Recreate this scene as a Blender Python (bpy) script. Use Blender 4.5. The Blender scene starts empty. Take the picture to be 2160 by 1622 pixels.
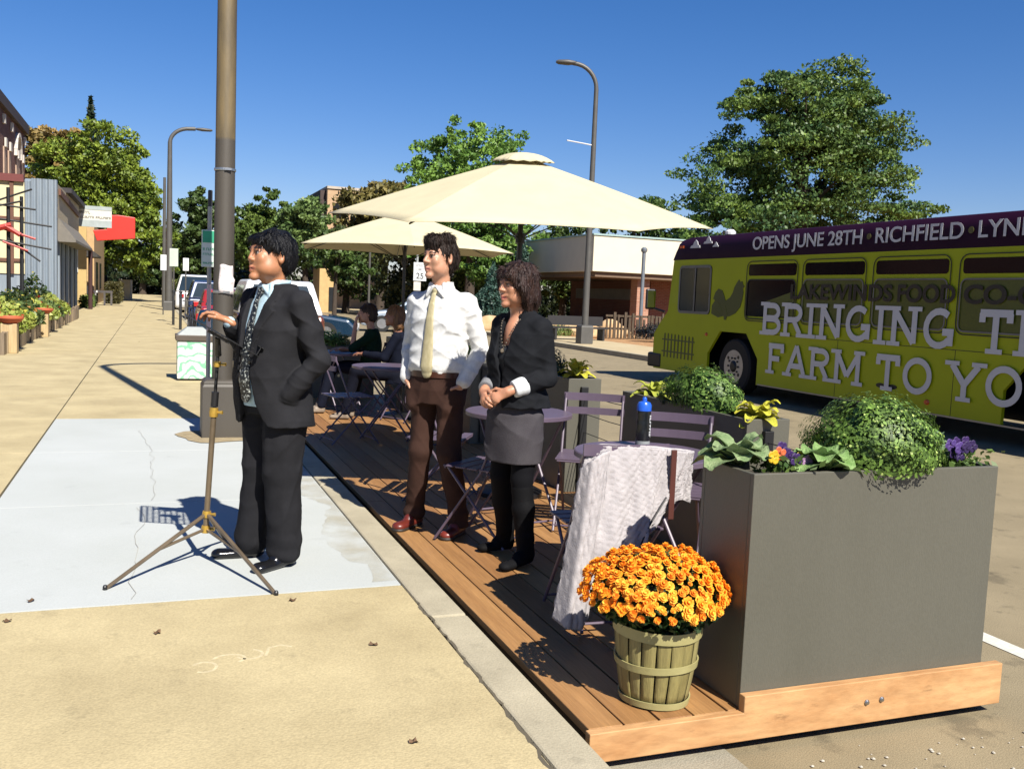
import bpy, math, random
import numpy as np
from mathutils import Vector, Matrix
S = bpy.context.scene
COL = S.collection
rad = math.radians
PI = math.pi
random.seed(7)
ORG = {}

# ---------------------------------------------------------------- helpers
def tag(o, label=None, cat=None, group=None, kind=None):
    if label: o['label'] = label
    if cat: o['category'] = cat
    if group: o['group'] = group
    if kind: o['kind'] = kind
    return o

def thing(name, label, cat, loc=(0, 0, 0), group=None):
    o = bpy.data.objects.new(name, None)
    COL.objects.link(o)
    o.location = loc
    o.empty_display_size = .1
    ORG[o.name] = Vector(loc)
    return tag(o, label, cat, group)

def place(o, loc, rz=0.0):
    o.location = loc
    o.rotation_euler = (0, 0, rz)
    return o

def kids(o):
    return [c for c in COL.objects if c.parent == o]

def copy_tree(o, parent=None):
    c = o.copy()
    COL.objects.link(c)
    if parent:
        c.parent = parent
        c.matrix_parent_inverse = o.matrix_parent_inverse
    for ch in kids(o):
        copy_tree(ch, c)
    return c

def link_mesh(name, me, mat, parent=None, org=None, smooth=None, bev=0):
    """link a mesh whose vertices are in world (or root-local) coordinates"""
    if parent is not None:
        org = ORG[parent.name]
    elif org is None:
        n = len(me.vertices)
        co = np.empty(n * 3, 'f4')
        me.vertices.foreach_get('co', co)
        co = co.reshape(-1, 3)
        lo, hi = co.min(0), co.max(0)
        org = Vector(((lo[0] + hi[0]) / 2, (lo[1] + hi[1]) / 2, lo[2]))
    org = Vector(org)
    me.transform(Matrix.Translation(-org))
    o = bpy.data.objects.new(name, me)
    COL.objects.link(o)
    if mat is not None and not me.materials:
        me.materials.append(mat)
    if parent is not None:
        o.parent = parent
    else:
        o.location = org
    ORG[o.name] = org
    if smooth is not None:
        me.polygons.foreach_set('use_smooth', [True] * len(me.polygons))
        if smooth < 3:
            me.set_sharp_from_angle(angle=smooth)
    if bev:
        m = o.modifiers.new('bev', 'BEVEL')
        m.width = bev
        m.segments = 2
        m.limit_method = 'ANGLE'
    return o

class MB:
    def __init__(s):
        s.v = []
        s.f = []
    def add(s, vs, fs):
        n = len(s.v)
        s.v += [tuple(p) for p in vs]
        s.f += [tuple(i + n for i in f) for f in fs]
        return s
    def box(s, x0, x1, y0, y1, z0, z1):
        return s.add([(x0, y0, z0), (x1, y0, z0), (x1, y1, z0), (x0, y1, z0), (x0, y0, z1), (x1, y0, z1), (x1, y1, z1), (x0, y1, z1)],
                     [(0, 3, 2, 1), (4, 5, 6, 7), (0, 1, 5, 4), (1, 2, 6, 5), (2, 3, 7, 6), (3, 0, 4, 7)])
    def obox(s, a, b, w, h, up=(0, 0, 1)):
        """bar from a to b, width w across, h along up"""
        a, b = Vector(a), Vector(b)
        d = (b - a).normalized()
        u = Vector(up)
        if abs(d.dot(u)) > .99: u = Vector((0, 1, 0))
        r = d.cross(u).normalized()
        u = r.cross(d).normalized()
        vs = []
        for p in (a, b):
            for i, j in ((-1, -1), (1, -1), (1, 1), (-1, 1)):
                vs.append(p + r * (w / 2 * i) + u * (h / 2 * j))
        return s.add(vs, [(0, 1, 2, 3), (7, 6, 5, 4), (0, 4, 5, 1), (1, 5, 6, 2), (2, 6, 7, 3), (3, 7, 4, 0)])
    def tube(s, pts, r, n=8, caps=True):
        pts = [Vector(p) for p in pts]
        m = len(pts)
        rs = r if isinstance(r, (list, tuple)) else [r] * m
        vs = []
        prev = None
        for i, p in enumerate(pts):
            d = (pts[min(i + 1, m - 1)] - pts[max(i - 1, 0)]).normalized()
            if prev is None:
                u = Vector((0, 0, 1)) if abs(d.z) < .9 else Vector((1, 0, 0))
            else:
                u = prev
            a = d.cross(u).normalized()
            u = a.cross(d).normalized()
            prev = u
            for k in range(n):
                t = 2 * PI * k / n
                vs.append(p + a * (rs[i] * math.cos(t)) + u * (rs[i] * math.sin(t)))
        fs = []
        for i in range(m - 1):
            for k in range(n):
                k2 = (k + 1) % n
                fs.append((i * n + k, i * n + k2, (i + 1) * n + k2, (i + 1) * n + k))
        if caps:
            fs.append(tuple(range(n - 1, -1, -1)))
            fs.append(tuple((m - 1) * n + k for k in range(n)))
        return s.add(vs, fs)
    def lathe(s, prof, c=(0, 0, 0), n=24, sx=1, sy=1, caps=True):
        vs = []
        for r, z in prof:
            for k in range(n):
                t = 2 * PI * k / n
                vs.append((c[0] + r * sx * math.cos(t), c[1] + r * sy * math.sin(t), c[2] + z))
        fs = []
        m = len(prof)
        for i in range(m - 1):
            for k in range(n):
                k2 = (k + 1) % n
                fs.append((i * n + k, i * n + k2, (i + 1) * n + k2, (i + 1) * n + k))
        if caps:
            fs.append(tuple(range(n - 1, -1, -1)))
            fs.append(tuple((m - 1) * n + k for k in range(n)))
        return s.add(vs, fs)
    def prism(s, poly, f0, f1):
        """poly of 2D points; f0/f1 map (u,v)->3D for both ends"""
        n = len(poly)
        vs = [f0(*p) for p in poly] + [f1(*p) for p in poly]
        fs = [tuple(range(n - 1, -1, -1)), tuple(range(n, 2 * n))]
        for k in range(n):
            k2 = (k + 1) % n
            fs.append((k, k2, n + k2, n + k))
        return s.add(vs, fs)
    def mesh(s, name):
        me = bpy.data.meshes.new(name)
        me.from_pydata(s.v, [], s.f)
        me.validate()
        return me
    def build(s, name, mat, parent=None, org=None, smooth=None, bev=0):
        return link_mesh(name, s.mesh(name), mat, parent, org, smooth, bev)

def np_mesh(name, v, f, cols=None):
    me = bpy.data.meshes.new(name)
    v = np.asarray(v, 'f4')
    f = np.asarray(f, 'i4')
    k = f.shape[1]
    me.vertices.add(len(v))
    me.vertices.foreach_set('co', v.ravel())
    me.loops.add(f.size)
    me.loops.foreach_set('vertex_index', f.ravel())
    me.polygons.add(len(f))
    me.polygons.foreach_set('loop_start', np.arange(len(f), dtype='i4') * k)
    me.update(calc_edges=True)
    if cols is not None:
        a = me.color_attributes.new('Col', 'FLOAT_COLOR', 'POINT')
        c = np.ones((len(v), 4), 'f4')
        c[:, :3] = np.asarray(cols) * KALB
        a.data.foreach_set('color', c.ravel())
    return me

# ---------------------------------------------------------------- materials
KALB = .68
def M(name, c, rough=.6, var=.12, scale=4., bump=0., bscale=60., metal=0., c2=None, stretch=(1, 1, 1), attr=False, trans=0., spec=None, fine=0., coat=0., thr=None, spots=None):
    c = tuple(x * KALB for x in c)
    if c2 is not None: c2 = tuple(x * KALB for x in c2)
    m = bpy.data.materials.new(name)
    m.use_nodes = True
    nt = m.node_tree
    N = nt.nodes
    L = nt.links
    b = N['Principled BSDF']
    b.inputs['Roughness'].default_value = rough
    b.inputs['Metallic'].default_value = metal
    if spec is not None: b.inputs['Specular IOR Level'].default_value = spec
    if coat:
        b.inputs['Coat Weight'].default_value = coat
    tc = N.new('ShaderNodeTexCoord')
    mp = N.new('ShaderNodeMapping')
    mp.inputs['Scale'].default_value = stretch
    L.new(tc.outputs['Object'], mp.inputs['Vector'])
    n1 = N.new('ShaderNodeTexNoise')
    n1.inputs['Scale'].default_value = scale
    n1.inputs['Detail'].default_value = 6
    n1.inputs['Roughness'].default_value = .6
    L.new(mp.outputs[0], n1.inputs['Vector'])
    rmp = N.new('ShaderNodeMapRange')
    lo, hi = thr or (.3, .7)
    rmp.inputs[1].default_value = lo
    rmp.inputs[2].default_value = hi
    L.new(n1.outputs['Fac'], rmp.inputs[0])
    mx = N.new('ShaderNodeMix')
    mx.data_type = 'RGBA'
    L.new(rmp.outputs[0], mx.inputs['Factor'])
    if attr:
        at = N.new('ShaderNodeAttribute')
        at.attribute_name = 'Col'
        hs = N.new('ShaderNodeHueSaturation')
        hs.inputs['Value'].default_value = 1 - var
        L.new(at.outputs['Color'], hs.inputs['Color'])
        L.new(hs.outputs[0], mx.inputs[6])
        L.new(at.outputs['Color'], mx.inputs[7])
    else:
        if c2 is None:
            a_ = tuple(max(0, x * (1 - var)) for x in c)
            b_ = tuple(min(1, x * (1 + var)) for x in c)
        else:
            a_, b_ = c, c2
        mx.inputs[6].default_value = (*a_, 1)
        mx.inputs[7].default_value = (*b_, 1)
    out = mx.outputs[2]
    if fine:
        n3 = N.new('ShaderNodeTexNoise')
        n3.inputs['Scale'].default_value = bscale
        n3.inputs['Detail'].default_value = 3
        L.new(mp.outputs[0], n3.inputs['Vector'])
        r3 = N.new('ShaderNodeMapRange')
        r3.inputs[1].default_value = .3
        r3.inputs[2].default_value = .7
        r3.inputs[3].default_value = 1 - fine
        r3.inputs[4].default_value = 1 + fine
        L.new(n3.outputs['Fac'], r3.inputs[0])
        vm = N.new('ShaderNodeVectorMath')
        vm.operation = 'SCALE'
        L.new(out, vm.inputs[0])
        L.new(r3.outputs[0], vm.inputs['Scale'])
        out = vm.outputs[0]
    for sc_, th_, am_ in (spots or ()):
        n4 = N.new('ShaderNodeTexNoise')
        n4.inputs['Scale'].default_value = sc_
        n4.inputs['Detail'].default_value = 5
        n4.inputs['Roughness'].default_value = .65
        L.new(mp.outputs[0], n4.inputs['Vector'])
        r4 = N.new('ShaderNodeMapRange')
        r4.inputs[1].default_value = th_
        r4.inputs[2].default_value = th_ + .07
        r4.inputs[3].default_value = 1
        r4.inputs[4].default_value = 1 - am_
        L.new(n4.outputs['Fac'], r4.inputs[0])
        v4 = N.new('ShaderNodeVectorMath')
        v4.operation = 'SCALE'
        L.new(out, v4.inputs[0])
        L.new(r4.outputs[0], v4.inputs['Scale'])
        out = v4.outputs[0]
    L.new(out, b.inputs['Base Color'])
    if bump:
        n2 = N.new('ShaderNodeTexNoise')
        n2.inputs['Scale'].default_value = bscale
        n2.inputs['Detail'].default_value = 4
        L.new(mp.outputs[0], n2.inputs['Vector'])
        bp = N.new('ShaderNodeBump')
        bp.inputs['Strength'].default_value = bump
        bp.inputs['Distance'].default_value = .02
        L.new(n2.outputs['Fac'], bp.inputs['Height'])
        L.new(bp.outputs[0], b.inputs['Normal'])
    if trans:
        tr = N.new('ShaderNodeBsdfTranslucent')
        ms = N.new('ShaderNodeMixShader')
        ms.inputs[0].default_value = trans
        L.new(out, tr.inputs['Color'])
        L.new(b.outputs[0], ms.inputs[1])
        L.new(tr.outputs[0], ms.inputs[2])
        L.new(ms.outputs[0], N['Material Output'].inputs['Surface'])
    return m

def glass_dark(name, c=(.01, .012, .015), rough=.06):
    m = M(name, c, rough=rough, var=.3, scale=1.2)
    m.node_tree.nodes['Principled BSDF'].inputs['Specular IOR Level'].default_value = .7
    return m

def brick_mat(name, c1, c2, mortar, scale=1., axis='X'):
    m = bpy.data.materials.new(name)
    m.use_nodes = True
    N = m.node_tree.nodes
    L = m.node_tree.links
    b = N['Principled BSDF']
    b.inputs['Roughness'].default_value = .85
    tc = N.new('ShaderNodeTexCoord')
    sp = N.new('ShaderNodeSeparateXYZ')
    cb = N.new('ShaderNodeCombineXYZ')
    L.new(tc.outputs['Object'], sp.inputs[0])
    ad = N.new('ShaderNodeMath')
    L.new(sp.outputs[0], ad.inputs[0])
    L.new(sp.outputs[1], ad.inputs[1])
    L.new(ad.outputs[0], cb.inputs[0])
    L.new(sp.outputs[2], cb.inputs[1])
    br = N.new('ShaderNodeTexBrick')
    c1, c2, mortar = (tuple(x * KALB for x in q) for q in (c1, c2, mortar))
    br.inputs['Color1'].default_value = (*c1, 1)
    br.inputs['Color2'].default_value = (*c2, 1)
    br.inputs['Mortar'].default_value = (*mortar, 1)
    br.inputs['Scale'].default_value = scale
    br.inputs['Brick Width'].default_value = .22
    br.inputs['Row Height'].default_value = .075
    br.inputs['Mortar Size'].default_value = .006
    L.new(cb.outputs[0], br.inputs['Vector'])
    L.new(br.outputs['Color'], b.inputs['Base Color'])
    return m

def text_mesh(txt, size, f, name='t', bold=0., depth=.002, align='LEFT', sx=1.):
    """text outline mesh mapped by f(u, v, w)->3D"""
    cu = bpy.data.curves.new(name, 'FONT')
    cu.body = txt
    cu.size = size
    cu.offset = bold
    cu.extrude = depth
    cu.align_x = align
    o = bpy.data.objects.new(name, cu)
    COL.objects.link(o)
    dg = bpy.context.evaluated_depsgraph_get()
    me = bpy.data.meshes.new_from_object(o.evaluated_get(dg))
    bpy.data.objects.remove(o)
    bpy.data.curves.remove(cu)
    for v in me.vertices:
        v.co = Vector(f(v.co.x * sx, v.co.y, v.co.z))
    return me

def marks(n, wd, h, f, seed, gaps=()):
    # a line of small strokes, as unreadable in the photograph as here
    r = random.Random(seed)
    b = MB(); u = 0.
    for i in range(n):
        if i in gaps: u += wd * .8
        for (a0, b0, a1, b1) in r.choice((((0, 0, .3, 1), (.3, .8, .8, 1)), ((0, 0, .3, 1), (.5, 0, .8, 1)), ((0, 0, .3, 1), (.3, 0, .8, .2)), ((0, 0, .25, 1), (.25, .4, .8, .6), (.25, .8, .8, 1)))):
            q = [(u + a0 * wd, b0 * h), (u + a1 * wd, b0 * h), (u + a1 * wd, b1 * h), (u + a0 * wd, b1 * h)]
            b.add([f(x, z, 0) for x, z in q] + [f(x, z, .001) for x, z in q], [(0, 1, 2, 3), (7, 6, 5, 4), (0, 4, 5, 1), (1, 5, 6, 2), (2, 6, 7, 3), (3, 7, 4, 0)])
        u += wd
    return b.mesh('marks')

def ribbon(mb, pts, w, f, zoff=0., th=.002):
    """flat ribbon along 2D points mapped by f(u,v,w)"""
    pts = [Vector((p[0], p[1])) for p in pts]
    closed = (pts[0] - pts[-1]).length < 1e-6
    n = len(pts)
    L_, R_ = [], []
    for i in range(n):
        if closed:
            a, b = pts[(i - 1) % (n - 1)], pts[(i + 1) % (n - 1)]
        else:
            a, b = pts[max(i - 1, 0)], pts[min(i + 1, n - 1)]
        d = (b - a).normalized()
        nrm = Vector((-d.y, d.x))
        L_.append(pts[i] + nrm * (w / 2))
        R_.append(pts[i] - nrm * (w / 2))
    for i in range(n - 1):
        q = [L_[i], R_[i], R_[i + 1], L_[i + 1]]
        vs = [f(p.x, p.y, zoff + th) for p in q] + [f(p.x, p.y, zoff) for p in q]
        mb.add(vs, [(0, 1, 2, 3), (0, 4, 5, 1), (1, 5, 6, 2), (2, 6, 7, 3), (3, 7, 4, 0)])

# ---------------------------------------------------------------- leaves
def leaf_cloud(name, pts, nrm, size, cols, parent, mat, seed=0, jit=.8, aspect=.55, org=None, kinks=False):
    """one small folded quad per point"""
    rng = np.random.default_rng(seed)
    n = len(pts)
    d = rng.normal(size=(n, 3))
    nn = nrm * (1 - jit) + d / np.linalg.norm(d, axis=1)[:, None] * jit
    nn /= np.linalg.norm(nn, axis=1)[:, None] + 1e-9
    t = rng.normal(size=(n, 3))
    t -= (t * nn).sum(1)[:, None] * nn
    t /= np.linalg.norm(t, axis=1)[:, None] + 1e-9
    b = np.cross(nn, t)
    s = size * rng.uniform(.6, 1.35, n)[:, None]
    v = np.empty((n, 4, 3), 'f4')
    v[:, 0] = pts - t * s
    v[:, 1] = pts + b * s * aspect - nn * s * .15
    v[:, 2] = pts + t * s
    v[:, 3] = pts - b * s * aspect - nn * s * .15
    f = np.arange(n * 4).reshape(n, 4)
    c = np.repeat(cols, 4, axis=0)
    me = np_mesh(name, v.reshape(-1, 3), f, c)
    return link_mesh(name, me, mat, parent, org)

def lerp_cols(rng, n, cA, cB, p=1.):
    t = rng.uniform(0, 1, n)[:, None] ** p
    c = np.array(cA) * (1 - t) + np.array(cB) * t
    return c * rng.uniform(.8, 1.2, n)[:, None]
# ---------------------------------------------------------------- distance-field sculpting
class Fld:
    def __init__(s, lo, hi, h):
        s.lo = np.array(lo, 'f4')
        s.h = h
        n = np.ceil((np.array(hi) - s.lo) / h).astype(int) + 1
        s.D = np.full(n, 9., 'f4')
    def sl(s, a, b, m):
        a = np.floor((np.array(a) - m - s.lo) / s.h).astype(int).clip(0)
        b = np.minimum(np.ceil((np.array(b) + m - s.lo) / s.h).astype(int) + 1, s.D.shape)
        b = np.maximum(b, a)
        g = [(s.lo[i] + s.h * np.arange(a[i], b[i])).astype('f4') for i in range(3)]
        return tuple(slice(a[i], b[i]) for i in range(3)), g[0][:, None, None], g[1][None, :, None], g[2][None, None, :]
    def put(s, fn, a, b, k=.02, op='add'):
        q, x, y, z = s.sl(a, b, k + 2.5 * s.h)
        d = fn(x, y, z)
        D = s.D[q]
        if op == 'add':
            h = np.maximum(k - np.abs(D - d), 0) / k
            s.D[q] = np.minimum(D, d) - h * h * k * .25
        else:
            d = -d
            h = np.maximum(k - np.abs(D - d), 0) / k
            s.D[q] = np.maximum(D, d) + h * h * k * .25
    def cap(s, a, b, ra, rb=None, k=.02, flat=None, fs=1., op='add'):
        rb = ra if rb is None else rb
        a = np.array(a, 'f4'); b = np.array(b, 'f4')
        ab = b - a
        L2 = float(ab @ ab) + 1e-9
        def fn(x, y, z):
            px, py, pz = x - a[0], y - a[1], z - a[2]
            t = np.clip((px * ab[0] + py * ab[1] + pz * ab[2]) / L2, 0, 1)
            vx, vy, vz = px - t * ab[0], py - t * ab[1], pz - t * ab[2]
            if flat is not None:
                w = vx * flat[0] + vy * flat[1] + vz * flat[2]
                vx = vx + w * flat[0] * (fs - 1); vy = vy + w * flat[1] * (fs - 1); vz = vz + w * flat[2] * (fs - 1)
            return np.sqrt(vx * vx + vy * vy + vz * vz) - (ra + (rb - ra) * t)
        m = max(ra, rb) * max(1., 1. / fs)
        s.put(fn, np.minimum(a, b) - m, np.maximum(a, b) + m, k, op)
    def ell(s, c, r, k=.02, R=None, op='add'):
        c = np.array(c, 'f4'); r = np.array(r, 'f4')
        def fn(x, y, z):
            px, py, pz = x - c[0], y - c[1], z - c[2]
            if R is not None:
                px, py, pz = (R[0][0] * px + R[1][0] * py + R[2][0] * pz, R[0][1] * px + R[1][1] * py + R[2][1] * pz, R[0][2] * px + R[1][2] * py + R[2][2] * pz)
            k0 = np.sqrt((px / r[0]) ** 2 + (py / r[1]) ** 2 + (pz / r[2]) ** 2)
            k1 = np.sqrt((px / r[0] ** 2) ** 2 + (py / r[1] ** 2) ** 2 + (pz / r[2] ** 2) ** 2) + 1e-6
            return k0 * (k0 - 1) / k1
        m = float(r.max())
        s.put(fn, c - m, c + m, k, op)
    def stack(s, secs, k=.02, n=2.3, op='add', wr=None):
        """secs: (z, cx, cy, rx, ry)"""
        A = np.array(sorted(secs), 'f4')
        def fn(x, y, z):
            zz = z.ravel()
            I = [np.interp(zz, A[:, 0], A[:, j]).astype('f4')[None, None, :] for j in range(1, 5)]
            r = (np.abs((x - I[0]) / I[2]) ** n + np.abs((y - I[1]) / I[3]) ** n) ** (1 / n)
            d = (r - 1) * np.minimum(I[2], I[3])
            if wr is not None: d = d + wr(x, y, z)
            return np.maximum(d, np.maximum(A[0, 0] - z, z - A[-1, 0]))
        lo = (float((A[:, 1] - A[:, 3]).min()), float((A[:, 2] - A[:, 4]).min()), A[0, 0])
        hi = (float((A[:, 1] + A[:, 3]).max()), float((A[:, 2] + A[:, 4]).max()), A[-1, 0])
        s.put(fn, lo, hi, k, op)
    def warp(s, fn, band=.06):
        """add fn(x,y,z) displacement near the surface"""
        q, x, y, z = s.sl(s.lo, s.lo + s.h * np.array(s.D.shape), 0)
        s.D += fn(x, y, z).astype('f4')
    def verts(s):
        D = s.D
        I = D < 0
        nx, ny, nz = D.shape
        c = I[:-1, :-1, :-1].astype('i1')
        for dx in (0, 1):
            for dy in (0, 1):
                for dz in (0, 1):
                    if dx | dy | dz:
                        c = c + I[dx:nx - 1 + dx, dy:ny - 1 + dy, dz:nz - 1 + dz]
        act = (c > 0) & (c < 8)
        idx = np.argwhere(act)
        ids = np.full(act.shape, -1, 'i4')
        ids[act] = np.arange(len(idx))
        cor = [(dx, dy, dz) for dx in (0, 1) for dy in (0, 1) for dz in (0, 1)]
        val = {q: D[idx[:, 0] + q[0], idx[:, 1] + q[1], idx[:, 2] + q[2]] for q in cor}
        P = np.zeros((len(idx), 3), 'f4')
        W = np.zeros(len(idx), 'f4')
        for a in cor:
            for ax in range(3):
                if a[ax] == 0:
                    b = list(a); b[ax] = 1; b = tuple(b)
                    va, vb = val[a], val[b]
                    m = (va < 0) != (vb < 0)
                    t = np.where(m, va / np.where(m, va - vb, 1), 0)
                    p = np.array(a, 'f4')[None, :].repeat(len(idx), 0)
                    p[:, ax] += t
                    P[m] += p[m]
                    W[m] += 1
        P = P / W[:, None]
        V = s.lo + s.h * (idx + P)
        F = []
        for ax in range(3):
            sa = [slice(None)] * 3; sb = [slice(None)] * 3
            sa[ax] = slice(0, -1); sb[ax] = slice(1, None)
            ch = I[tuple(sa)] != I[tuple(sb)]
            e = np.argwhere(ch)
            u, w = [i for i in range(3) if i != ax]
            ok = (e[:, u] >= 1) & (e[:, w] >= 1) & (e[:, u] < act.shape[u]) & (e[:, w] < act.shape[w])
            e = e[ok]
            ins = I[e[:, 0], e[:, 1], e[:, 2]]
            def g(du, dw):
                t = e.copy(); t[:, u] -= du; t[:, w] -= dw
                return ids[t[:, 0], t[:, 1], t[:, 2]]
            q = np.stack([g(1, 1), g(0, 1), g(0, 0), g(1, 0)], 1)
            if ax == 1: ins = ~ins
            q[~ins] = q[~ins][:, ::-1]
            F.append(q)
        F = np.concatenate(F)
        F = F[(F >= 0).all(1)]
        return V, F

def wrinkle(seed, n=7, f=(14, 40), amp=.004, zs=1.):
    rng = np.random.default_rng(seed)
    K = rng.normal(size=(n, 3)); K /= np.linalg.norm(K, axis=1)[:, None]
    K[:, 2] *= zs
    fr = rng.uniform(*f, n); ph = rng.uniform(0, 6, n)
    def fn(x, y, z):
        o = 0
        for i in range(n):
            s_ = np.sin(fr[i] * (K[i, 0] * x + K[i, 1] * y + K[i, 2] * z) + ph[i] + 1.3 * np.sin(fr[i] * .6 * (K[i, 1] * x - K[i, 0] * y + .6 * K[i, 2] * z) + ph[i] * 2))
            o = o + s_
        return amp * o / math.sqrt(n)
    return fn

def crease(seed, n=5, f=(18, 34), amp=.006, zs=1.4, zo=.4):
    # sharp-crested folds that come and go along the cloth
    rng = np.random.default_rng(seed)
    K = rng.normal(size=(n, 3)); K[:, 2] = np.abs(K[:, 2]) * zs + zo; K /= np.linalg.norm(K, axis=1)[:, None]
    fr = rng.uniform(*f, n); ph = rng.uniform(0, 6, n); q = rng.normal(size=(n, 3)) * 7
    def fn(x, y, z):
        o = 0
        for i in range(n):
            u = fr[i] * (K[i, 0] * x + K[i, 1] * y + K[i, 2] * z) + ph[i] + 1.1 * np.sin(q[i, 0] * x + q[i, 1] * y + q[i, 2] * .6 * z)
            m = np.clip(.25 + np.sin(q[i, 1] * 1.4 * x + q[i, 2] * 1.3 * y + q[i, 0] * z + ph[i] * 3), 0, 1)
            o = o - m * (1 - np.abs(np.sin(u * .5))) ** 3
        return amp * o
    return fn

def hair_obj(F, mat, parent, c, seed=1, n=2600, ln=.035, wd=.0022, lift=.22, part=(0, 0, 1)):
    V, Q = F.verts()
    rng = np.random.default_rng(seed)
    e1 = V[Q[:, 1]] - V[Q[:, 0]]; e2 = V[Q[:, 3]] - V[Q[:, 0]]
    N_ = np.cross(e1, e2); N_ /= np.linalg.norm(N_, axis=1)[:, None] + 1e-9
    P_ = V[Q].mean(1)
    sgn = np.sign(((P_ - np.array(c)) * N_).sum(1).mean()); N_ = N_ * sgn
    k = rng.integers(0, len(P_), n)
    p, nn = P_[k], N_[k]
    d = np.tile(np.array((0, 0, -1.)), (n, 1)) + rng.normal(0, .28, (n, 3))
    top = nn[:, 2] > .55
    out = p - np.array(c); out[:, 2] = 0
    d[top] += out[top] / (np.linalg.norm(out[top], axis=1)[:, None] + 1e-6) * 1.2
    d -= (d * nn).sum(1)[:, None] * nn
    d /= np.linalg.norm(d, axis=1)[:, None] + 1e-9
    b = np.cross(nn, d)
    L_ = ln * rng.uniform(.5, 1.3, n)[:, None]; w = wd * rng.uniform(.6, 1.4, n)[:, None]
    lf = lift * rng.uniform(.2, 1.2, n)[:, None]
    rows = []
    for t_, ww in ((0, 1.), (.5, .8), (1., .15)):
        q = p + d * L_ * t_ + nn * (L_ * lf * t_ * (1.25 - .75 * t_) - .001)
        rows.append((q - b * w * ww, q + b * w * ww))
    S_ = np.empty((n, 6, 3), 'f4')
    for i, (a0, a1) in enumerate(rows): S_[:, 2 * i] = a0; S_[:, 2 * i + 1] = a1
    base = len(V) + np.arange(n)[:, None] * 6
    f = np.concatenate([base + np.array((0, 1, 3, 2)), base + np.array((2, 3, 5, 4))])
    me = np_mesh('hair', np.concatenate([V, S_.reshape(-1, 3)]), np.concatenate([Q, f]))
    return link_mesh('hair', me, mat, parent, org=(0, 0, 0), smooth=3.2)

def add2(*fs):
    return lambda x, y, z: sum(f(x, y, z) for f in fs)

def Rz(a):
    c, s_ = math.cos(a), math.sin(a)
    return np.array([[c, -s_, 0], [s_, c, 0], [0, 0, 1.]])
def Rx(a):
    c, s_ = math.cos(a), math.sin(a)
    return np.array([[1, 0, 0], [0, c, -s_], [0, s_, c]])
def Ry(a):
    c, s_ = math.cos(a), math.sin(a)
    return np.array([[c, 0, s_], [0, 1, 0], [-s_, 0, c]])

def head_sdf(F, c, R, s=1., smile=0., fem=False, nose=1., full=0.):
    """head facing -Y in its own frame"""
    c = np.array(c)
    T = lambda *p: c + R @ (np.array(p) * s)
    w = 1.0
    F.ell(T(0, .012, .036), np.array((.077, .098, .088)) * s, .02, R)
    F.ell(T(0, -.026, -.03), np.array((.062 + full, .070, .082)) * s, .03, R)
    for q in (-1, 1):
        F.ell(T(q * .042, -.03, -.055), np.array((.024 + full, .045, .035)) * s, .03, R)      # jaw
        F.ell(T(q * .043, -.072, -.012), np.array((.022, .016, .022)) * s, .02, R)             # cheekbone
    F.ell(T(0, -.082, -.098), np.array((.026, .022, .019)) * s, .025, R)                       # chin
    F.cap(T(-.03, -.083, .036), T(.03, -.083, .036), .013 * s, k=.018)                          # brow
    for q in (-1, 1):
        F.ell(T(q * .031, -.103, .014), np.array((.017, .013, .011)) * s, .012, R, op='sub')
        F.ell(T(q * .031, -.080, .013), np.array((.0135, .0135, .0125)) * s, .003, R)
        F.cap(T(q * .02, -.0935, .0235), T(q * .044, -.084, .022), .0042 * s, k=.005)           # upper lid
    F.cap(T(0, -.093, .026), T(0, -.098 - .017 * nose, -.014), .0075 * s, (.0065 + .0050 * nose) * s, k=.012)
    for q in (-1, 1):
        F.ell(T(q * .0125, -.1, -.019), np.array((.0095, .012, .0085)) * s, .008, R)
    zl = -.057
    F.cap(T(-.02 - smile * .006, -.089, zl + smile * .008), T(0, -.1005, zl + .003), .0055 * s, .0068 * s, k=.008)
    F.cap(T(.02 + smile * .006, -.089, zl + smile * .008), T(0, -.1005, zl + .003), .0055 * s, .0068 * s, k=.008)
    F.cap(T(-.015, -.089, zl - .011), T(0, -.098, zl - .013), .006 * s, .0078 * s, k=.008)
    F.cap(T(.015, -.089, zl - .011), T(0, -.098, zl - .013), .006 * s, .0078 * s, k=.008)
    F.cap(T(-.022, -.1, zl - .0045), T(.022, -.1, zl - .0045), .0022 * s, k=.003, op='sub')
    for q in (-1, 1):
        Re = R @ Rz(q * .35)
        F.ell(T(q * .079, .014, .004), np.array((.010, .021, .034)) * s, .006, Re)
        F.ell(T(q * .087, .008, .008), np.array((.006, .012, .02)) * s, .005, Re, op='sub')

def head_cols(V, c, R, s, skin, lip, brow=(.02, .012, .008), blush=(.0, 0, 0), eye=(.02, .01, .006)):
    q = (V - np.array(c)) @ R / s
    n = len(V)
    C = np.tile(np.array(skin), (n, 1))
    ax = np.abs(q[:, 0])
    near = (np.abs(q) < .13).all(1)
    front = near & (q[:, 1] < -.07)
    m = front & (ax < .026) & (np.abs(q[:, 2] + .0605) < .0125 - ax * .22)
    C[m] = lip
    m = front & (ax < .02) & (np.abs(q[:, 2] + .0615) < .0022)
    C[m] = np.array(lip) * .3
    m = front & (ax > .014) & (ax < .05) & (np.abs(q[:, 2] - (.0385 - (ax - .032) ** 2 * 10)) < .0045)
    C[m] = brow
    ed = np.hypot(ax - .031, (q[:, 2] - .0135) * 1.5)
    m = front & (ed < .0125) & (q[:, 1] > -.1)
    C[m] = (.34, .28, .25)
    m = front & (np.hypot(ax - .031, q[:, 2] - .0135) < .0062) & (q[:, 1] > -.1)
    C[m] = eye
    m = front & (ax > .017) & (ax < .047) & (np.abs(q[:, 2] - .0215) < .0028)
    C[m] = np.array(brow) * 1.2
    return C

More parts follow.
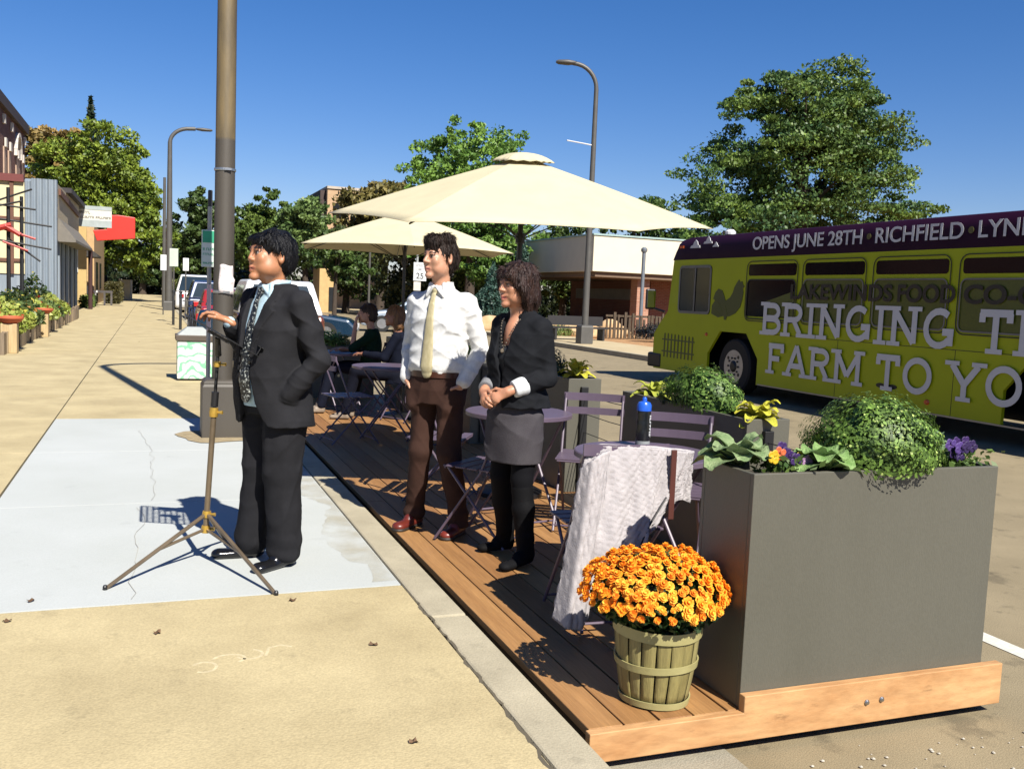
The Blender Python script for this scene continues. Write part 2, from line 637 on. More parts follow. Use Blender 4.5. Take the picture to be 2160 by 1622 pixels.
def hand_sdf(F, w, fwd, nrm, side, curl=.5, s=1., thumb=1., spread=0.):
    """w wrist, fwd towards fingertips, nrm = out of the back of the hand, side = thumb side direction"""
    w, f, n, t = (np.array(a, float) for a in (w, fwd, nrm, side))
    f /= np.linalg.norm(f)
    n = n - (n @ f) * f; n /= np.linalg.norm(n)
    t = t - (t @ f) * f - (t @ n) * n; t /= np.linalg.norm(t)
    pc = w + f * .05 * s
    F.cap(w + f * .015 * s, w + f * .075 * s, .026 * s, .031 * s, k=.012, flat=n, fs=2.0)
    F.cap(w - f * .02 * s, w + f * .02 * s, .024 * s, .024 * s, k=.015, flat=n, fs=1.35)
    for i, (o, L_) in enumerate(((.029, .072), (.0095, .08), (-.0100, .075), (-.028, .058))):
        p = w + f * (.082 - .004 * abs(i - 1)) * s + t * o * s
        d = f + t * spread * o * 8
        d /= np.linalg.norm(d)
        a = 0
        r = .0092 * s * (1 if i < 3 else .88)
        for j, seg in enumerate((.45, .32, .25)):
            a += curl * (.55 if j == 0 else .9) * (1 + .12 * i)
            dd = d * math.cos(a) - n * math.sin(a)
            q = p + dd * L_ * seg * s
            F.cap(p, q, r, r * .92, k=.006 if j == 0 else .004)
            p = q
            r *= .93
    p = w + f * .03 * s + t * .024 * s - n * .004 * s
    d = (f * .75 + t * .75 * thumb - n * .25); d /= np.linalg.norm(d)
    q = p + d * .038 * s
    F.cap(p, q, .0125 * s, .0105 * s, k=.01)
    d = (f * .95 + t * .15 * thumb - n * .4 * (curl + .2)); d /= np.linalg.norm(d)
    F.cap(q, q + d * .03 * s, .0102 * s, .0085 * s, k=.004)

def shoe(F, heel, toe, h=.07, w=.045, pointed=0.):
    heel = np.array(heel, float); toe = np.array(toe, float)
    d = toe - heel
    L_ = np.linalg.norm(d); u = d / L_
    z = np.array((0, 0, 1.))
    F.cap(heel + u * .035 + z * .028, heel + u * (L_ - w * 1.0) + z * .026, w * .78, w * .95, k=.01, flat=z, fs=1.5)
    F.cap(heel + u * .04 + z * .05, heel + u * (L_ * .45) + z * .05, .037, .034, k=.02)
    F.cap(heel + u * .045 + z * .07, heel + u * .07 + z * (h + .03), .036, .036, k=.02)
    F.put(lambda x, y, zz: zz - (heel[2] + .002) + 0 * x + 0 * y, heel - .1, heel + (.1, .1, -.0), .004, op='sub')

def sdf_obj(F, name, mat, parent, cols=None, smooth=3.2):
    V, Fc = F.verts()
    c = None
    if cols is not None:
        c = cols(V) if callable(cols) else cols
    me = np_mesh(name, V, Fc, c)
    return link_mesh(name, me, mat, parent, org=(0, 0, 0), smooth=smooth)
# ---------------------------------------------------------------- people
def loc_fn(root, th):
    Ri = Rz(-th)
    return lambda x, y, z: Ri @ np.array((x - root[0], y - root[1], z - root[2]))

def cloth(name, c, c2=None, scale=30, rough=.85, bump=.25, bs=250, var=.15, **k):
    return M(name, c, rough=rough, var=var, scale=scale, c2=c2, bump=bump, bscale=bs, spec=.12, **k)

def skin_mat(name):
    m = M(name, (1, 1, 1), rough=.48, attr=True, var=.14, scale=35, bump=.05, bscale=300)
    b = m.node_tree.nodes['Principled BSDF']
    b.inputs['Subsurface Weight'].default_value = .12
    b.inputs['Subsurface Radius'].default_value = (.02, .008, .005)
    b.inputs['Subsurface Scale'].default_value = .3
    return m
SKIN = skin_mat('skin')
HAIR = M('hair', (.022, .012, .008), rough=.55, spec=.25, var=.6, scale=60, bump=.6, bscale=140, stretch=(1, 1, .25))
HAIRBR = M('brown_hair', (.020, .010, .008), rough=.45, c2=(.058, .027, .019), spec=.3, scale=45, bump=.7, bscale=120, stretch=(1, 1, .22))

def strands(F_, c, amp=.004, f=260, seed=3):
    w = wrinkle(seed, 6, (60, 170), amp, .15)
    F_.warp(w)

def body_base(F, neck, headc, hips=.9, legs=(), arms=(), sk=1.0, nr=.053, top=1.39):
    F.stack([(hips - .05, 0, 0, .11, .08), (top - .29, 0, 0, .11, .075), (top - .09, 0, 0, .13, .08), (top, 0, .01, .08, .055)], n=2)
    F.cap(neck, (headc[0], headc[1] + .01, headc[2] - .05), nr * 1.12, nr, k=.03)
    for a in legs:
        for i in range(len(a) - 1):
            F.cap(a[i], a[i + 1], .05 - .004 * i, .046 - .004 * i, k=.03)
    for a in arms:
        F.cap(a[0], a[1], .042, .038, k=.03)
        F.cap(a[1], a[2], .037, .024, k=.02)

def man_in_suit():
    th = rad(-62); root = (.60, 5.04, 0)
    W = loc_fn(root, th)
    rfh, rft = W(.575, 5.15, .0), W(.30, 5.165, 0)
    lfh, lft = W(.715, 4.985, 0), W(.485, 4.825, 0)
    hc = np.array((0, -.035, 1.60)); Rh = Rz(rad(-7)) @ Rx(rad(-3)); hs = 1.07
    sh = (.205, .01, 1.37)
    armL = [sh, (.280, .07, 1.10), (.195, -.055, .90)]
    wr = W(.375, 5.145, 1.262)
    armR = [(-.19, 0, 1.38), (-.265, -.015, 1.13), wr]
    F = Fld((-.42, -.45, -.02), (.42, .35, 1.78), .0045)
    legR = [(-.085, 0, .9), (-.10, .0, .5), (rfh[0] * .8 + rft[0] * .2, rfh[1] * .8 + rft[1] * .2, .05)]
    legL = [(.085, 0, .9), (.095, -.01, .5), (lfh[0] * .8 + lft[0] * .2, lfh[1] * .8 + lft[1] * .2, .05)]
    body_base(F, (0, .01, 1.36), hc, legs=(legL, legR), arms=(armL, armR), nr=.058)
    head_sdf(F, hc, Rh, hs, full=.012, nose=.55)
    hand_sdf(F, wr, W(.300, 5.175, 1.30) - W(.372, 5.145, 1.262), (0, .2, 1), (1, 0, 0.1), curl=.62, s=1.03, spread=.12)
    hand_sdf(F, armL[2], (-.62, .22, -1), (1, -.2, 0), (0, -1, 0), curl=.15, s=.95)
    V, Fc = F.verts()
    C = head_cols(V, hc, Rh, hs, (.56, .25, .125), (.36, .12, .075), (.03, .015, .01))
    body = link_mesh('person', np_mesh('person', V, Fc, C), SKIN, None, org=(0, 0, 0), smooth=3.2)
    tag(body, 'man in charcoal suit and dotted tie speaking at the music stand on the sidewalk', 'person')
    # hair
    H = Fld(hc - .17, hc + .17, .0045)
    T = lambda *p: hc + Rh @ (np.array(p) * hs)
    H.ell(T(0, .018, .048), np.array((.089, .108, .092)) * hs, .02, Rh)
    H.ell(T(0, .055, .0), np.array((.083, .072, .085)) * hs, .03, Rh)
    H.ell(T(0, -.118, -.055), np.array((.12, .075, .125)) * hs, .012, Rh, op='sub')
    for q in (-1, 1):
        H.ell(T(q * .085, -.02, -.05), np.array((.035, .052, .072)) * hs, .012, Rh, op='sub')
    H.cap(T(-.05, -.077, .083), T(.055, -.079, .078), .017 * hs, .015 * hs, k=.02)
    H.cap(T(.06, -.05, .09), T(.082, -.02, .045), .018 * hs, .012 * hs, k=.02)
    strands(H, hc, .0035, seed=5)
    hair_obj(H, M('black_hair', (.005, .005, .007), rough=.5, spec=.25, var=.5, scale=60, bump=.5, bscale=150, stretch=(1, 1, .3)), body, hc, 5, 3000, .036, .0020, .16)
    # shirt
    SH = Fld((-.26, -.24, .80), (.26, .22, 1.56), .006)
    SH.stack([(.84, 0, -.01, .175, .135), (.96, 0, -.02, .185, .15), (1.1, 0, -.02, .185, .145), (1.25, 0, -.01, .185, .13), (1.36, 0, .0, .15, .105), (1.44, 0, .005, .085, .075)], wr=wrinkle(2, 6, (15, 45), .003))
    SH.stack([(1.42, 0, -.005, .078, .076), (1.46, 0, .0, .074, .072), (1.49, 0, .006, .073, .072)], n=2, k=.02)
    for q in (-1, 1):
        SH.cap((q * .012, -.082, 1.452), (q * .062, -.072, 1.395), .013, .007, k=.006)
        SH.cap((q * .05, -.06, 1.46), (q * .062, -.078, 1.40), .012, .006, k=.01)
    SH.stack([(1.475, 0, .004, .063, .062), (1.55, 0, .006, .066, .066)], n=2, k=.006, op='sub')
    shm = cloth('pale_blue_shirt', (.50, .68, .78), bump=.1)
    sdf_obj(SH, 'shirt', shm, body)
    # cuffs
    Q = Fld(np.array(wr) - .09, np.array(wr) + .09, .004)
    e = np.array(armR[1]); d = (wr - e) / np.linalg.norm(wr - e)
    Q.cap(wr - d * .035, wr - d * .012, .034, .033, k=.01)
    Q.put(lambda x, y, z: (x - wr[0]) * d[0] + (y - wr[1]) * d[1] + (z - wr[2]) * d[2] + .006, wr - .06, wr + .06, .003)
    Q.D = np.maximum(Q.D, 0) if False else Q.D
    Q2 = Fld(np.array(wr) - .09, np.array(wr) + .09, .004)
    Q2.cap(wr - d * .035, wr - d * .008, .0335, .0325, k=.01)
    sdf_obj(Q2, 'shirt_cuff', shm, body)
    # tie
    TI = Fld((-.09, -.25, .84), (.09, -.04, 1.48), .0045)
    pts = [(1.435, -.080, .017), (1.41, -.100, .014), (1.36, -.118, .018), (1.25, -.148, .024), (1.1, -.172, .031), (.98, -.180, .037), (.90, -.168, .034)]
    for i in range(len(pts) - 1):
        a, b = pts[i], pts[i + 1]
        TI.cap((0, a[1] - .002, a[0]), (0, b[1] - .002, b[0]), a[2] * 1.2, b[2] * 1.2, k=.006, flat=(0, 1, 0), fs=3.4)
    TI.ell((0, -.089, 1.43), (.024, .014, .02), .006)
    tm = M('dotted_tie', (.01, .012, .014), rough=.5, c2=(.52, .55, .50), scale=70, thr=(.55, .60))
    sdf_obj(TI, 'tie', tm, body)
    # jacket
    J = Fld((-.40, -.36, .70), (.42, .32, 1.56), .0052)
    wk = wrinkle(11, 7, (9, 26), .0045, .8)
    tor = [(.75, 0, .005, .235, .165), (.88, 0, -.005, .222, .172), (1.0, 0, -.012, .210, .170), (1.1, 0, -.012, .205, .165), (1.25, 0, -.005, .212, .152), (1.36, 0, .005, .195, .128), (1.42, 0, .01, .125, .098), (1.465, 0, .015, .088, .084)]
    J.stack(tor, n=2.4, wr=wk)
    for q in (-1, 1):
        J.cap((q * .12, .008, 1.402), (q * .190, .008, 1.365), .055, .068, k=.045)
    # open front
    zz = np.array([.70, .78, .86, .95, 1.05, 1.13, 1.2, 1.3, 1.4, 1.47, 1.56])
    wl = np.array([.19, .12, .075, .055, .046, .044, .052, .066, .082, .08, .07])
    wr_ = np.array([.12, .075, .055, .050, .046, .044, .052, .066, .082, .08, .07])
    def opening(x, y, z):
        w = np.where(x > 0, np.interp(z.ravel(), zz, wl)[None, None, :], np.interp(z.ravel(), zz, wr_)[None, None, :])
        return np.maximum(np.maximum(np.abs(x) - w, y + .06), 0 * z - 9).astype('f4')
    # lapel relief before cutting
    def lap(x, y, z):
        w = np.interp(z.ravel(), zz, wl)[None, None, :]
        lw = np.interp(z.ravel(), [1.08, 1.12, 1.3, 1.33, 1.345, 1.45], [0, .008, .066, .078, .055, .045])[None, None, :]
        m = ((np.abs(x) - w) < lw) & (y < -.03) & (z > 1.09) & (z < 1.45)
        return -.010 * m
    J.warp(crease(82, 5, (16, 34), .0045, .8))
    J.warp(lap)
    J.put(opening, (-.2, -.36, .7), (.2, -.05, 1.56), .006, op='sub')
    J.stack([(1.40, 0, -.005, .060, .06), (1.44, 0, -.005, .078, .077), (1.56, 0, .0, .079, .078)], n=2, k=.006, op='sub')
    J.stack([(.70, 0, 0, .20, .14), (.80, 0, 0, .19, .135)], k=.01, op='sub')
    sw = wrinkle(21, 8, (22, 60), .0055, 1.6)
    def sleeve(J, A, r0, r1, r2, cut=.97):
        a, b, c = (np.array(p, float) for p in A)
        m1 = (a + b) / 2
        J.cap(a, m1, r0, r1, k=.03); J.cap(m1, b, r1, r1 * .97, k=.02)
        e = b + (c - b) * cut
        J.cap(b, e - (c - b) / np.linalg.norm(c - b) * r2 * .5, r1 * .97, r2, k=.015)
    J2 = Fld((-.42, -.36, .70), (.44, .32, 1.56), .0052)
    sleeve(J2, armL, .068, .061, .050, 1.0)
    sleeve(J2, armR, .066, .058, .044, .90)
    J2.warp(sw)
    J2.warp(crease(81, 6, (36, 70), .0042, 1.2))
    n = J2.D.shape
    # blend sleeves in
    Jc = Fld((-.42, -.36, .70), (.44, .32, 1.56), .0052)
    off = np.round((J.lo - Jc.lo) / .0052).astype(int)
    Jc.D[:] = 9
    s0 = J.D.shape
    Jc.D[off[0]:off[0] + s0[0], off[1]:off[1] + s0[1], off[2]:off[2] + s0[2]] = J.D[:Jc.D.shape[0] - off[0], :Jc.D.shape[1] - off[1], :Jc.D.shape[2] - off[2]]
    h = np.maximum(.016 - np.abs(Jc.D - J2.D), 0) / .016
    Jc.D = np.minimum(Jc.D, J2.D) - h * h * .004
    Jc.lo = Jc.lo + (J.lo - Jc.lo - off * .0052)
    # pocket flap
    Jc.cap((.14, -.140, .93), (.20, -.085, .935), .006, k=.004, flat=(0, 0, 1), fs=.35)
    jm = cloth('charcoal_wool', (.021, .021, .024), scale=8, var=.25, bump=.2, bs=420)
    jk = sdf_obj(Jc, 'jacket', jm, body)
    MB().lathe([(.0095, 0), (.0095, .003), (.007, .005)], (0, 0, 0), 12).build('tmp', None) if False else None
    b = MB(); b.tube([(.050, -.179, 1.07), (.050, -.188, 1.07)], .009, 10)
    b.build('jacket_button', M('black_button', (.01, .01, .01), rough=.3), body)
    # trousers
    P_ = Fld((-.32, -.26, .0), (.34, .26, 1.02), .006)
    P_.stack([(.80, 0, -.0, .175, .125), (.92, 0, -.01, .178, .140), (.99, 0, -.012, .172, .142)], n=2.2)
    for A, s_ in ((legR, -1), (legL, 1)):
        a, k_, f = (np.array(p, float) for p in A)
        a = a + (s_ * .012, 0, -.04)
        P_.cap(a, k_, .112, .094, k=.02)
        fe = f + (0, -.012, .085)
        P_.cap(k_, fe, .092, .083, k=.03)
        P_.cap(fe, fe + (0, -.0, -.04), .084, .084, k=.02)
        cr = (k_[0], k_[1] - .082, k_[2])
        P_.cap((a[0], a[1] - .092, a[2] - .05), cr, .012, .012, k=.03)
    P_.warp(wrinkle(31, 7, (10, 26), .003, .4))
    P_.warp(crease(83, 6, (24, 50), .0055, .25, .08))
    P_.warp(lambda x, y, z: .004 * np.sin(z * 60 + 9 * x + 7 * y) * np.clip((.20 - z) / .15, 0, 1) + 0 * y)
    P_.put(lambda x, y, z: z - .030 + 0 * x + 0 * y, (-.3, -.25, .0), (.3, .25, .030), .004, op='sub')
    sdf_obj(P_, 'trousers', cloth('charcoal_trousers', (.019, .019, .022), scale=8, var=.25, bump=.2, bs=420), body)
    sm = M('black_leather', (.008, .008, .009), rough=.18, var=.4, bump=.05, bscale=200)
    for hh, tt in ((rfh, rft), (lfh, lft)):
        K = Fld(np.minimum(hh, tt) - (.09, .09, .01), np.maximum(hh, tt) + (.09, .09, .16), .0045)
        shoe(K, hh, tt)
        K.put(lambda x, y, z: z - .003 + 0 * x + 0 * y, K.lo, (.4, .4, .003), .003, op='sub')
        sdf_obj(K, 'shoe', sm, body)
    place(body, root, th)
    return body

def man_in_shirt():
    th = rad(-47); root = (1.625, 5.50, 0.0)
    W = loc_fn(root, th)
    rfh, rft = W(1.60, 5.72, .0), W(1.39, 5.53, 0)
    lfh, lft = W(1.80, 5.46, 0), W(1.62, 5.27, 0)
    hc = np.array((0, -.03, 1.655)); Rh = Rz(rad(-20)); hs = .985
    armL = [(.175, .01, 1.405), (.248, .07, 1.125), (.19, -.045, .925)]
    armR = [(-.175, .01, 1.405), (-.245, .065, 1.13), (-.195, -.05, .93)]
    F = Fld((-.36, -.36, -.02), (.36, .26, 1.82), .0045)
    def mid(h, t): return (h[0] * .78 + t[0] * .22, h[1] * .78 + t[1] * .22, .06)
    legR = [(-.085, 0, .93), (-.105, -.01, .5), mid(rfh, rft)]
    legL = [(.085, 0, .93), (.105, -.02, .5), mid(lfh, lft)]
    body_base(F, (0, .01, 1.40), hc, hips=.95, legs=(legL, legR), arms=(armL, armR), nr=.051)
    head_sdf(F, hc, Rh, hs, nose=1.05)
    hand_sdf(F, armL[2], (-.55, -.15, -1), (1, -.2, 0), (0, -1, 0), curl=.1, s=.9)
    hand_sdf(F, armR[2], (.55, -.15, -1), (-1, -.2, 0), (0, -1, 0), curl=.1, s=.9)
    V, Fc = F.verts()
    C = head_cols(V, hc, Rh, hs, (.66, .34, .21), (.46, .17, .13), (.04, .018, .01))
    body = link_mesh('person', np_mesh('person', V, Fc, C), SKIN, None, org=(0, 0, 0), smooth=3.2)
    tag(body, 'man in white shirt, gold tie and brown trousers standing on the deck', 'person')
    T = lambda *p: hc + Rh @ (np.array(p) * hs)
    H = Fld(hc - .17, hc + .19, .0045)
    H.ell(T(0, .016, .054), np.array((.087, .106, .095)) * hs, .02, Rh)
    H.ell(T(0, .055, .0), np.array((.080, .066, .075)) * hs, .03, Rh)
    H.ell(T(0, -.115, -.04), np.array((.13, .085, .118)) * hs, .012, Rh, op='sub')
    for q in (-1, 1):
        H.ell(T(q * .088, -.01, -.055), np.array((.035, .055, .072)) * hs, .012, Rh, op='sub')
    H.ell(T(0, -.05, .108), np.array((.070, .055, .040)) * hs, .02, Rh)
    H.ell(T(.03, .01, .125), np.array((.055, .06, .03)) * hs, .02, Rh)
    for q in (-1, 1):
        H.cap(T(q * .079, -.018, .045), T(q * .078, -.01, -.005), .009, .006, k=.01)
    strands(H, hc, .008, seed=8)
    hair_obj(H, HAIR, body, hc, 8, 3200, .030, .0022, .36)
    # shirt
    SH = Fld((-.40, -.26, .90), (.40, .26, 1.60), .0052)
    wk = wrinkle(4, 8, (12, 38), .0032, 1.2)
    SH.stack([(.988, 0, -.004, .166, .120), (1.005, 0, -.005, .177, .130), (1.035, 0, -.006, .180, .133), (1.15, 0, -.004, .178, .125), (1.30, 0, 0, .188, .120), (1.38, 0, .005, .165, .103), (1.43, 0, .01, .115, .084), (1.49, 0, .012, .07, .066)], wr=wk)
    for q in (-1, 1):
        SH.cap((q * .09, .01, 1.425), (q * .152, .012, 1.388), .045, .056, k=.05)
    for A in (armL, armR):
        a, b, c = (np.array(p, float) for p in A)
        SH.cap(a, (a + b) / 2, .058, .053, k=.022)
        SH.cap((a + b) / 2, b, .053, .049, k=.006)
        e = b + (c - b) * .93
        SH.cap(b, e, .049, .040, k=.006)
    SH.warp(wrinkle(14, 8, (25, 65), .0014, 1.6))
    SH.warp(crease(84, 7, (32, 70), .0050, 1.1))
    SH.stack([(1.465, 0, .006, .068, .068), (1.50, 0, .01, .066, .066), (1.525, 0, .014, .065, .065)], n=2, k=.02)
    for q in (-1, 1):
        SH.cap((q * .010, -.075, 1.492), (q * .058, -.075, 1.435), .012, .007, k=.006)
        SH.cap((q * .045, -.05, 1.51), (q * .058, -.075, 1.44), .012, .006, k=.01)
    SH.stack([(1.50, 0, .010, .056, .056), (1.60, 0, .014, .060, .060)], n=2, k=.006, op='sub')
    sdf_obj(SH, 'shirt', cloth('white_shirt', (.80, .80, .78), bump=.08, bs=300), body)
    TI = Fld((-.09, -.25, .92), (.09, -.03, 1.53), .0045)
    pts = [(1.475, -.068, .014), (1.44, -.092, .015), (1.38, -.112, .02), (1.3, -.126, .026), (1.15, -.135, .034), (1.02, -.146, .040), (.985, -.14, .034)]
    for i in range(len(pts) - 1):
        a, b = pts[i], pts[i + 1]
        TI.cap((.0, a[1], a[0]), (.0, b[1], b[0]), a[2], b[2], k=.006, flat=(0, 1, 0), fs=3.)
    TI.ell((0, -.074, 1.47), (.021, .014, .018), .006)
    sdf_obj(TI, 'tie', M('gold_tie', (.42, .36, .19), rough=.6, c2=(.58, .51, .31), scale=60, stretch=(1, 1, .3)), body)
    P_ = Fld((-.32, -.27, .0), (.34, .26, 1.02), .006)
    P_.stack([(.80, 0, -.0, .166, .118), (.88, 0, -.004, .174, .126), (.95, 0, -.004, .168, .122), (.985, 0, -.004, .165, .120)], n=2.2)
    for A, s_ in ((legR, -1), (legL, 1)):
        a, k_, f = (np.array(p, float) for p in A)
        a = a + (0, 0, -.04)
        P_.cap(a, k_, .089, .066, k=.03)
        fe = f + (0, -.008, .05)
        P_.cap(k_, fe, .066, .056, k=.03)
        P_.cap(fe, fe + (0, 0, -.03), .058, .062, k=.02)
    for A, s_ in ((armL, 1), (armR, -1)):
        w = np.array(A[2]); P_.cap(w + (-s_ * .045, -.005, -.07), w + (-s_ * .08, -.03, -.15), .038, .038, k=.04)
    P_.warp(wrinkle(33, 7, (12, 34), .003, 1.2))
    P_.warp(crease(85, 6, (28, 60), .0045, .3, .1))
    P_.warp(lambda x, y, z: .004 * np.sin(z * 70 + 8 * x) * np.clip((.25 - z) / .15, 0, 1) + 0 * y)
    P_.put(lambda x, y, z: z - .045 + 0 * x + 0 * y, (-.3, -.25, .0), (.3, .25, .045), .004, op='sub')
    sdf_obj(P_, 'trousers', cloth('brown_trousers', (.060, .030, .022), scale=8, var=.2), body)
    B_ = MB()
    prof = []
    for t in np.linspace(0, 2 * PI, 41):
        prof.append((math.cos(t), math.sin(t)))
    vs = []
    for cx_, sy_ in prof[:-1]:
        r = (abs(cx_) ** 2.2 + abs(sy_) ** 2.2) ** (-1 / 2.2)
        for (rx, ry, z) in ((.172, .128, .955), (.174, .130, .957), (.174, .130, .990), (.172, .128, .992)):
            vs.append((cx_ * r * rx, -.004 + sy_ * r * ry, z))
    fs = []
    for i in range(40):
        j = (i + 1) % 40
        for k in range(3):
            fs.append((i * 4 + k, j * 4 + k, j * 4 + k + 1, i * 4 + k + 1))
    B_.add(vs, fs)
    bel = B_.build('belt', M('brown_leather', (.07, .022, .012), rough=.35), body, smooth=.6)
    k_ = MB()
    for (x0, x1, z0, z1) in ((-.022, .022, .952, .958), (-.022, .022, .990, .996), (-.022, -.016, .958, .990), (.016, .022, .958, .990)):
        k_.box(x0, x1, -.141, -.134, z0, z1)
    k_.build('buckle', M('buckle_metal', (.3, .25, .18), rough=.3, metal=1), bel)
    sm = M('red_leather', (.17, .026, .016), rough=.38, var=.3, bump=.05, bscale=200)
    so = M('dark_sole', (.03, .02, .015), rough=.6)
    for hh, tt in ((rfh, rft), (lfh, lft)):
        K = Fld(np.minimum(hh, tt) - (.09, .09, .01), np.maximum(hh, tt) + (.09, .09, .16), .0045)
        shoe(K, hh, tt)
        K.put(lambda x, y, z: z - .014 + 0 * x + 0 * y, K.lo, (.5, .5, .014), .003, op='sub')
        s1 = sdf_obj(K, 'shoe', sm, body)
        K = Fld(np.minimum(hh, tt) - (.09, .09, .01), np.maximum(hh, tt) + (.09, .09, .06), .0045)
        d = (tt - hh) / np.linalg.norm(tt - hh)
        K.cap(hh + d * .036, tt - d * .044, .038, .046, k=.01)
        K.put(lambda x, y, z: z - .002 + 0 * x + 0 * y, K.lo, (.5, .5, .002), .003, op='sub')
        K.put(lambda x, y, z: .018 - z + 0 * x + 0 * y, (-.5, -.5, .018), (.5, .5, .1), .003, op='sub')
        sdf_obj(K, 'shoe_sole', so, s1)
    place(body, root, th)
    return body

def woman():
    th = rad(-66); root = (1.865, 4.80, 0.0)
    W = loc_fn(root, th)
    rfh, rft = W(1.96, 5.0, .0), W(1.735, 4.985, 0)
    lfh, lft = W(1.96, 4.72, 0), W(1.73, 4.58, 0)
    hc = np.array((0, -.035, 1.505)); Rh = Rz(rad(-8)) @ Rx(rad(2)); hs = .93
    hl = W(1.742, 4.76, .90); hr = W(1.70, 4.80, .885)
    armL = [(.148, .015, 1.290), (.180, .050, 1.03), (.098, -.165, .955)]
    armR = [(-.148, .015, 1.290), (-.19, .05, 1.02), (-.075, -.18, .94)]
    F = Fld((-.34, -.36, -.02), (.34, .28, 1.68), .0045)
    def mid(h, t): return (h[0] * .80 + t[0] * .20, h[1] * .80 + t[1] * .20, .07)
    legR = [(-.08, 0, .82), (-.085, -.01, .47), mid(rfh, rft)]
    legL = [(.08, 0, .82), (.085, -.02, .47), mid(lfh, lft)]
    body_base(F, (0, .015, 1.26), hc, hips=.85, legs=(legL, legR), arms=(armL, armR), nr=.046, top=1.27)
    head_sdf(F, hc, Rh, hs, smile=1.2, nose=.95)
    # chest skin in the neckline
    F.ell((0, -.030, 1.235), (.062, .062, .11), .03)
    wl_, wr_ = np.array(armL[2]), np.array(armR[2])
    mid_ = np.array((.012, -.228, .89))
    hand_sdf(F, wl_, mid_ + (0, -.02, 0) - wl_, (.75, -.4, .5), (0, -.3, 1), curl=.62, s=.92)
    hand_sdf(F, wr_, mid_ + (-.0, -.03, -.01) - wr_, (-.6, -.6, .5), (0, -.2, 1), curl=.55, s=.92)
    V, Fc = F.verts()
    C = head_cols(V, hc, Rh, hs, (.60, .28, .16), (.50, .13, .10), (.03, .015, .01))
    body = link_mesh('person', np_mesh('person', V, Fc, C), SKIN, None, org=(0, 0, 0), smooth=3.2)
    tag(body, 'smiling woman with short dark hair, black blazer and grey skirt, hands clasped', 'person')
    T = lambda *p: hc + Rh @ (np.array(p) * hs)
    H = Fld(hc - .2, hc + .2, .0045)
    H.ell(T(0, .022, .048), np.array((.100, .122, .102)) * hs, .02, Rh)
    H.ell(T(0, .062, -.055), np.array((.095, .085, .098)) * hs, .04, Rh)
    H.ell(T(0, .06, -.12), np.array((.070, .055, .05)) * hs, .03, Rh)
    H.ell(T(0, -.118, -.062), np.array((.125, .078, .135)) * hs, .012, Rh, op='sub')
    for q in (-1, 1):
        H.ell(T(q * .10, -.05, -.085), np.array((.04, .052, .075)) * hs, .012, Rh, op='sub')
        H.cap(T(q * .06, -.06, .085), T(q * .092, -.022, .0), .020, .024, k=.03)
        H.cap(T(q * .092, -.022, .0), T(q * .084, .0, -.07), .024, .02, k=.02)
    H.cap(T(-.03, -.085, .088), T(.055, -.088, .07), .018, .02, k=.02)
    strands(H, hc, .006, seed=12)
    hair_obj(H, HAIRBR, body, hc, 12, 2800, .042, .0020, .12)
    # blouse
    SH = Fld((-.2, -.2, .85), (.2, .16, 1.34), .006)
    SH.stack([(.87, 0, 0, .13, .10), (1.0, 0, 0, .125, .098), (1.12, 0, -.012, .135, .112), (1.17, 0, -.012, .12, .108), (1.19, 0, -.01, .09, .09)])
    sdf_obj(SH, 'blouse', M('dark_blouse', (.012, .014, .018), rough=.7), body)
    # blazer
    J = Fld((-.36, -.30, .80), (.36, .30, 1.42), .005)
    wk = wrinkle(41, 7, (10, 30), .004, .9)
    J.stack([(.865, 0, .005, .190, .148), (.93, 0, 0, .172, .135), (1.02, 0, -.002, .155, .122), (1.14, 0, -.012, .168, .132), (1.26, 0, .0, .165, .110), (1.33, 0, .012, .115, .082), (1.365, 0, .022, .078, .062), (1.39, 0, .026, .066, .056)], wr=wk)
    for q in (-1, 1):
        J.cap((q * .09, .012, 1.315), (q * .145, .015, 1.295), .045, .051, k=.04)
    for A in (armL, armR):
        a, b, c = (np.array(p, float) for p in A)
        J.cap(a, b, .056, .050, k=.03)
        J.cap(b, b + (c - b) * .62, .050, .046, k=.015)
    J.warp(wrinkle(42, 8, (24, 60), .0025, 1.5))
    J.warp(crease(86, 6, (30, 60), .0040, 1.3))
    zz = np.array([.80, .86, .95, 1.02, 1.1, 1.2, 1.3, 1.42])
    wl = np.array([.075, .03, .008, .006, .024, .044, .052, .05])
    J.put(lambda x, y, z: np.maximum(np.abs(x) - np.interp(z.ravel(), zz, wl)[None, None, :], y + .045).astype('f4'), (-.12, -.3, .8), (.12, -.04, 1.42), .006, op='sub')
    J.stack([(1.32, 0, .0, .045, .042), (1.35, 0, .004, .052, .05), (1.42, 0, .008, .055, .053)], n=2, k=.006, op='sub')
    sdf_obj(J, 'blazer', cloth('black_blazer', (.012, .013, .016), scale=8, var=.3, bump=.15), body)
    cm = cloth('white_cuff', (.78, .80, .80), bump=.05)
    for A, nm in ((armL, 'turned_back_cuff'), (armR, 'turned_back_cuff')):
        b, c = np.array(A[1]), np.array(A[2])
        Q = Fld(c - .16, c + .12, .0045)
        Q.cap(b + (c - b) * .62, b + (c - b) * .80, .0515, .047, k=.01)
        Q.warp(wrinkle(9, 5, (30, 60), .0015))
        dd = (c - b) / np.linalg.norm(c - b)
        for (t_, sg) in ((.55, 1), (.87, -1)):
            pp = b + (c - b) * t_
            Q.put(lambda x, y, z: sg * ((x - pp[0]) * dd[0] + (y - pp[1]) * dd[1] + (z - pp[2]) * dd[2]), c - .16, c + .12, .003, op='sub')
        sdf_obj(Q, nm, cm if A is armL else cloth('grey_cuff', (.25, .25, .26)), body)
    # necklace
    nb = MB()
